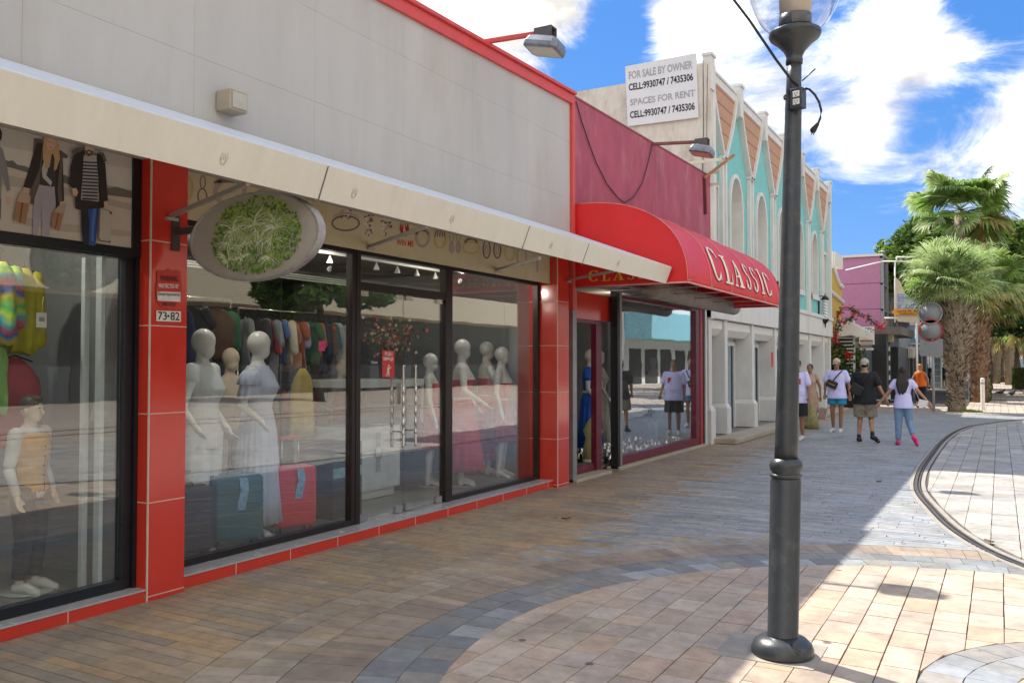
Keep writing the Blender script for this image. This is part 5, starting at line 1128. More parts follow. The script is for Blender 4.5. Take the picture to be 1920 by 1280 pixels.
for z, r, in ((-.36, .02), (-.34, .17), (-.2, .20), (0, .15), (.15, .09), (.26, .04), (.32, .03)): rr.append([(c.x + r * math.cos(q) * (1 + .12 * math.sin(q * 5 + z * 9)), c.y + r * .7 * math.sin(q), c.z + z + .08) for q in [2 * math.pi * k / 22 for k in range(22)]])
mb.loft(rr); mb.build('bag', mat('plastic_green', (.26, .25, .10), .35, var=.35, scale=14, bump=1, bscale=14), pb)
cb_ = thing('paper_bag', 'checked paper bag carried beside the green plastic bag', 'bag', (gb.x + .3, gb.y, .7)); c = onY(1543, 775, gb.y - .1); mb = MB(); mb.obox(c, (.09, 0, -.02), (0, .05, 0), (.03, 0, .15)); mb.build('body', mat('bag_checked', (.52, .42, .38), .7), cb_, bevel=.004)
mb = MB()
for k in range(-2, 3): mb.obox(c + Vector((k * .035 + 0, -.0515, 0)), (.004, 0, 0), (0, .001, 0), (.03, 0, .15)); mb.obox(c + Vector((k * .012, -.0525, k * .055)), (.09, 0, -.02), (0, .001, 0), (0, 0, .004))
mb.build('check_print', mat('check_red', (.35, .14, .12), .7), cb_)
# man half behind the lamp post
gp = onZ(1496, 824)
t, J, s = person('man in white tee with a red print, half hidden behind the lamp post', (gp.x, gp.y, 0), R(168), 1.76, SK2, False, dict(elbL=(-.26, .02, 1.13), wrL=(-.30, .12, .93), elbR=(.24, 0, 1.13), wrR=(.25, .06, .88)), fat=1.05, belly=.08)
tee(t, J, s, TEEW, False, .80, .034, belly=.08, slv=.75, r=.08); legs_wear(t, J, s, BLK, .95, .035, 'shorts', flare=.03, belly=.05); eyes(t, J, s)
mb = MB(); mb.ball(J['head'] + Vector((0, -.02, .03)) * s, .084 * s, .1 * s, .1 * s, 14); mb.build('hair', HAIRB, t, local=True)
for S in 'LR': shoe(t, J, s, S, MATS['sandal_white'])
mb = MB(); mb.obox((-.09, .158, 1.28), (.05, 0, 0), (0, .004, 0), (0, 0, .06)); mb.obox((-.09, .163, 1.28), (.03, 0, .01), (0, .002, 0), (0, 0, .02)); mb.build('shirt_print', mat('print_red', (.6, .04, .03), .6), t, local=True)
# orange top
go_ = onZ(1726, 764)
t, J, s = person('woman in an orange top and black trousers walking away in the distance', (go_.x, go_.y, 0), R(-3), 1.66, SK1, True, dict(elbL=(-.28, -.04, 1.15), wrL=(-.24, .1, .95), elbR=(.28, -.04, 1.15), wrR=(.30, .1, .93), ankR=(.12, -.14, .14), toeR=(.13, 0, .03)), fat=1.35, belly=.12, vox=.016)
tee(t, J, s, mat('top_orange', (.80, .15, .01), .7), True, .95, .03, belly=.12, slv=0, vox=.018); legs_wear(t, J, s, BLK, 1.6, .04, 'trousers', True, belly=.08, vox=.018)
mb = MB(); mb.ball(J['head'] + Vector((0, -.02, .04)) * s, .09 * s, .105 * s, .10 * s, 14); mb.ball(J['head'] + Vector((.01, -.09, -.02)) * s, .06 * s, .05 * s, .07 * s); mb.build('hair', mat('hair_ginger', (.50, .17, .04), .6), t, local=True)
for S in 'LR': shoe(t, J, s, S, M_black)
gn = onZ(1771, 726)
t, J, s = person('man in navy shirt and dark shorts walking this way far down the pavement', (gn.x, gn.y, 0), R(178), 1.72, SK2, False, None, 1.15, .1, vox=.022, hands=False)
tee(t, J, s, mat('navy_cloth', (.012, .03, .08), .8), False, .82, .03, belly=.1, slv=.95, vox=.025); legs_wear(t, J, s, mat('navy_shorts', (.02, .035, .07), .8), .9, .04, 'shorts', vox=.025)
gn = onZ(1739, 733)
t, J, s = person('distant person in a black top behind the woman in orange', (gn.x, gn.y, 0), R(0), 1.70, SK2, False, None, 1.0, 0, vox=.022, hands=False)
tee(t, J, s, BLK, False, .82, .03, slv=.6, vox=.025); legs_wear(t, J, s, BLK, 1.8, .03, 'trousers', vox=.025)

# ---------------- shop window mannequins ----------------
def mann(label, x, y, rz, H, pose=None, m=None, fem=True, z=.09, name='mannequin', vox=.0085, base=True, headless=False):
    t = thing(name, label, 'mannequin', (x, y, z), rz); J, s = skel(H, fem, pose)
    b = body_mesh(J, s, fem, .88, face=False, headsc=1.08).build('body', m or M_mann, t, local=True); remesh(b, vox, 4)
    if base: MB().lathe((0, 0, 0), [(.005, .001), (.17, .001), (.17, .008), (.16, .012), (.005, .012)], 28).build('base', M_glassplate, t, local=True)
    return t, J, s
M_glassplate = mat('base_plate', (.40, .45, .45), .1, spec=.8)
def skirt(t, s, m, prof, name='skirt', nf=18, amp=.05, off=(0, 0), n=96, xs=None, ph=0):
    """gathered cloth hanging in folds: prof = (z, rx, ry)"""
    mb = MB(); rr = []
    zs = [p[0] for p in prof]
    for i, (z, rx, ry) in enumerate(prof):
        a = amp * (i / (len(prof) - 1)) ** .7 if len(prof) > 1 else amp
        rr.append([Vector((off[0] + rx * (1 + a * math.sin(nf * q + ph + .5 * math.sin(3 * q + i * .4))) * math.cos(q), off[1] + ry * (1 + a * math.sin(nf * q + ph + .5 * math.sin(3 * q + i * .4))) * math.sin(q), z)) * s for q in [2 * math.pi * k / n for k in range(n)]])
    mb.loft(rr, cap=False); o = mb.build(name, m, t, local=True); sd = o.modifiers.new('t', 'SOLIDIFY'); sd.thickness = .004; return o
M_wcloth = mat('white_cloth', (.62, .64, .66), .85, var=.05, bump=.4, bscale=20); M_lilac = mat('lilac_cloth', (.48, .52, .66), .85, var=.05, bump=.4, bscale=25, stretch=(3, 3, .5))
Y = onX(380, 615, -5.95).y
t, J, s = mann('white mannequin in a sleeveless white blouse and wide white trousers beside the first pillar', -5.95, Y, R(-70), 1.86, dict(elbL=(-.30, -.08, 1.12), wrL=(-.22, .10, .95), elbR=(.30, .0, 1.13), wrR=(.36, .16, .98), handR=(.5, .6, -.4)))
tee(t, J, s, M_wcloth, True, .80, .018, slv=.25, name='blouse', vox=.011)
mb = MB()
for S in 'LR':
    rr = []
    for i, (f, r) in enumerate(((0, .125), (.3, .12), (.6, .12), (1.0, .125))): c = J['hip' + S].lerp(J['ank' + S], f); c.z = max(c.z, .08); rr.append([c + Vector((r * math.cos(q) * (1 + .04 * math.sin(7 * q)), r * math.sin(q) * (1 + .04 * math.sin(7 * q)), -.04 * f)) for q in [2 * math.pi * k / 40 for k in range(40)]])
    mb.loft(rr)
mb.build('trousers', M_wcloth, t, local=True)
Y = onX(484, 615, -5.95).y
t, J, s = mann('white mannequin in a long pale lilac dress with frilled sleeves', -5.95, Y, R(-62), 1.86, dict(elbL=(-.24, .0, 1.12), wrL=(-.26, .05, .86), elbR=(.28, -.04, 1.12), wrR=(.34, .14, 1.0), handR=(.6, .5, -.5)))
o = tee(t, J, s, M_lilac, True, .84, .020, slv=0, name='dress_top', vox=.011)
skirt(t, s, M_lilac, [(1.08, .155, .12), (1.0, .175, .14), (.9, .20, .155), (.7, .22, .17), (.4, .25, .195), (.12, .28, .22)], 'skirt', 22, .055)
for S, sx in (('L', -1), ('R', 1)):
    for k, (z0, z1, r) in enumerate(((1.42, 1.30, .10), (1.33, 1.19, .095))):
        mb = MB(); rr = []; c0 = J['sh' + S] / s; 
        for z, q_ in ((z0, .062), (z0 - .04, .085), (z1, r)): rr.append([Vector((c0.x + sx * (.02 + (z0 - z) * .35) + q_ * math.cos(q) * (1 + .09 * math.sin(9 * q) * (z < z0)), q_ * .95 * math.sin(q) * (1 + .09 * math.sin(9 * q) * (z < z0)), z)) * s for q in [2 * math.pi * k / 54 for k in range(54)]])
        mb.loft(rr, cap=False); o = mb.build('frill_sleeve', M_lilac, t, local=True); sd = o.modifiers.new('t', 'SOLIDIFY'); sd.thickness = .003
# child mannequin
Y = onX(58, 745, -5.85).y
t, J, s = mann('child mannequin in mustard waistcoat, white shirt and dark trousers', -5.85, Y, R(-68), 1.34, dict(kneeL=(-.09, .02, .5), kneeR=(.09, .02, .5), elbL=(-.23, -.03, 1.12), wrL=(-.24, .06, .87), elbR=(.23, -.03, 1.12), wrR=(.24, .06, .87)), M_mannskin, False)
t['label'] = 'child mannequin in mustard waistcoat, white shirt and dark trousers'
tee(t, J, s, mat('shirt_white', (.60, .60, .58), .85), False, .86, .014, slv=.98, name='shirt', vox=.009, r=.05)
mb = MB()
for S in 'LR': tubeclose(mb, J['elb' + S] * .999, J['elb' + S].lerp(J['wr' + S], .92), .046 * s, .036 * s)
mb.build('sleeve_ends', MATS['shirt_white'], t, local=True)
MUS = mat('mustard_cloth', (.55, .27, .03), .85, var=.08, bump=.3, bscale=40); o = MB(); rr = torso(o, s, False, .026, z0=.86, z1=1.43); o = remesh(o.build('waistcoat', MUS, t, local=True), .009, 2)
mb = MB()
for k in range(5): mb.ball(Vector((0, .145 - .004 * k, 1.30 - k * .085)) * s, .010 * s)
mb.tube([Vector((-.008, .142, z)) * s for z in (.90, 1.05, 1.2, 1.34)], .003, 4); mb.build('buttons', M_black, t, local=True)
mb = MB(); mb.lathe((0, 0, 1.46 * s), [(.060 * s, 0), (.066 * s, .035 * s), (.082 * s, .0)], 20, ax=Matrix.Rotation(R(-10), 3, 'X')); mb.build('collar', mat('collar_blue', (.40, .45, .52), .8), t, local=True)
legs_wear(t, J, s, mat('trousers_dark', (.02, .022, .03), .8), 1.9, .022, 'trousers', False, .98, vox=.010)
mb = MB(); mb.ball(J['head'] + Vector((0, -.015, .045)) * s, .088 * s, .104 * s, .092 * s, 16); mb.ball(J['head'] + Vector((0, .05, .10)) * s, .05 * s, .05 * s, .03 * s); mb.build('hair', mat('painted_hair', (.10, .08, .06), .5), t, local=True)
mb = MB(); hd = J['head']; mb.caps(hd + Vector((0, .088, .005)) * s, .012 * s, hd + Vector((0, .108, -.026)) * s, .014 * s, 8)
for sx in (-1, 1): mb.ball(hd + Vector((sx * .078, -.005, -.01)) * s, .012 * s, .02 * s, .03 * s, 8)
mb.build('nose_and_ears', M_mannskin, t, local=True)
mb = MB(); 
for sx in (-1, 1): mb.ball(hd + Vector((sx * .032, .097, .016)) * s, .013 * s, .006 * s, .008 * s, 8)
mb.build('eyes', mat('eye_grey', (.10, .14, .16), .4), t, local=True)
for S in 'LR': shoe(t, J, s, S, M_mann)
# mannequins in red
REDC = mat('red_cloth', (.50, .015, .03), .8, var=.06, bump=.3, bscale=20)
for i, (px, py, X, rz, lab, prof) in enumerate([
    (866, 622, -6.05, -55, 'white mannequin in red strapless top and long red skirt, nearest in the far window', [(1.04, .15, .12), (.95, .185, .15), (.7, .23, .19), (.4, .29, .24), (.2, .33, .27)]),
    (912, 628, -6.35, -40, 'white mannequin with raised arm and red band top, in the far window', [(1.04, .15, .12), (.9, .19, .16), (.5, .25, .21), (.22, .28, .24)]),
    (940, 640, -6.0, -75, 'white mannequin in a knee length crimson skirt, in the far window', [(1.04, .15, .12), (.9, .19, .16), (.7, .22, .18), (.5, .25, .20)])]):
    p = onX(px, py, X); H = 1.88 if i < 2 else 1.80
    pose = [dict(elbL=(-.27, .04, 1.14), wrL=(-.22, .18, .95), elbR=(.30, .02, 1.15), wrR=(.30, .24, 1.0), handR=(.1, .8, -.6)), dict(elbR=(.30, .05, 1.20), wrR=(.18, .16, 1.42), handR=(-.3, .1, .9)), dict(elbR=(.24, 0, 1.13), wrR=(.27, .08, .88))][i]
    t, J, s = mann(lab, p.x, p.y, R(rz), H, pose)
    mb = MB(); torso(mb, s, True, .012, z0=1.05, z1=1.30); remesh(mb.build('top', REDC, t, local=True), .011, 2)
    if i == 0:
        mb = MB(); mb.tube([Vector(v) * s for v in ((-.06, .12, 1.28), (0, .07, 1.49), (.06, .12, 1.28))], .008 * s, 6); mb.build('strap', REDC, t, local=True)
    skirt(t, s, REDC if i < 2 else mat('crimson_cloth', (.33, .01, .045), .8), prof, 'skirt', 14, .07, ph=i)
p = onX(806, 655, -6.4); t, J, s = mann('white mannequin in a red one shoulder dress seen through the glass door edge', -6.4, p.y, R(-60), 1.70, dict(elbR=(.26, .02, 1.13), wrR=(.30, .10, .86)))
mb = MB(); torso(mb, s, True, .014, z0=1.0, z1=1.37); mb.caps(Vector((-.1, 0, 1.36)) * s, .05 * s, Vector((-.14, 0, 1.42)) * s, .05 * s); remesh(mb.build('dress', REDC, t, local=True), .012, 2); skirt(t, s, REDC, [(1.04, .15, .12), (.9, .19, .16), (.5, .24, .2)], 'skirt', 12, .06)
# half figure in cream behind
p = onX(430, 655, -6.7); t, J, s = mann('headless looking beige mannequin in a cream strap top standing behind the pair', -6.7, onX(432, 655, -6.7).y, R(-100), 1.72, dict(elbR=(.26, .0, 1.13)), M_mannskin)
t['label'] = 'beige mannequin in a cream strap top standing behind the pair in white and lilac'
mb = MB(); torso(mb, s, True, .014, z0=.9, z1=1.31); remesh(mb.build('top', mat('cream_cloth', (.50, .46, .42), .85), t, local=True), .012, 2)
# red sun hat top figure right
p = onX(640, 640, -7.3); t, J, s = mann('beige mannequin in a red swimsuit deep inside the shop', -7.3, p.y, R(-90), 1.62, None, M_mannskin)
mb = MB(); torso(mb, s, True, .014, z0=.84, z1=1.31); remesh(mb.build('swimsuit', REDC, t, local=True), .012, 2)
# classic shop mannequins
BLUD = mat('blue_cloth', (.015, .11, .55), .7, var=.1); CRM = mat('ivory_cloth', (.52, .48, .38), .8)
for i, (px, py, X, lab) in enumerate([(1107, 626, -6.0, 'white mannequin in a royal blue dress with a white belt in the open doorway'), (1122, 629, -6.25, 'white mannequin in an ivory dress beside the blue dressed one')]):
    p = onX(px, py, X); t, J, s = mann(lab, p.x, p.y, R(-80 + 20 * i), 1.84, dict(elbR=(.24, .02, 1.13), wrR=(.22, .14, .95)), z=.06)
    m_ = BLUD if i == 0 else CRM
    tee(t, J, s, m_, True, .84, .02, slv=.5, name='dress_top', vox=.013); skirt(t, s, m_, [(1.08, .15, .115), (.95, .19, .15), (.6, .22, .18), (.2, .25, .2)], 'skirt', 12, .07)
    if i == 0: mb = MB(); mb.lathe((0, 0, 1.08 * s), [(.16 * s, -.02), (.163 * s, 0), (.16 * s, .02)], 24, sy=.76); mb.build('belt', M_white, t, local=True)
p = onX(1222, 670, -6.0); t, J, s = mann('pale male mannequin with a grey shawl and denim shorts in the maroon window', p.x, p.y, R(-30), 1.74, dict(elbL=(-.28, .02, 1.13), wrL=(-.24, .14, .92), elbR=(.27, -.02, 1.14)), mat('mann_grey', (.22, .25, .27), .5), False, z=.06, base=False)
mb = MB(); rr = []
for z, rx, ry in ((1.47, .09, .08), (1.42, .19, .12), (1.33, .24, .15), (1.22, .27, .17)): rr.append([Vector((rx * math.cos(q) * (1 + .05 * math.sin(6 * q)), ry * math.sin(q), z + .05 * math.sin(q + 1))) * s for q in [2 * math.pi * k / 40 for k in range(40)]])
mb.loft(rr, cap=False); mb.build('shawl', mat('shawl_grey', (.36, .37, .39), .9), t, local=True); legs_wear(t, J, s, mat('denim_dark', (.05, .10, .14), .8), .9, .03, 'shorts', flare=.02)
tee(t, J, s, MATS['denim_dark'], False, .9, .012, slv=0, name='vest', vox=.014)

# ---------------- suitcases ----------------
def suitcase(label, px, pyb, X, w_, d_, h_, c, rz, handle=0, tagged=True):
    p = onX(px, pyb, X); t = thing('suitcase', label, 'suitcase', (X, p.y, .086), rz)
    m = mat('case_%s' % c[0], c[1], .38, spec=.5, var=.06)
    mb = MB(); mb.box(-w_ / 2, -d_ / 2, .06, w_ / 2, -.012, .06 + h_); mb.box(-w_ / 2, .012, .06, w_ / 2, d_ / 2, .06 + h_)
    o = mb.build('shell', m, t, local=True, bevel=.045); o.modifiers['bevel'].segments = 5
    for p_ in o.data.polygons: p_.use_smooth = True
    mb = MB(); mb.box(-w_ / 2 + .006, -.0125, .066, w_ / 2 - .006, .0125, .054 + h_); mb.build('zip_band', mat('case_band', (.03, .035, .04), .6), t, local=True, bevel=.004)
    mb = MB(); k = .12
    while k < h_ - .08: mb.box(-w_ / 2 + .03, -d_ / 2 - .006, .06 + k, w_ / 2 - .03, -d_ / 2 + .002, .06 + k + .022); mb.box(-w_ / 2 - .006, -d_ / 2 + .04, .06 + k, -w_ / 2 + .002, d_ / 2 - .04, .06 + k + .022); mb.box(w_ / 2 - .002, -d_ / 2 + .04, .06 + k, w_ / 2 + .006, d_ / 2 - .04, .06 + k + .022); k += .095
    mb.build('ribs', m, t, local=True, bevel=.004)
    for sx in (-1, 1):
        for sy in (-1, 1): mb = MB(); mb.tube([(sx * (w_ / 2 - .05) - .012, sy * (d_ / 2 - .05), .027), (sx * (w_ / 2 - .05) + .012, sy * (d_ / 2 - .05), .027)], .026, 12); mb.box(sx * (w_ / 2 - .05) - .018, sy * (d_ / 2 - .05) - .015, .045, sx * (w_ / 2 - .05) + .018, sy * (d_ / 2 - .05) + .015, .062); mb.build('wheel', M_black, t, local=True)
    if handle:
        mb = MB(); mb.tube([(-.08, .06, .06 + h_), (-.08, .06, .06 + h_ + handle)], .008, 8); mb.tube([(.08, .06, .06 + h_), (.08, .06, .06 + h_ + handle)], .008, 8); hd_ = mb.build('handle_tubes', M_steel, t, local=True); mb = MB(); mb.box(-.1, .045, .06 + h_ + handle, .1, .075, .06 + h_ + handle + .03); mb.build('grip', m, t, local=True, bevel=.008)
    else: mb = MB(); mb.tube([(-.07, 0, .06 + h_), (-.06, 0, .085 + h_), (.06, 0, .085 + h_), (.07, 0, .06 + h_)], .009, 8); mb.build('carry_handle', m, t, local=True)
    if tagged:
        mb = MB(); x = .03; mb.loft([[(x - .035 + .01 * math.sin(k), -d_ / 2 - .012 - .012 * math.sin(k * .9), .06 + h_ - .02 - k * .055), (x + .035 + .01 * math.sin(k), -d_ / 2 - .012 - .012 * math.sin(k * .9), .06 + h_ - .02 - k * .055), (x + .035 + .01 * math.sin(k), -d_ / 2 - .010 - .012 * math.sin(k * .9), .06 + h_ - .02 - k * .055), (x - .035 + .01 * math.sin(k), -d_ / 2 - .010 - .012 * math.sin(k * .9), .06 + h_ - .02 - k * .055)] for k in range(6)], sm=False)
        tg = mb.build('paper_tag', mat('tag_blue', (.20, .38, .58), .5, var=.5, scale=22), t, local=True)
    return t
suitcase('teal hard shell suitcase with a curled blue tag, beside the white mannequin', 440, 1010, -5.78, .43, .27, .56, ('teal', (.012, .11, .15)), R(62))
suitcase('red hard shell suitcase with raised handle and blue tag', 547, 985, -5.80, .40, .27, .56, ('red', (.60, .018, .045)), R(62), .24)
suitcase('dark navy suitcase partly hidden by the first red pillar', 344, 1030, -5.76, .42, .27, .52, ('navy', (.012, .02, .055)), R(62), 0, False)
bx_ = thing('black_crate', 'black display box with a pale blue label band by the window corner', 'box', (-5.95, 6.35, .09)); p = onX(632, 960, -6.0)
mb = MB(); mb.box(-6.3, p.y - .25, .09, -5.85, p.y + .22, .85); mb.build('box', mat('box_black', (.02, .022, .025), .5), bx_, bevel=.01); mb = MB(); mb.box(-5.848, p.y - .24, .50, -5.84, p.y + .20, .60); mb.build('label_band', mat('label_cyan', (.22, .42, .48), .5, var=.3, scale=20), bx_)
# counter behind the door
CT = thing('display_counter', 'white display counter with a watch picture and glass shelves behind the door', 'counter', (-7, 8, .09))
p = onZ(668, 930, .09); p2 = onZ(745, 952, .09); p3 = onZ(800, 935, .09)
mb = MB(); x1 = -6.35; y0 = onX(668, 900, -6.35).y; y1 = onX(748, 900, -6.35).y; y2 = y1 + .02
mb.box(-7.3, y0, .19, x1, y2, .92); mb.box(-7.25, y0 + .05, .09, x1 - .05, y2 - .05, .19); cm = mb.build('cabinet', mat('counter_white', (.60, .62, .60), .4), CT, bevel=.006)
mb = MB(); mb.box(x1 + .001, y0 + .03, .22, x1 + .006, y2 - .03, .30); mb.box(x1 + .001, y0 + .03, .301, x1 + .006, y0 + .09, .86); mb.box(x1 + .001, y2 - .09, .301, x1 + .006, y2 - .03, .86); mb.build('beading', MATS['counter_white'], CT)
mb = MB(); yc = (y0 + y2) / 2 - .02; mb.tube([(x1 + .003, yc, .62), (x1 + .012, yc, .62)], .075, 24); mb.box(x1 + .003, yc - .04, .40, x1 + .008, yc + .04, .86); wt = mb.build('watch_picture', mat('watch_grey', (.33, .35, .35), .4), CT); mb = MB(); mb.tube([(x1 + .012, yc, .62), (x1 + .0135, yc, .62)], .06, 24); mb.build('dial', mat('dial_white', (.68, .68, .66), .4), wt)
mb = MB(); mb.box(-7.3, y0, 1.38, x1, y2 + .5, 1.47)
for yy in (y0, y2 + .46): mb.box(x1 - .03, yy, .921, x1, yy + .03, 1.379); 
mb.build('glass_case_frame', MATS['counter_white'], CT, bevel=.004); mb = MB(); mb.box(-7.28, y0 + .01, 1.15, x1 - .04, y2 + .44, 1.158); mb.build('glass_shelf', mat('shelf_teal', (.10, .22, .20), .1), CT)
# hanging jackets and skirt in the left window
GARC = {}
def garment(label, p, w_, h_, th, c, rz, sl=.35, name='hanging_shirt', cat='clothing', group=None, flare=.0, mm=None, straps=False):
    m = mm or mat('fab_%d_%d_%d' % tuple(int(v * 100) for v in c), c, .85, var=.14, scale=9, bump=.3, bscale=18)
    t = thing(name, label, cat, p, rz, group); mb = MB(); rr = []; n = 22; ph = random.uniform(0, 6); nf_ = random.choice((3, 5, 7)); w_ *= random.uniform(.85, 1.1)
    for i in range(9):
        f = i / 8; hw = w_ / 2 * (.28 + .72 * min(1, f / .2) ** .8) * (1 + flare * f); tk = th / 2 * (.5 + .5 * min(1, f / .15)) * (1 + .4 * f) * (1 - .25 * (f > .95))
        rr.append([Vector((hw * math.cos(q), tk * (1 + .55 * math.sin(nf_ * q + ph + i * .5) * f) * math.sin(q) + .015 * math.sin(i * 1.1 + ph), -f * h_ - .02 * math.sin(3 * q + ph) * f)) for q in [2 * math.pi * k / n for k in range(n)]])
    mb.loft(rr); mb.build('cloth', m, t, local=True)
    if sl:
        for sx in (-1, 1): mb = MB(); mb.caps((sx * w_ * .42, 0, -.07), .055, (sx * w_ * .56, .01, -.07 - sl), .05, 10); mb.build('sleeve', m, t, local=True)
    mb = MB(); mb.tube([(-w_ * .42, 0, -.03), (0, 0, .015), (w_ * .42, 0, -.03)], .006, 5); mb.tube([(0, 0, .015), (0, 0, .06), (.02, 0, .08), (.0, 0, .1)], .003, 5); mb.build('hanger', M_black, t, local=True)
    return t
def stripes_mat():
    m = bpy.data.materials.new('rainbow_cloth'); m.use_nodes = True; t = m.node_tree; p = t.nodes['Principled BSDF']; l = t.links.new
    co = t.nodes.new('ShaderNodeTexCoord'); sp = t.nodes.new('ShaderNodeSeparateXYZ'); l(co.outputs['Object'], sp.inputs[0]); n = t.nodes.new('ShaderNodeTexNoise'); n.inputs['Scale'].default_value = 5; l(co.outputs['Object'], n.inputs['Vector'])
    a = t.nodes.new('ShaderNodeMath'); a.operation = 'MULTIPLY_ADD'; l(sp.outputs['Z'], a.inputs[0]); a.inputs[1].default_value = 3.1; l(n.outputs['Fac'], a.inputs[2]); f = t.nodes.new('ShaderNodeMath'); f.operation = 'FRACT'; l(a.outputs[0], f.inputs[0])
    r = t.nodes.new('ShaderNodeValToRGB'); e = r.color_ramp.elements; e[0].color = (.6, .08, .1, 1); e[1].position = 1; e[1].color = (.6, .08, .1, 1)
    for q, c in ((.18, (.05, .45, .6, 1)), (.36, (.55, .75, .05, 1)), (.52, (.1, .5, .15, 1)), (.66, (.75, .6, .05, 1)), (.82, (.05, .2, .55, 1))): x = e.new(q); x.color = c
    l(f.outputs[0], r.inputs[0]); l(r.outputs[0], p.inputs['Base Color']); p.inputs['Roughness'].default_value = .85; return m
p = onX(5, 500, -6.0); garment('rainbow striped jacket hanging at the left edge of the window', (p.x, p.y - .02, p.z + .03), .26, .56, .16, (0, 0, 0), R(80), .34, 'hanging_jacket', 'jacket', mm=stripes_mat())
p = onX(38, 508, -6.05); garment('yellow jacket hanging next to the rainbow striped one', (p.x, p.y + .03, p.z + .02), .20, .60, .14, (.50, .46, .02), R(70), .45, 'hanging_jacket', 'jacket')
p = onX(28, 670, -6.1); garment('red dotted skirt hanging behind the child mannequin', (p.x, p.y, p.z), .26, .62, .14, (.42, .05, .06), R(80), 0, 'hanging_skirt', 'skirt', flare=.6)
p = onX(4, 640, -6.05); garment('lime green blouse hanging at the left edge of the window', (p.x, p.y - .06, p.z), .22, .5, .12, (.25, .50, .12), R(80), 0, 'hanging_blouse', 'blouse')
p = onX(78, 600, -5.7); tg = thing('price_tag', 'white price tag hanging on threads in the left window', 'tag', p); mb = MB(); mb.box(p.x - .002, p.y - .035, p.z - .05, p.x + .002, p.y + .035, p.z + .05); mb.build('card', M_white, tg); mb = MB(); mb.tube([(p.x, p.y, p.z + .05), (p.x, p.y + .01, p.z + .16)], .0015, 4); mb.build('thread', M_white, tg); mb = MB()
for k in range(8): mb.box(p.x + .003, p.y - .02 + k * .005, p.z - .01, p.x + .0035, p.y - .018 + k * .005, p.z + .02)
mb.build('bars', M_black, tg)
p0, p1 = onX(228, 480, -5.62), onX(180, 700, -5.62)
LT = thing('clear_sheet', 'folded sheet of clear plastic leaning in the corner of the left window', 'plastic sheet', p1)
mb = MB(); pts = [(228, 510, 228, 515), (214, 545, 226, 560), (200, 600, 222, 620), (188, 670, 216, 690), (180, 740, 208, 760), (168, 788, 206, 792)]
mb.loft([[onX(a, b, -5.62), onX(c, d, -5.60), onX(c, d, -5.597), onX(a, b, -5.617)] for a, b, c, d in pts], sm=False); mb.build('sheet', mat('clear_film', (.42, .46, .45), .15, spec=.8), LT)
# blinds strips at the corner of the left window
mb = MB(); mb.box(-5.5, 3.83, .095, -5.44, 3.86, 2.4); mb.box(-5.62, 3.80, .095, -5.58, 3.84, 2.4); st = mb.build('blind_rail', mat('strip_white', (.55, .60, .62), .4), None); tag(st, 'pale vertical rails in the right corner of the left window', 'rail')
# racks with clothes inside the main shop
cols = [('red', (.38, .02, .03)), ('teal', (.02, .14, .18)), ('cream', (.50, .47, .36)), ('peach', (.50, .22, .13)), ('rust', (.30, .08, .03)), ('lilac', (.36, .30, .45)), ('green', (.04, .14, .07)), ('orange', (.45, .12, .03)), ('navy', (.02, .03, .08)), ('pink', (.50, .14, .2)), ('white', (.55, .55, .55)), ('grey', (.18, .19, .2)), ('brown', (.13, .07, .04)), ('blue', (.05, .12, .3)), ('black', (.02, .02, .022))]
def rack(name_label, X, y0, y1, z, n, place, seq, wd=.46):
    t = thing('clothes_rack', name_label, 'rack', (X, (y0 + y1) / 2, .09))
    mb = MB(); mb.tube([(X, y0, z), (X, y1, z)], .014, 8); mb.build('rail', M_steel, t); 
    for yy in (y0, y1): mb = MB(); mb.tube([(X, yy, .1), (X, yy, z)], .014, 8); mb.box(X - .22, yy - .02, .09, X + .22, yy + .02, .12); mb.build('stand', M_steel, t)
    for k in range(n):
        cn, c = cols[seq[k] % len(cols)]; pn = cols[seq[k - 1] % len(cols)][0] if k else None
        lab = 'first %s garment on %s' % (cn, place) if k == 0 else '%s garment on %s, %s after a %s one' % (cn, place, ('hanging', 'close', 'tight')[k % 3], pn)
        garment(lab, (X + random.uniform(-.03, .03), y0 + .08 + (y1 - y0 - .16) * k / max(1, n - 1) + random.uniform(-.015, .015), z - .10), wd, random.uniform(.42, .8), random.uniform(.035, .06), c, R(random.uniform(-30, 30)), random.choice((.12, .22, .3, 0)), group='clothes hanging on racks inside the shop')
rack('steel clothes rack along the back of the shop', -7.4, 6.9, 8.6, 2.28, 16, 'the high rack at the back', [11, 8, 14, 11, 0, 13, 2, 3, 4, 5, 6, 7, 8, 1, 12, 10], .34)
rack('steel clothes rack with denim and peach clothes near the pillar', -7.3, 5.3, 6.7, 2.35, 9, 'the rack behind the mannequins', [3, 9, 13, 8, 8, 14, 11, 12, 6], .44)
rack('low steel clothes rack under the high one', -7.55, 6.2, 8.3, 1.45, 14, 'the low rack', [12, 4, 8, 0, 12, 6, 13, 14, 1, 4, 11, 8, 9, 14], .36)
# yellow dress, pink note
p = onX(567, 690, -7.0); garment('yellow strap dress hanging at the end of the low rack', (-7.0, p.y, p.z), .24, .8, .1, (.50, .38, .08), R(60), 0, 'hanging_dress', 'dress', flare=.3)
p = onX(604, 648, -6.8); nt_ = thing('paper_note', 'bright pink paper note pinned among the hanging clothes', 'note', p); mb = MB(); mb.box(p.x - .004, p.y - .05, p.z - .06, p.x, p.y + .05, p.z + .05); mb.build('sheet', mat('pink_paper', (.85, .05, .25), .7), nt_); mb = MB(); mb.box(p.x + .0005, p.y - .03, p.z - .001, p.x + .0012, p.y + .03, p.z + .004); mb.build('line', M_black, nt_)
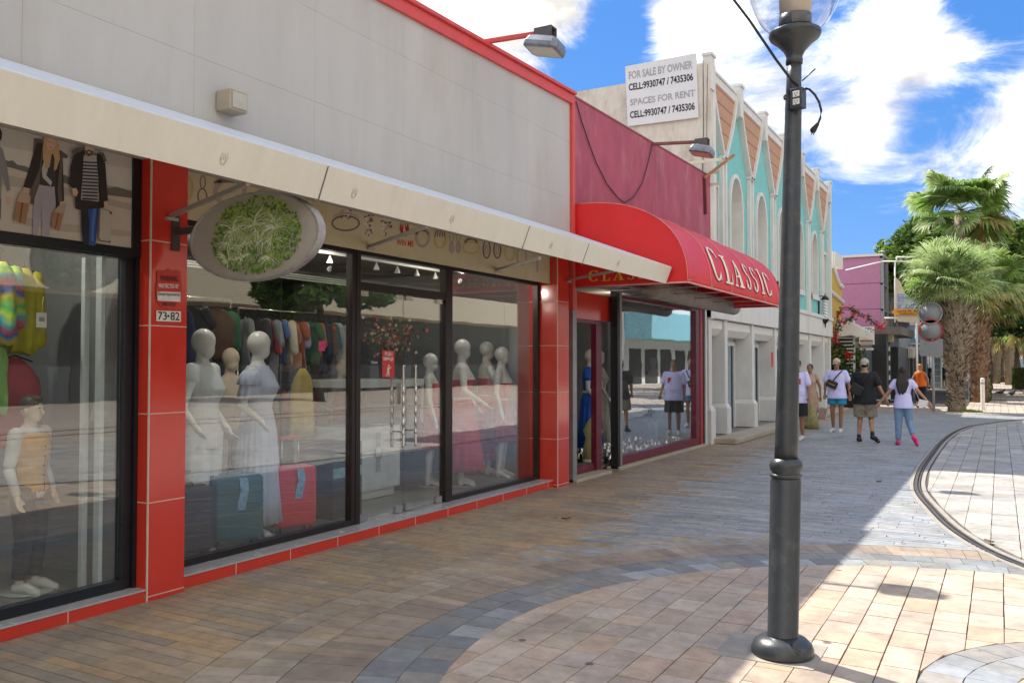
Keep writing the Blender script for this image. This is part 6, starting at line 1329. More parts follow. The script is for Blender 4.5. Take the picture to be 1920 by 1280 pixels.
# ceiling track with lit spots (lit lamps in the photo)
TR = thing('track_light', 'white ceiling track with small spot lamps inside the shop', 'track light', (-6.6, 7.2, 2.9)); mb = MB(); mb.box(-6.62, 5.2, 2.90, -6.58, 9.8, 2.93); mb.build('track', M_white, TR); M_spot = emit('spot_lens', (1, .9, .75), 6)
for k in range(11):
    y = 5.4 + k * .42; mb = MB(); mb.lathe((-6.6, y, 2.80), [(.005, .09), (.012, .07), (.02, .05), (.04, 0), (.036, 0), (.01, .045)], 12); sp_ = mb.build('spot', M_white, TR); MB().ball((-6.6, y, 2.815), .011, n=8).build('lamp', M_spot, sp_)
for (x_, y_, e_) in ((-6.0, 5.4, 13), (-6.5, 7.4, 6), (-6.0, 9.3, 11), (-7.4, 6.4, 4), (-5.9, 3.0, 13), (-6.0, 11.9, 5), (-6.1, 14.6, 5)):  # added fill for the dim displays; only the main shop has track lamps
    li = bpy.data.lights.new('shop_lamp', 'POINT'); li.energy = e_; li.color = (1, .93, .82); li.shadow_soft_size = .03; lo = bpy.data.objects.new('shop_lamp', li); col.objects.link(lo); lo.location = (x_, y_, 2.72)
# slat ceiling grille rows
mb = MB()
for k in range(3): mb.box(-8.2, 4.6, 2.84 - k * .03, -8.17, 10.2, 2.86 - k * .03)
gr_ = mb.build('ceiling_grille', M_white); tag(gr_, 'white slatted strips under the shop ceiling', 'ceiling slats')
# classic window floor dressing
FO = MB(); rnd = random.Random(5)
def crumple(x0, y0, x1, y1, z, amp, n, m, name, label):
    mb = MB(); g = [[(x0 + (x1 - x0) * i / n + rnd.uniform(-.02, .02), y0 + (y1 - y0) * j / (2 * n), z + rnd.random() ** 2 * amp) for i in range(n + 1)] for j in range(2 * n + 1)]
    vs = [p for r_ in g for p in r_]; fs = [(j * (n + 1) + i, j * (n + 1) + i + 1, (j + 1) * (n + 1) + i + 1, (j + 1) * (n + 1) + i) for j in range(2 * n) for i in range(n)]
    mb.add(vs, fs); o = mb.build(name, m); return tag(o, label, 'foil')
crumple(-6.5, 12.9, -5.45, 16.6, .10, .16, 26, mat('silver_foil', (.62, .60, .56), .22, metal=.9), 'foil_sheet', 'crumpled silver foil spread over the floor of the maroon framed window')
p = onX(1112, 800, -5.75); YS_ = thing('bust_form', 'pale yellow covered bust form on the floor of the open doorway', 'display form', (-5.75, p.y, .06)); mb = MB(); mb.lathe((-5.75, p.y, .12), [(.15, 0), (.17, .18), (.13, .34), (.17, .46), (.10, .6), (.06, .66)], 20, sy=.7, cap=True); mb.build('form', mat('pale_yellow', (.60, .58, .30), .7), YS_); mb = MB(); mb.lathe((-5.75, p.y, .06), [(.17, 0), (.17, .06)], 20, cap=True); mb.build('plinth', M_white, YS_)
p = onX(1285, 800, -5.9); PT_ = thing('plant_pot', 'large cream pot on a stand in the maroon framed window', 'pot', (-5.9, p.y, .06)); mb = MB(); mb.lathe((-5.9, p.y, .42), [(.14, 0), (.2, .28), (.21, .30), (.18, .3)], 20, cap=True); mb.build('pot', CRM, PT_); mb = MB(); mb.lathe((-5.9, p.y, .06), [(.1, 0), (.05, .15), (.16, .36)], 16, cap=True); mb.build('stand', M_white, PT_)

# dried flower arrangement above the counter
rnd = random.Random(12); c0_ = onX(728, 590, -6.7); FA = thing('flower_arrangement', 'bunch of red and pale dried flowers standing on the glass counter', 'flowers', c0_)
mb = MB(); mb.lathe((-6.7, c0_.y, 1.475), [(.06, 0), (.09, .12), (.06, .2)], 14, cap=True); mb.build('vase', mat('vase_dark', (.05, .05, .05), .3), FA); mb = MB()
for k in range(420):
    p = Vector((-6.7 + rnd.gauss(0, .12), c0_.y + rnd.gauss(0, .24), 1.98 + rnd.gauss(0, .11))); u_ = Vector((rnd.gauss(0, 1), rnd.gauss(0, 1), rnd.gauss(0, 1))).normalized() * .028; v_ = u_.cross(Vector((rnd.gauss(0, 1), 1, 0))).normalized() * .02; mb.add([p - u_, p + v_, p + u_, p - v_], [(0, 1, 2, 3)], rnd.choice((0, 1, 2, 2)))
for k in range(14): mb.tube([(-6.7, c0_.y, 1.66), (-6.7 + rnd.gauss(0, .1), c0_.y + rnd.gauss(0, .2), 1.95)], .004, 4, 2)
mb.build('blossoms', [mat('dried_red', (.45, .06, .05), .7), mat('dried_cream', (.55, .45, .32), .7), mat('dried_green', (.08, .10, .04), .8)], FA, fix=False)
for (px, py, lab, c_) in ((700, 612, 'teal glass bottle on the counter shelf behind the door', (.03, .14, .13)), (762, 612, 'row end clear bottle on the counter shelf', (.3, .33, .3))):
    p = onX(px, py, -6.6); t = thing('bottle', lab, 'bottle', p); MB().lathe((-6.75, p.y, 1.16), [(.04, 0), (.042, .12), (.015, .17), (.014, .2)], 12, cap=True).build('glass', mat('bottle_%d' % px, c_, .1), t); MB().lathe((-6.75, p.y, 1.36), [(.016, .001), (.016, .02)], 10, cap=True).build('stopper', M_black, t)
# ================= lamp post =================
bp = onZ(1467, 1226); topd = rv * .085
def ax(z): return bp + rv * (.0285 * z) + Vector((0, 0, z))
LP = thing('street_lamp', 'dark grey street lamp post with a clear glass globe standing on the paving', 'street lamp', bp)
def shaft(name, prof, m=M_pole, n=32, parent=LP):
    mb = MB(); mb.loft([[ax(z) + Vector((r * math.cos(t), r * math.sin(t), 0)) for t in [2 * math.pi * k / n for k in range(n)]] for r, z in prof]); return mb.build(name, m, parent)
bs = shaft('base', [(.165, .0), (.172, .015), (.172, .04), (.160, .07), (.132, .095), (.10, .107), (.093, .109)])
for a in (-50, 130):
    c = ax(.07) + Vector((.135 * math.cos(R(a)), .135 * math.sin(R(a)), 0)); mb = MB(); mb.lathe(c, [(.02, 0), (.02, .035), (.014, .045), (.001, .047)], 12); mb.box(c.x - .035, c.y - .03, c.z - .01, c.x + .035, c.y + .03, c.z + .002); mb.build('bolt', M_pole, bs)
shaft('lower_shaft', [(.088, .110), (.085, .114), (.086, .985), (.083, .992), (.083, 1.0)])
shaft('collar', [(.078, 1.001), (.085, 1.006), (.090, 1.012), (.090, 1.02), (.083, 1.026), (.076, 1.03), (.088, 1.045), (.094, 1.07), (.088, 1.095), (.070, 1.11), (.068, 1.112)])
shaft('upper_shaft', [(.0665, 1.113), (.065, 1.2), (.046, 3.15), (.042, 3.28), (.041, 3.42)])
shaft('cup', [(.047, 3.39), (.048, 3.415), (.045, 3.42), (.046, 3.435), (.060, 3.465), (.10, 3.51), (.138, 3.54), (.146, 3.555), (.146, 3.575), (.135, 3.582), (.05, 3.583)])
mb = MB(); n = 40; prof = [(.138, 3.584), (.165, 3.61), (.198, 3.65), (.228, 3.71), (.255, 3.78), (.272, 3.87), (.275, 3.96), (.255, 4.06), (.21, 4.14), (.13, 4.2), (.06, 4.23), (.01, 4.232)]
mb.loft([[ax(z) + Vector((r * math.cos(t), r * math.sin(t), 0)) for t in [2 * math.pi * k / n for k in range(n)]] for r, z in prof], cap=False); g_ = mb.build('globe', M_glass2, LP)
shaft('lamp_socket', [(.092, 3.584), (.092, 3.67), (.089, 3.672)], M_pole); shaft('lamp_core', [(.086, 3.673), (.105, 3.95), (.02, 3.98)], mat('lamp_core', (.58, .48, .38), .5)); shaft('globe_cap', [(.09, 4.233), (.10, 4.24), (.08, 4.28), (.02, 4.30)], M_pole)
# socket box with two outlets
nrm = (Vector((-.25, -1, 0))).normalized(); sd_ = Vector((-nrm.y, nrm.x, 0))
SB = thing('socket_box', 'grey outlet box with two white sockets strapped to the lamp post', 'socket box', ax(3.16) + nrm * .06)
def sb(px, py): return onY(px, py, (ax(3.16) + nrm * .065).y)
c = sb(1496, 186); mb = MB(); mb.obox(c, sd_ * .038, nrm * .03, (0, 0, .058)); mb.build('box', M_pole, SB, bevel=.004)
mb = MB(); mb.obox(c - sd_ * .043, sd_ * .004, nrm * .04, (0, 0, .062)); mb.build('open_cover', M_pole, SB)
for dz in (-.022, .022):
    cc = c + nrm * .0315 + Vector((0, 0, dz)) + sd_ * .004; mb = MB(); mb.obox(cc, sd_ * .020, nrm * .003, (0, 0, .017)); so_ = mb.build('socket', mat('socket_white', (.72, .68, .62), .4), SB, bevel=.003); mb = MB()
    for q in (-.008, .008): mb.obox(cc + sd_ * q + nrm * .0035 + Vector((0, 0, .004)), sd_ * .0015, nrm * .0006, (0, 0, .005))
    mb.obox(cc + nrm * .0035 + Vector((0, 0, -.009)), sd_ * .003, nrm * .0006, (0, 0, .003)); mb.build('slots', M_black, so_)
mb = MB(); mb.lathe(ax(3.20), [(.056, -.008), (.058, 0), (.056, .008)], 20); mb.build('strap', M_black, SB)
PC = thing('power_cable', 'black cable with a plug hanging from the outlet box on the lamp post', 'cable', c)
mb = MB(); pts = [sb(*p) for p in [(1510, 166), (1518, 168), (1528, 178), (1536, 192), (1540, 208), (1538, 222), (1533, 234)]]; mb.tube(pts, .0065, 8); mb.build('cord', M_black, PC)
mb = MB(); a, b = sb(1533, 233), sb(1525, 244); mb.caps(a, .010, b, .018, 10); mb.tube([b, b + Vector((-.012, 0, -.025))], .003, 5); mb.tube([b + Vector((.012, 0, 0)), b + Vector((.0, 0, -.028))], .003, 5); mb.build('plug', M_black, PC)
OW = thing('overhead_cable', 'thick black cable running from the lamp post up to the left', 'cable', c); mb = MB(); e0 = sb(1497, 162); pts = [e0, sb(1480, 145), sb(1455, 112), sb(1430, 75), sb(1405, 38), sb(1372, -5), sb(1300, -90)]; mb.tube(pts, .0075, 8); mb.build('cable', M_black, OW)
OW = thing('cable_end', 'short thin wire end poking out behind the lamp post', 'wire', c); mb = MB(); mb.tube([onY(1504, 152, 5.3), onY(1529, 129, 5.3)], .004, 6); mb.build('wire', M_black, OW)

# ================= plants =================
def leafmat(name, c, tr=.35, rough=.5): return mat(name, c, rough, var=.3, scale=3, trans=tr, spec=.3)
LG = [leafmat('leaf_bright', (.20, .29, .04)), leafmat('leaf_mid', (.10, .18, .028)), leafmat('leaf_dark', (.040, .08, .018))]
PLM = [leafmat('palm_pale', (.44, .54, .24), .5, .35), leafmat('palm_green', (.23, .36, .08), .5, .35), leafmat('palm_deep', (.08, .14, .04), .4, .4), leafmat('palm_dry', (.30, .24, .08), .3, .6)]
BARK = mat('palm_bark', (.26, .20, .14), .9, var=.35, scale=10, bump=.6, bscale=30); BARK2 = mat('palm_bark_brown', (.22, .125, .07), .9, var=.35, scale=10, bump=.6, bscale=30); TRUNK = mat('tree_bark', (.12, .09, .07), .9)
def palm(label, x, y, prof, zc, Rf, nl, seed, pal=(0, 1, 1, 2), bark=BARK, pet=.7, detail=30, low=-50, group='palms along the avenue', boots=900, wid=1.0, hi=85):
    rnd = random.Random(seed); t = thing('palm_tree', label, 'palm tree', (x, y, 0), group=group); mb = MB(); n = 20
    mb.loft([[(x + r * math.cos(q) * (1 + .06 * math.sin(5 * q + z * 3)), y + r * math.sin(q) * (1 + .06 * math.cos(4 * q + z * 5)), z) for q in [2 * math.pi * k / n for k in range(n)]] for z, r in prof])
    zt_ = prof[-1][0]
    def rad(z):
        for (z0, r0), (z1, r1) in zip(prof, prof[1:]):
            if z0 <= z <= z1: return r0 + (r1 - r0) * (z - z0) / (z1 - z0)
        return prof[-1][1]
    for k in range(boots):
        z = rnd.uniform(.15, zt_ - .05); q = rnd.uniform(0, 2 * math.pi); r = rad(z); ln = rnd.uniform(.10, .26) * (0.5 + .8 * z / zt_); w_ = rnd.uniform(.02, .05); o = Vector((math.cos(q), math.sin(q), 0)); tg = Vector((-math.sin(q), math.cos(q), 0))
        b = Vector((x, y, z)) + o * (r * .93); tip = b + o * (ln * rnd.uniform(.35, .8) + .05) + Vector((0, 0, ln * .8)) + tg * rnd.uniform(-.06, .06)
        mb.add([b - tg * w_, b + tg * w_, b + Vector((0, 0, .05)) + o * .02, tip], [(0, 1, 3), (1, 2, 3), (2, 0, 3)], rnd.choice((0, 1, 1, 2)))
    mb.build('trunk', [bark, mat('boot_pale', (.42, .36, .28), .9), mat('boot_dark', (.09, .06, .04), .9)], t, fix=False)
    mb = MB(); hub = Vector((x, y, zc))
    for i in range(nl):
        el = R(rnd.uniform(low, hi)) if i > nl * .25 else R(rnd.uniform(-10, hi * .8)); az = rnd.uniform(0, 2 * math.pi); d = Vector((math.cos(az) * math.cos(el), math.sin(az) * math.cos(el), math.sin(el)))
        L1 = pet * rnd.uniform(.6, 1.1) * Rf; c = hub + d * L1; c.z -= .10 * L1 * math.cos(el); mi = 3 if el < R(low * .55) and rnd.random() < .6 else rnd.choice(pal)
        mb.tube([hub, hub.lerp(c, .5) + Vector((0, 0, .03)), c], .015, 4, 1)
        side = d.cross(Vector((0, 0, 1)));
        if side.length < .1: side = Vector((1, 0, 0))
        side.normalize(); nrm_ = side.cross(d).normalized(); fr = Rf * rnd.uniform(.42, .62)
        # fan tilted so that its face shows
        tw = rnd.uniform(-.7, .7); side = (side * math.cos(tw) + nrm_ * math.sin(tw)).normalized(); nrm_ = side.cross(d).normalized()
        for k in range(detail):
            an = R(-125 + 250 * k / (detail - 1)) + rnd.uniform(-.03, .03); bd = (d * math.cos(an) + side * math.sin(an)).normalized(); ln = fr * (1 - .22 * abs(an) / 2.2) * rnd.uniform(.88, 1.1); wn_ = bd.cross(nrm_).normalized(); w_ = ln * .055 * wid
            p1 = c + bd * ln * .55 + nrm_ * .03 * ln; p2 = c + bd * ln * .82 - Vector((0, 0, .06 * ln)); p3 = c + bd * ln + Vector((0, 0, -.24 * ln * rnd.uniform(.6, 1.5)))
            mm = mi if rnd.random() < .8 else rnd.choice(pal); f_ = nrm_ * w_ * .5
            mb.add([c, p1 - wn_ * w_ + f_, p1 + wn_ * w_ - f_, p2 - wn_ * w_ * .7, p2 + wn_ * w_ * .7, p3], [(0, 2, 1), (1, 2, 4, 3), (3, 4, 5)], mm)
    mb.build('crown', PLM, t, fix=False); return t
def K(px, py, Y): return onY(px, py, Y)
p = onZ(1794, 771)
palm('fat trunked fan palm in sunlight beside the road signs', p.x, p.y, [(-.05, .29), (.2, .30), (.35, .25), (1.2, .25), (1.6, .30), (2.2, .44), (2.8, .56), (3.5, .58), (3.9, .5)], 4.55, 1.66, 84, 11, (0, 0, 0, 1, 2), boots=2600, detail=40, wid=.34, low=-30, hi=62)
p2 = K(1838, 735, 45.0)
palm('brown trunked fan palm just behind the sunlit one', p2.x, 43.0, [(0, .38), (1, .36), (3, .46), (4.4, .58)], 4.95, 2.0, 60, 12, (0, 1, 1, 3), BARK2, boots=1200)
p3 = K(1800, 385, 46.0)
palm('tall fan palm whose crown rises above the round tree', p3.x, 46.0, [(0, .4), (5, .3), (p3.z - .3, .26)], p3.z - .2, 2.35, 38, 14, (1, 1, 2, 0), boots=300, low=-28, detail=36, wid=1.0, hi=60)
for i, (px, Y, h, sd2) in enumerate([(1868, 86, 5.5, 20), (1880, 92, 5.5, 21), (1892, 80, 5.4, 22), (1903, 100, 5.2, 23), (1930, 74, 5.5, 25)]):
    q = K(px, 705, Y); palm(['shaggy avenue palm in the distance, leftmost of the far row', 'shaggy avenue palm in the distance, second of the far row', 'shaggy avenue palm in the distance, third and thickest of the far row', 'shaggy avenue palm at the far end of the row', 'avenue palm at the right picture edge'][i], q.x, Y, [(0, .30), (2, .36), (3.6, .46), (4.4, .5)], h - .6, 2.3, 34, sd2, (0, 1, 3, 1), boots=300, detail=20, low=-60)
def tree(label, x, y, zc, rx, rz, n, seed, h0=0, trunk=.35, mats=LG, group='round trees along the avenue', leaf=.16, nlimb=7, name='broadleaf_tree', flat=.0):
    rnd = random.Random(seed); t = thing(name, label, 'tree', (x, y, 0), group=group)
    mb = MB(); top = Vector((x, y, zc - rz * .35)); mb.tube([(x, y, 0), (x + .1, y, zc * .3), top], [trunk, trunk * .8, trunk * .5], 10)
    cl = []
    for i in range(nlimb * 6):
        a, e = rnd.uniform(0, 6.283), math.asin(rnd.uniform(-.35, 1)); k = rnd.uniform(.55, .95); c = Vector((x + rx * k * math.cos(a) * math.cos(e), y + rx * k * math.sin(a) * math.cos(e), zc + rz * k * math.sin(e)))
        cl.append((c, rnd.uniform(.16, .30) * rx))
        if i < nlimb: mb.tube([top, top.lerp(c, .5) + Vector((0, 0, .2)), c], [trunk * .4, trunk * .25, .03], 6)
    mb.build('trunk', TRUNK, t)
    mb = MB(); vs = []; fs = []; mi = []
    for k in range(n):
        c, r = cl[k % len(cl)]; d = Vector((rnd.gauss(0, 1), rnd.gauss(0, 1), rnd.gauss(0, 1))).normalized(); rr = r * rnd.uniform(.55, 1.0) ** .5; p = c + Vector((d.x * rr, d.y * rr, d.z * rr * .62))
        u_ = Vector((rnd.gauss(0, 1), rnd.gauss(0, 1), rnd.gauss(0, .6))).normalized(); v_ = u_.cross(Vector((rnd.gauss(0, 1), rnd.gauss(0, 1), rnd.gauss(0, 1)))).normalized(); s_ = leaf * rnd.uniform(.6, 1.3); b = len(vs)
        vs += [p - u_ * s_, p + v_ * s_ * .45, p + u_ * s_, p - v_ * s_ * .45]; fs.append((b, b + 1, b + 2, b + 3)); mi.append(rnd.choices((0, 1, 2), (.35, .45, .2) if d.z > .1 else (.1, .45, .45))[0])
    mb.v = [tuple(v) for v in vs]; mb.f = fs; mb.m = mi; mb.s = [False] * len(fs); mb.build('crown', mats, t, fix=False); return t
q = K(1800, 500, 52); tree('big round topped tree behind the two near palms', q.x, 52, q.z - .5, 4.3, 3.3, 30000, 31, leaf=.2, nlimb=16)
q = K(1915, 540, 58); tree('wide dark tree at the right edge behind the palms', q.x + .5, 58, q.z, 4.4, 4.0, 22000, 32, leaf=.22, nlimb=13)
q = K(1850, 590, 66); tree('lower dark tree filling the gap under the crowns', q.x, 66, q.z - .4, 4.0, 2.6, 9000, 33, leaf=.2, mats=[LG[1], LG[2], LG[2]], nlimb=9)
q = K(1900, 610, 105); tree('distant tree at the end of the avenue', q.x, 112, q.z, 6, 3.5, 7000, 34, leaf=.3, nlimb=9)
q = K(1880, 600, 90); tree('mid green tree behind the far row of palms', q.x + 1, 90, q.z - .6, 4.5, 3.6, 9000, 39, leaf=.26, nlimb=9)
q = K(1850, 625, 130); tree('farthest tree closing the avenue', q.x, 135, q.z - .5, 7, 4.5, 6000, 35, leaf=.38, nlimb=9, mats=[LG[1], LG[2], LG[2]])
q = K(1740, 600, 95); tree('distant tree above the low shops on the left', q.x, 95, q.z, 3.2, 3.5, 5000, 36, leaf=.28, nlimb=8)
def hedge(label, px0, px1, py0, py1, Y, dep, n, name='hedge', cat='hedge', m=LG):
    a, b = K(px0, py1, Y), K(px1, py0, Y); rnd = random.Random(px0); t = thing(name, label, cat, ((a.x + b.x) / 2, Y, 0)); z0 = 0; mb = MB(); mb.box(a.x + .08, Y + .08, 0, b.x - .08, Y + dep - .08, b.z - .08); mb.build('stems', TRUNK, t); mb = MB()
    for k in range(n):
        p = Vector((rnd.uniform(a.x, b.x), Y + rnd.uniform(0, dep), rnd.uniform(.02, b.z))); f = rnd.choice((0, 1, 2)); 
        if f == 0: p.y = Y + rnd.uniform(0, .1)
        elif f == 1: p.x = rnd.choice((a.x, b.x)) + rnd.uniform(-.05, .05)
        else: p.z = b.z + rnd.uniform(-.08, .03)
        u_ = Vector((rnd.gauss(0, 1), rnd.gauss(0, 1), rnd.gauss(0, 1))).normalized() * .06; v_ = u_.cross(Vector((rnd.gauss(0, 1), rnd.gauss(0, 1), 1))).normalized() * .035; mb.add([p - u_, p + v_, p + u_, p - v_], [(0, 1, 2, 3)], rnd.choice((0, 1, 1, 2)))
    mb.build('foliage', m, t, fix=False)
hedge('clipped square hedge behind the white bollard', 1836, 1856, 718, 752, 44.6, 1.6, 2500); hedge('low hedge under the far palms on the right', 1900, 1935, 690, 714, 66, 2, 2500); hedge('tiny hedge in the median between the near palms', 1812, 1824, 700, 712, 52, 1, 800)
# weeds at the foot of the near palm and the kerb
def tuft(label, c, r, n, h, seed):
    rnd = random.Random(seed); mb = MB()
    for k in range(n):
        a = rnd.uniform(0, 6.28); p = Vector((c[0] + r * rnd.random() * math.cos(a), c[1] + r * .6 * rnd.random() * math.sin(a), 0)); q = p + Vector((rnd.uniform(-.05, .05), rnd.uniform(-.05, .05), h * rnd.uniform(.4, 1))); mb.add([p + Vector((-.008, 0, 0)), p + Vector((.008, 0, 0)), q], [(0, 1, 2)], 0)
    return tag(mb.build('weeds', LG[0], fix=False), label, 'weeds', kind='stuff')
pp = onZ(1815, 772); tuft('green weeds at the foot of the sunlit palm', pp, .5, 500, .12, 3); pp = onZ(1362, 826); tuft('small weeds in the corner by the kerb of the white building', (pp.x, pp.y), .18, 160, .08, 4)

# ================= far street =================
YB_ = thing('yellow_building', 'low yellow building with white scalloped parapet beside the white building', 'building', (-6, 35, 0))
M_yel = mat('yellow_wall', (.55, .36, .09), .8, var=.08, stain=(.4, .28, .12), stain_amt=.4)
XY = -5.6
mb = MB(); zt1 = 5.45
mb.add([(XY, 32.6, 0), (XY, 37.4, 0), (XY, 37.4, 4.75), (XY, 36.6, 4.8), (XY, 35.9, 5.0), (XY, 35.3, 5.45), (XY, 34.9, 5.5), (XY, 34.6, 5.35), (XY, 34.0, 5.1), (XY, 33.2, 5.3), (XY, 32.6, 5.6)], [tuple(range(11))])
mb.box(-14, 32.6, 0, XY - .01, 37.4, 4.4); mb.build('front_wall', M_yel, YB_)
mb = MB(); mb.tube([(XY + .03, 32.6, 5.62), (XY + .03, 33.2, 5.34), (XY + .03, 34.0, 5.14), (XY + .03, 34.7, 5.4)], .09, 6); mb.tube([(XY + .03, 35.0, 5.5), (XY + .03, 35.9, 5.05), (XY + .03, 36.6, 4.85), (XY + .03, 37.4, 4.8)], .09, 6); mb.box(XY - .1, 34.55, 5.3, XY + .12, 34.75, 5.95); mb.box(XY - .1, 32.6, 5.5, XY + .12, 34.2, 6.0); mb.box(XY - .1, 35.1, 5.5, XY + .11, 37.0, 6.0); mb.tube([(XY + .05, 32.6, 4.75), (XY + .05, 34.5, 4.4), (XY + .05, 37.4, 4.2)], .08, 6); mb.build('white_trim', M_white, YB_)
# canopy and slatted screen
CN = thing('entrance_canopy', 'boxy white canopy with slatted screen beneath, beside the white building', 'canopy', (-5, 35, 3))
a = K(1570, 612, 34.5)
mb = MB(); mb.add([tuple(onY(*p, 34.2)) for p in [(1567, 632), (1595, 628), (1622, 634), (1622, 619), (1592, 602), (1567, 608)]] + [tuple(onY(*p, 34.2) + Vector((-.1, 3, 0))) for p in [(1567, 632), (1595, 628), (1622, 634), (1622, 619), (1592, 602), (1567, 608)]], [tuple(range(6)), tuple(range(6, 12))] + [(k, (k + 1) % 6, 6 + (k + 1) % 6, 6 + k) for k in range(6)]); mb.build('box', M_white, CN, bevel=.01)
mb = MB()
for k in range(17):
    z = 1.0 + k * .135; p0, p1 = onY(1568, 700, 34.8), onY(1600, 700, 34.8); mb.box(p0.x, 34.8, z, p1.x, 34.83, z + .06)
mb.box(p1.x, 34.78, .0, p1.x + .07, 34.85, 3.3); mb.build('slats', M_white, CN); mb = MB(); mb.box(p0.x, 35.2, 0, p1.x, 35.3, 3.3); mb.build('dark_back', M_indark, CN)
def leafy(name, label, pts, n, rad, seed, fl=None, flr=.5, leaf=.07):
    """climbing plant along a path of points with flowers"""
    rnd = random.Random(seed); t = thing(name, label, 'plant', pts[0]); mb = MB(); mb.tube(pts, .02, 5); mb.build('stem', TRUNK, t); mb = MB(); fm = MB()
    for k in range(n):
        i = rnd.randrange(len(pts) - 1); p = Vector(pts[i]).lerp(Vector(pts[i + 1]), rnd.random()) + Vector((rnd.gauss(0, rad), rnd.gauss(0, rad), rnd.gauss(0, rad))); u_ = Vector((rnd.gauss(0, 1), rnd.gauss(0, 1), rnd.gauss(0, 1))).normalized() * leaf; v_ = u_.cross(Vector((rnd.gauss(0, 1), rnd.gauss(0, 1), 1))).normalized() * leaf * .6
        if fl and math.sin(i * 2.3 + p.x * 3 + p.z * 4) > 1 - 2 * flr: fm.add([p - u_, p + v_, p + u_, p - v_], [(0, 1, 2, 3)])
        else: mb.add([p - u_, p + v_, p + u_, p - v_], [(0, 1, 2, 3)], rnd.choice((1, 2, 2)))
    mb.build('foliage', LG, t, fix=False)
    if fm.v: fm.build('flowers', fl, t, fix=False)
PINKF = leafmat('petal_pink', (.75, .06, .12), .3); REDF = leafmat('petal_red', (.65, .03, .02), .3)
leafy('bougainvillea', 'bougainvillea branch with pink flowers arching over the white canopy', [tuple(K(*p)) for p in [(1566, 640, 33), (1568, 612, 33), (1572, 590, 33.2), (1580, 577, 33.4), (1592, 576, 33.6), (1602, 583, 33.8), (1614, 592, 34), (1625, 592, 34.2), (1635, 602, 34.4), (1645, 610, 34.6), (1660, 614, 34.8)]], 300, .06, 41, PINKF, .3, .045)
leafy('bougainvillea', 'lower bougainvillea stems with small pink flowers at the building corner', [tuple(K(*p)) for p in [(1567, 645, 33), (1569, 625, 33), (1575, 605, 33), (1590, 600, 33.4), (1600, 596, 33.6)]], 240, .08, 42, PINKF, .35, .045)
rnd = random.Random(9)
for (px, py, s_, lab) in ((1652, 611, .26, 'cluster of bright pink blossoms at the tip of the bougainvillea'), (1603, 586, .18, 'cluster of pink blossoms midway on the bougainvillea'), (1590, 667, .16, 'red blossom cluster in front of the white slats'), (1574, 587, .12, 'small pink blossom cluster next to the barber pole corner')):
    c = K(px, py, 34); mb = MB(); mb.tube([c + Vector((0, .15, .1)), c], .01, 4)
    for k in range(55): p = c + Vector((rnd.gauss(0, .45), rnd.gauss(0, .4), rnd.gauss(0, .38))) * s_; u_ = Vector((rnd.gauss(0, 1), rnd.gauss(0, 1), rnd.gauss(0, 1))).normalized() * .06; v_ = u_.cross(Vector((0, .3, 1))).normalized() * .04; mb.add([p - u_, p + v_, p + u_, p - v_], [(0, 1, 2, 3)])
    tag(mb.build('flower_cluster', REDF if px == 1590 else PINKF, fix=False), lab, 'flowers')
leafy('potted_shrub', 'dark leafy shrub in front of the slatted screen', [tuple(K(*p)) for p in [(1572, 712, 34.2), (1574, 680, 34.2), (1572, 650, 34.2)]], 500, .2, 44, None, 0, .09); leafy('potted_shrub', 'leafy shrub behind the two men, right of the slatted screen', [tuple(K(*p)) for p in [(1603, 720, 35), (1604, 690, 35), (1604, 655, 35)]], 400, .14, 45, None, 0, .08)
# pink building
PB = thing('pink_building', 'pink three storey building with a glazed grey front', 'building', (-8, 50, 0))
YP = 46; q0, q1 = onY(1570, 480, YP), onY(1650, 480, YP); z0_ = 3.1
M_pinkw = mat('pink_wall', (.50, .22, .36), .8, var=.06, stain=(.42, .24, .34), stain_amt=.35)
XP = q1.x
mb = MB(); zt_ = q1.z; bands = [z0_, z0_ + (zt_ - z0_) * .33, z0_ + (zt_ - z0_) * .66, zt_]
for a, b in zip(bands, bands[1:]): mb.box(-14, YP, a + .02, XP, YP + 14, b - .02)
mb.build('side_wall', M_pinkw, PB); mb = MB(); mb.box(-13.99, YP + .02, z0_, XP - .02, YP + 13.98, zt_); mb.build('joints', mat('pink_joint', (.28, .14, .2), .8), PB); mb = MB(); mb.box(-14.1, YP - .12, zt_, XP + .15, YP + 14, zt_ + .12); mb.build('roof_edge', M_white, PB)
mb = MB(); rnd = random.Random(2)
for r_ in range(3):
    for c_ in range(7):
        y = YP + .15 + c_ * 1.95; z = bands[r_] + .1; mb.box(XP + .01, y, z, XP + .07, y + 1.6, z + (bands[1] - bands[0]) * .62, 0 if (r_ + c_) % 3 else 1)
mb.build('window_panels', [mat('pane_grey', (.22, .26, .28), .3), mat('pane_pale', (.5, .5, .48), .5)], PB)
mb = MB()
for c_ in range(8): mb.box(XP + .01, YP + c_ * 1.95, z0_ - .1, XP + .16, YP + c_ * 1.95 + .12, zt_)
for b in bands: mb.box(XP + .012, YP, b - .1, XP + .12, YP + 14, b)
mb.build('mullion_grid', mat('grid_grey', (.30, .31, .32), .6), PB)
mb = MB(); mb.box(-14, YP + .05, 0, XP - .4, YP + 14, z0_ - .02); mb.box(-14, YP - 1.0, z0_ - .45, XP + .2, YP + 14, z0_ - .021); mb.build('ground_floor', mat('shop_dark', (.06, .065, .07), .6), PB)
SHP = thing('low_shop', 'dark fronted low shop below the pink building with a hanging advert', 'shop', (-5, 40, 0))
def panel(px0, py0, px1, py1, Y, d, m, name, par, b=0): a, c = onY(px0, py1, Y), onY(px1, py0, Y); return MB().box(a.x, Y, max(a.z, 0), c.x, Y + d, c.z).build(name, m, par, bevel=b)
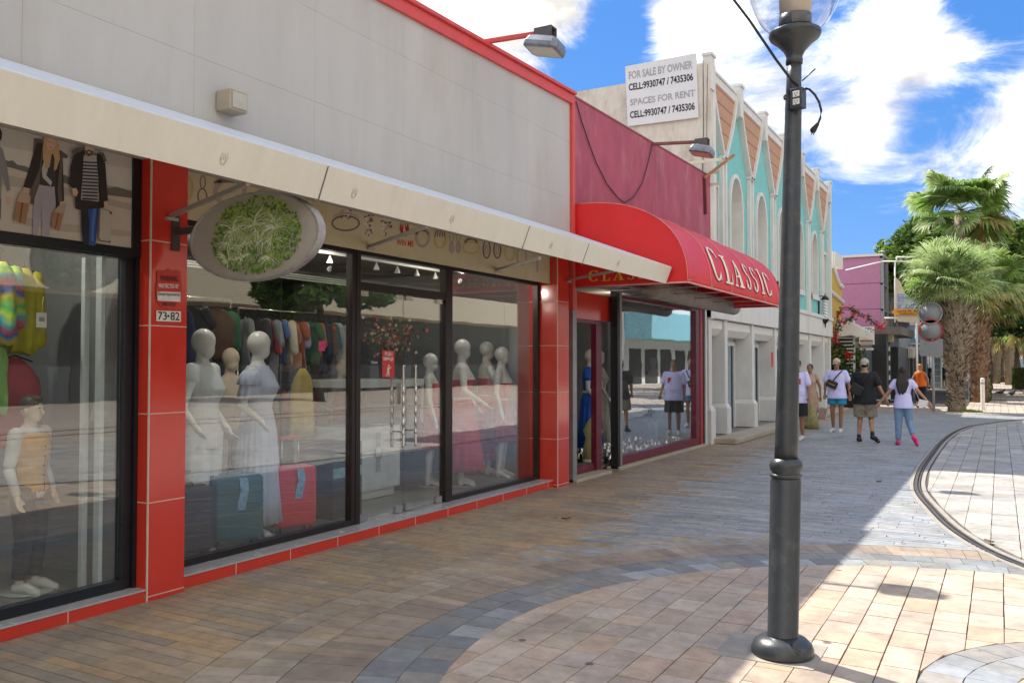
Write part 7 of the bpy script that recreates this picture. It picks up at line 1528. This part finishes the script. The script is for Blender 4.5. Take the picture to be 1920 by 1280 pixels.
panel(1596, 640, 1636, 742, 38.6, 4, mat('shop_grey', (.14, .16, .17), .4), 'glass_front', SHP); panel(1636, 626, 1662, 742, 38.4, 5, mat('dark_tile', (.018, .02, .024), .35), 'dark_column', SHP); panel(1665, 650, 1684, 742, 40.5, 5, MATS['dark_tile'], 'second_column', SHP); panel(1606, 612, 1690, 628, 38.7, 6, mat('fascia_grey', (.16, .15, .14), .7), 'fascia', SHP); panel(1625, 655, 1637, 742, 38.5, .1, mat('blue_grey', (.10, .17, .24), .5), 'blue_pilaster', SHP)
AD = thing('advert_board', 'white advert board with furniture pictures over the dark shop front', 'sign', K(1625, 630, 38))
panel(1611, 612, 1639, 646, 38.0, .06, M_white, 'board', AD)
mb = MB(); X_ = lambda a, b: onY(a, b, 37.99)
for (a, b, c, d, mi) in ((1621, 621, 1635, 623, 0), (1621, 625, 1635, 629, 1), (1622, 631, 1634, 635, 1), (1609.5 + 3, 637, 1637, 641, 1), (1614, 643, 1637, 644.5, 0)): mb.add([X_(a, d), X_(c, d), X_(c, b), X_(a, b)], [(0, 1, 2, 3)], mi)
mb.build('pictures', [M_black, mat('ad_brown', (.30, .14, .07), .6)], AD, fix=False)
mb = MB(); e = [onY(*p, 37.985) for p in [(1621, 619.5), (1635, 619.5), (1635, 614.5), (1621, 614.5)]]; text(mb, 'CITY', lambda u, v: (e[0] * (1 - u) + e[1] * u) * (1 - v) + (e[3] * (1 - u) + e[2] * u) * v, bold=.02); mb.build('lettering', M_black, AD, fix=False)
panel(1613, 652, 1635, 656, 37.8, .5, M_white, 'ledge', AD)
WP = thing('white_portal_shop', 'pale shop front with an arched white portal beyond the dark columns', 'shop', K(1695, 700, 46)); 
mb = MB(); a = onY(1681, 742, 45); b = onY(1716, 650, 45); mb.box(a.x, 45, 0, a.x + .28, 46, b.z); mb.box(a.x, 45, b.z - .55, b.x, 46.5, b.z); mb.build('portal', M_white, WP, bevel=.12); panel(1686, 664, 1736, 735, 47, 1, mat('shop_greyer', (.10, .11, .12), .5), 'shop_glass', WP); panel(1683, 628, 1700, 650, 46, 2, mat('ac_grey', (.35, .38, .40), .6), 'machine_box', WP)
mb = MB()
for k in range(6): a = onY(1688 + k * 8, 735, 46.9); mb.box(a.x, 46.9, 0, a.x + .07, 46.99, 2.6)
mb.build('mullions', M_metal, WP)
BD = thing('dome_awning', 'small blue grey dome awning over a far shop door', 'awning', K(1715, 630, 50)); mb = MB(); c = onY(1700, 645, 48); e = onY(1732, 645, 48); tz = onY(1715, 612, 48).z; rr = []
for i in range(9): a = math.pi / 2 * i / 8; rr.append([(c.x + (e.x - c.x) * math.cos(a), 48, c.z + (tz - c.z) * math.sin(a)), (c.x + (e.x - c.x) * math.cos(a), 53, c.z + (tz - c.z) * math.sin(a)), (c.x, 53, c.z), (c.x, 48, c.z)])
mb.loft(rr); mb.build('cloth', mat('awning_blue', (.14, .28, .42), .7), BD); mb = MB(); mb.tube([(c.x, 47.97, c.z), (e.x, 47.97, c.z)], .05, 5); mb.build('edge_tube', M_white, BD)
# row of shops receding on the left side of the far street
for i, (y0, y1, h, c, lab) in enumerate([(62, 74, 4.2, (.45, .44, .40), 'pale flat roofed shop far down the left side'), (75, 92, 5.0, (.50, .46, .30), 'cream flat roofed shop farther down the left side'), (93, 125, 4.4, (.36, .38, .42), 'grey flat roofed block at the far end of the left side')]):
    t = thing('far_shop', lab, 'shop', (-6, y0, 0)); m = mat('farwall%d' % i, c, .8); mb = MB(); mb.box(-16, y0, 0, -4.6, y1, h); mb.build('wall', m, t); mb = MB(); mb.box(-16.1, y0 - .1, h, -4.4, y1, h + .2); mb.build('roof', M_white, t)
    for k in range(int((y1 - y0) / 3)): MB().box(-4.62, y0 + .6 + k * 3, .1, -4.57, y0 + 2.6 + k * 3, 2.4).build('shop_window', M_bluegl, t)
    MB().box(-5.6, y0 - .04, .1, -4.9, y0 - .005, 2.3).build('door', M_bluegl, t)
    mb = MB(); mb.box(-4.598, y0 + .3, 2.6, -3.8, y1 - .3, 2.75); mb.build('canopy', M_white, t)
RK = thing('drinks_fridge', 'glass fronted white shelf unit at the corner of the side street', 'shelf', K(1757, 690, 60)); a = onY(1748, 713, 60); b = onY(1765, 668, 60); mb = MB(); mb.box(a.x, 60, .1, b.x, 60.6, b.z); mb.build('frame', M_white, RK); MB().box(a.x + .06, 59.97, .2, b.x - .06, 59.99, b.z - .1).build('glass', M_bluegl, RK)
mb = MB(); [mb.box(a.x + .06, 59.955, z, b.x - .06, 59.965, z + .03) for z in (.5, .9, 1.3, 1.7)]; mb.build('shelves', M_white, RK)
# cream billboard on a frame: street name sign
BB = thing('billboard_frame', 'cream billboard panel with blue name strips hung in a white tube frame', 'sign', K(1700, 570, 42)); Yb = 41.5
f = lambda px, py, dy=0: tuple(onY(px, py, Yb + dy))
mb = MB()
for a, b in (((1656, 490), (1722, 490)), ((1681, 490), (1681, 482)), ((1681, 482), (1714, 482)), ((1658, 596), (1684, 596)), ((1725, 545), (1725, 600)), ((1678, 490), (1678, 604))): mb.tube([f(*a), f(*b)], .035, 6)
mb.tube([f(1656, 490), tuple(onX(1656, 490, -7) if False else Vector(f(1656, 490)) + Vector((-2, 3, 0)))], .035, 6); mb.tube([f(1718, 605), tuple(Vector(f(1718, 605)) - Vector((0, 0, Vector(f(1718, 605)).z)))], .05, 8); mb.build('tube_frame', M_white, BB)
sh = [(1680, 520), (1688, 528), (1697, 550), (1712, 562), (1725, 575), (1725, 602), (1718, 605), (1684, 603), (1679, 598)]
mb = MB(); A = [f(*p) for p in sh]; B = [f(*p, .08) for p in sh]; mb.add(A + B, [tuple(range(9)), tuple(range(9, 18))] + [(k, (k + 1) % 9, 9 + (k + 1) % 9, 9 + k) for k in range(9)]); mb.build('panel', mat('billboard_cream', (.52, .46, .34), .7, stain=(.3, .2, .12), stain_amt=.4), BB)
mb = MB()
for (pts) in ([(1683, 551.5), (1697, 551.5), (1702, 558), (1683, 558)], [(1683, 559), (1714, 559), (1716, 565), (1683, 565)], [(1683, 567), (1716, 567), (1719, 572), (1683, 572)], [(1683, 572.8), (1719, 572.8), (1723, 578), (1683, 578)]): mb.add([f(*p, -.01) for p in pts], [(0, 1, 2, 3)])
mb.build('blue_strips', mat('strip_blue', (.16, .22, .52), .5), BB, fix=False)
mb = MB()
for (x0, x1, y0, y1, s_) in ((1685, 1699, 553, 556.5, 'ROYAL'), (1685, 1712, 560.2, 563.8, 'MARINEWORKS'), (1685, 1713, 568, 571, 'MONTESSORI'), (1690, 1714, 574, 577, 'POLICE')): text(mb, s_, lambda u, v, x0=x0, x1=x1, y0=y0, y1=y1: f(x0 + (x1 - x0) * u, y1 + (y0 - y1) * v, -.02))
mb.build('strip_lettering', M_white, BB, fix=False)
OS2 = thing('arrow_sign', 'orange arrow shaped street name sign pointing left on the billboard', 'sign', K(1700, 585, 41))
pts = [(1671, 585), (1678, 579.5), (1724, 579.5), (1724, 590), (1678, 590)]; mb = MB(); A = [f(*p, -.10) for p in pts]; B = [f(*p, -.06) for p in pts]; mb.add(A + B, [tuple(range(5)), tuple(range(5, 10))] + [(k, (k + 1) % 5, 5 + (k + 1) % 5, 5 + k) for k in range(5)]); mb.build('plate', mat('sign_orange', (.70, .29, .02), .5), OS2)
mb = MB(); text(mb, 'CAYA PATRA', lambda u, v: f(1682 + 41 * u, 585.2 - 4.2 * v, -.11), bold=.02); text(mb, 'STEENWEG 19', lambda u, v: f(1687 + 35 * u, 589.3 - 3 * v, -.11), bold=.02); mb.build('lettering', M_black, OS2, fix=False)
# road sign backs on a post
RS = thing('road_sign_post', 'grey post with two round signs and a square one seen from behind', 'road sign', onZ(1750, 772)); Yr = onZ(1750, 772).y
g = lambda px, py, dy=0: onY(px, py, Yr + dy)
mb = MB(); mb.tube([g(1751, 772), g(1749, 660), g(1741, 565)], .045, 10); mb.build('post', mat('galvanised', (.40, .41, .42), .5, metal=.4), RS)
M_sgrey = mat('sign_back', (.23, .24, .25), .55, metal=.2)
for (px, py, r, nm, m2) in ((1744, 587, 20, 'round_sign', None), (1745, 619, 20, 'round_sign', mat('rim_red', (.45, .03, .02), .5))):
    c = g(px, py, -.09); rr = r * (c - EYE).dot(fv) / FPX; mb = MB(); mb.tube([c, c + Vector((0, .02, 0))], rr, 32); o = mb.build(nm, M_sgrey, RS)
    mb = MB(); mb.tube([c + Vector((rr * math.cos(t), -.005, rr * math.sin(t))) for t in [2 * math.pi * k / 32 for k in range(33)]], .022, 5); mb.build('rim', m2 or M_metal, o)
panel(1725, 635, 1768, 667, Yr - .09, .02, M_sgrey, 'square_sign', RS)
mb = MB(); [mb.tube([g(1748, py, -.05), g(1748, py + 1.4, -.05)], .06, 8) for py in (606, 636, 668)]; mb.build('clamp', M_metal, RS)
# striped posts with lamp heads
def striped(label, px, py, w_, ptop, head):
    b = onZ(px, py); Y = b.y; t = thing('striped_post', label, 'post', b); top = onY(px, ptop, Y).z; r = w_ / 2 * (b - EYE).dot(fv) / FPX; mb = MB(); n = 13
    for k in range(n): z0, z1 = top * k / n, top * (k + 1) / n; mb.box(b.x - r, Y - r, z0 + .001, b.x + r, Y + r, z1, k % 2)
    mb.build('shaft', [M_black, M_white], t); a, c = onY(head[0], head[3], Y), onY(head[2], head[1], Y); MB().box(a.x, Y - .2, a.z, c.x, Y + .2, c.z).build('head_box', mat('head_cream', (.50, .47, .30), .6), t, bevel=.02); return t, Y
t, Y = striped('black and white striped post left of the walking couple, with a grey lamp', 1664, 757, 10, 640, (1661, 614, 1675, 641)); a = onY(1660, 640, Y); mb = MB(); mb.box(a.x - .28, Y - .2, a.z, a.x + .1, Y + .2, a.z + .18); mb.box(a.x - .42, Y - .25, a.z + .185, a.x + .1, Y + .25, a.z + .23); mb.build('lamp', M_metal, t)
striped('black and white striped post with cream box head among the palms', 1820, 752, 10, 636, (1812, 637, 1827, 648)); striped('small black and white striped post at the right edge', 1911, 712, 4, 680, (1909, 676, 1913, 681))
for (px0, px1, lab) in ((1807, 1819, 'blue and white panelled planter left of the striped post'), (1824, 1832, 'blue and white panelled planter right of the striped post')):
    Y = 43.0; a, c = onY(px0, 752, Y), onY(px1, 710, Y); t = thing('planter_box', lab, 'planter', (a.x, Y, 0)); MB().box(a.x, Y, .0, c.x, Y + .6, c.z).build('box', M_white, t); mb = MB(); w_ = c.x - a.x; mb.box(a.x + w_ * .35, Y - .01, .1, a.x + w_ * .7, Y - .002, c.z - .1); mb.box(a.x + .03, Y - .01, .1, a.x + w_ * .12, Y - .002, c.z - .1); mb.build('blue_panel', mat('panel_blue', (.04, .17, .42), .5), t)
for (px, py, ptop, lab) in ((1843, 768, 708, 'white bollard in front of the clipped hedge'), (1806, 762, 712, 'white bollard between the near palm and the planters'), (1757, 706, 690, 'white bollard beside the shelf unit on the corner')):
    b = onZ(px, py); h = onY(px, ptop, b.y).z; t = thing('bollard', lab, 'bollard', b, group='white bollards'); r = .07; MB().lathe(b, [(r, 0), (r, h - .05), (r * .8, h - .01), (.01, h)], 14).build('post', M_white, t); MB().lathe(b, [(r + .004, h * .8), (r + .004, h * .86)], 14).build('band', mat('band_grey', (.4, .4, .4), .6), t)
# pigeons
for (px, py, rz, lab) in ((1876, 741, 80, 'dark pigeon on the far track, the left one'), (1897, 743, 110, 'dark pigeon on the far track, the right one')):
    b = onZ(px, py); mb = MB(); M = Matrix.Rotation(R(rz - 90), 3, 'Z'); T = lambda v: b + M @ Vector(v)
    mb.ball(T((0, 0, .16)), .16, .09, .085, 14, m=M); mb.caps(T((.1, 0, .2)), .05, T((.18, 0, .28)), .035, 8); mb.ball(T((.19, 0, .30)), .045); mb.caps(T((.22, 0, .3)), .012, T((.26, 0, .29)), .004, 6); mb.caps(T((-.12, 0, .16)), .05, T((-.3, 0, .12)), .02, 8)
    for s_ in (-.03, .03): mb.caps(T((0, s_, .1)), .01, T((.01, s_, .005)), .008, 6)
    o = mb.build('pigeon', mat('pigeon_grey', (.05, .05, .06), .7)); remesh(o, .015, 2); tag(o, lab, 'bird')
# parked vehicles at the end of the avenue
def car(label, x, y, rz, c, van=False):
    t = thing('parked_car', label, 'car', (x, y, 0), rz); m = mat('car_%d' % int(sum(c) * 1000), c, .25, spec=.6); h = 1.9 if van else 1.42
    P = [(-2.1, .35), (-2.15, .8), (-1.9, .95 if not van else 1.8), (-1.4 if not van else -1.8, h), (.5, h), (1.2, .98), (2.05, .85), (2.15, .35)]
    mb = MB(); mb.loft([[(sx * w_, yy * 1.0, zz) for yy, zz in [(a * k, b if b < .9 else b) for a, b in P]] for sx, w_, k in ((-1, .85, .98), (-1, .8 if False else .82, 1), (1, .82, 1), (1, .85, .98))], sm=False) if False else mb.prism(P, lambda u, v, w2: (-.85 + w2, u, v), 1.7); mb.build('body', m, t, local=True, bevel=.08)
    for (p, q) in (((-1.35, h - .08), (.45, h - .08)),): 
        for sx in (-1, 1): mb = MB(); mb.add([(sx * .855, p[0], 1.0), (sx * .855, 1.05, 1.0), (sx * .855, q[0], q[1]), (sx * .855, p[0] + .1, p[1])], [(0, 1, 2, 3)]); mb.build('side_window', M_bluegl, t, local=True)
    MB().add([(-.7, -1.95, 1.02), (.7, -1.95, 1.02), (.62, -1.60, h - .12), (-.62, -1.60, h - .12)], [(0, 1, 2, 3)]).build('rear_window', M_black, t, local=True)
    for sx in (-1, 1):
        for yy in (-1.3, 1.35): mb = MB(); mb.tube([(sx * .72, yy, .32), (sx * .88, yy, .32)], .32, 18); wh = mb.build('wheel', M_black, t, local=True); mb = MB(); mb.tube([(sx * .881, yy, .32), (sx * .89, yy, .32)], .18, 12); mb.build('rim', M_steel, wh, local=True)
        mb = MB(); mb.box(sx * .8 - .08, -2.165, .7, sx * .8 + .05, -2.1, .85); mb.build('tail_light', REDC, t, local=True)
for (px, Y, c, lab, rz) in ((1851, 112, (.35, .42, .5), 'pale blue car parked at the end of the avenue', 0), (1844, 118, (.3, .05, .04), 'dark red car parked behind the pale blue one', 0), (1872, 120, (.03, .03, .035), 'black car parked beyond the far palms', R(80)), (1884, 130, (.6, .6, .6), 'white car parked beyond the far palms', R(85))):
    q = K(px, 700, Y); car(lab, q.x, Y, rz, c)
tt = thing('far_shop', 'low building with red roof edge closing the avenue', 'building', (3, 150, 0)); mb = MB(); mb.box(-3, 150, 0, 22, 158, 3.6); mb.build('wall', M_white, tt); mb = MB(); mb.box(-3.2, 149.8, 3.0, 22.2, 158, 3.7); mb.build('roof_edge', mat('roof_red', (.40, .10, .08), .6), tt)
[MB().box(-2 + k * 3, 149.95, .4, .2 + k * 3, 149.99, 2.4).build('window', M_bluegl, tt) for k in range(7)]

# ================= the open side of the street (seen mirrored in the shop windows) =================
def opp(label, X, y0, y1, h, base, band, bz0, bz1, name='opposite_building', louv=False):
    t = thing(name, label, 'building', (X, (y0 + y1) / 2, 0)); MB().box(X, y0, 0, X + 10, y1, h).build('wall', base, t)
    if band: MB().box(X - 2.2, y0 + .1, bz0, X - .003, y1 - .1, bz1).build('canopy_band', band, t, bevel=.03)
    mb = MB(); y = y0 + 1
    while y < y1 - 3: mb.box(X - .04, y, .1, X - .003, y + 2.6, 2.9); y += 3.6
    mb.build('shop_windows', M_indark, t)
    if louv:
        mb = MB(); z = bz1 + .5
        while z < h - .3: mb.box(X - .35, y0 + .5, z, X - .01, y1 - .5, z + .12); z += .42
        mb.build('louvres', M_white, t)
    return t
opp('long cream building with a deep canopy across the street', 24, -14, 61.5, 10, mat('opp_grey', (.07, .075, .08), .8), mat('opp_band', (.50, .42, .30), .8, var=.15, stretch=(1, 6, 1)), 4.6, 6.4, louv=True)
ob = opp('white shop across the street with a pale blue striped awning', 14.5, 62, 90, 8, M_stucco, mat('opp_blue', (.22, .48, .56), .7, var=.3, stretch=(1, 8, 1)), 3.6, 5.8)
opp('white panelled garage wall across the street', 19, -60, -15, 7, mat('garage_panel', (.46, .44, .38), .7), None, 0, 0)
mb = MB(); [mb.box(18.9, -59, z, 18.985, -15.5, z + .06) for z in (.8, 1.6, 2.4, 3.2, 4.0, 4.8, 5.6)]; gsl = mb.build('panel_grooves', mat('groove_brown', (.12, .10, .08), .8)); gsl.parent = None; tag(gsl, 'dark horizontal battens on the panelled wall across the street', 'battens')
for k, y in enumerate((-2.5, 1.0, 4.5, 9)):
    t = thing('bollard', 'stone bollard across the street, %s from the garage wall' % ('first', 'second', 'third', 'fourth')[k], 'bollard', (15, y, 0), group='stone bollards on the open side of the street'); MB().lathe((15, y, 0), [(.16, 0), (.16, .6), (.14, .68), (.08, .74), (.01, .76)], 16).build('post', M_white, t); MB().lathe((15, y, 0), [(.165, .5), (.165, .56)], 16).build('band', MATS['band_grey'], t)
tree('leafy tree across the street', 14, -7, 5.0, 3.2, 2.4, 5000, 51, leaf=.25, nlimb=8)
tree('second leafy tree across the street', 16, 30, 5.0, 3.0, 2.4, 5000, 52, leaf=.25, nlimb=8)

# dry leaves blown against the rail
rnd = random.Random(77)
for (px, py, lab) in ((1855, 1018, 'curled dry brown leaf lying on the tram rail'), (1648, 905, 'tiny dry leaf on the sunlit planks near the bend of the rail'), (1062, 975, 'small dark leaf scrap on the shaded planks near the far red pillar')):
    c = onZ(px, py); mb = MB(); a = rnd.uniform(0, 3); u_ = Vector((math.cos(a), math.sin(a), 0)); v_ = Vector((-u_.y, u_.x, 0)); r = []
    for k in range(7): f_ = k / 6; w_ = .022 * math.sin(math.pi * max(f_, .03)); h_ = .012 + .02 * abs(f_ - .5); r.append([c + u_ * (f_ - .5) * .11 + v_ * w_ + Vector((0, 0, h_ + .012)), c + u_ * (f_ - .5) * .11 + Vector((0, 0, h_)), c + u_ * (f_ - .5) * .11 - v_ * w_ + Vector((0, 0, h_ + .012)), c + u_ * (f_ - .5) * .11 + Vector((0, 0, h_ - .002))])
    mb.loft(r); tag(mb.build('dry_leaf', mat('dry_leaf', (.28, .14, .05), .8)), lab, 'leaf')
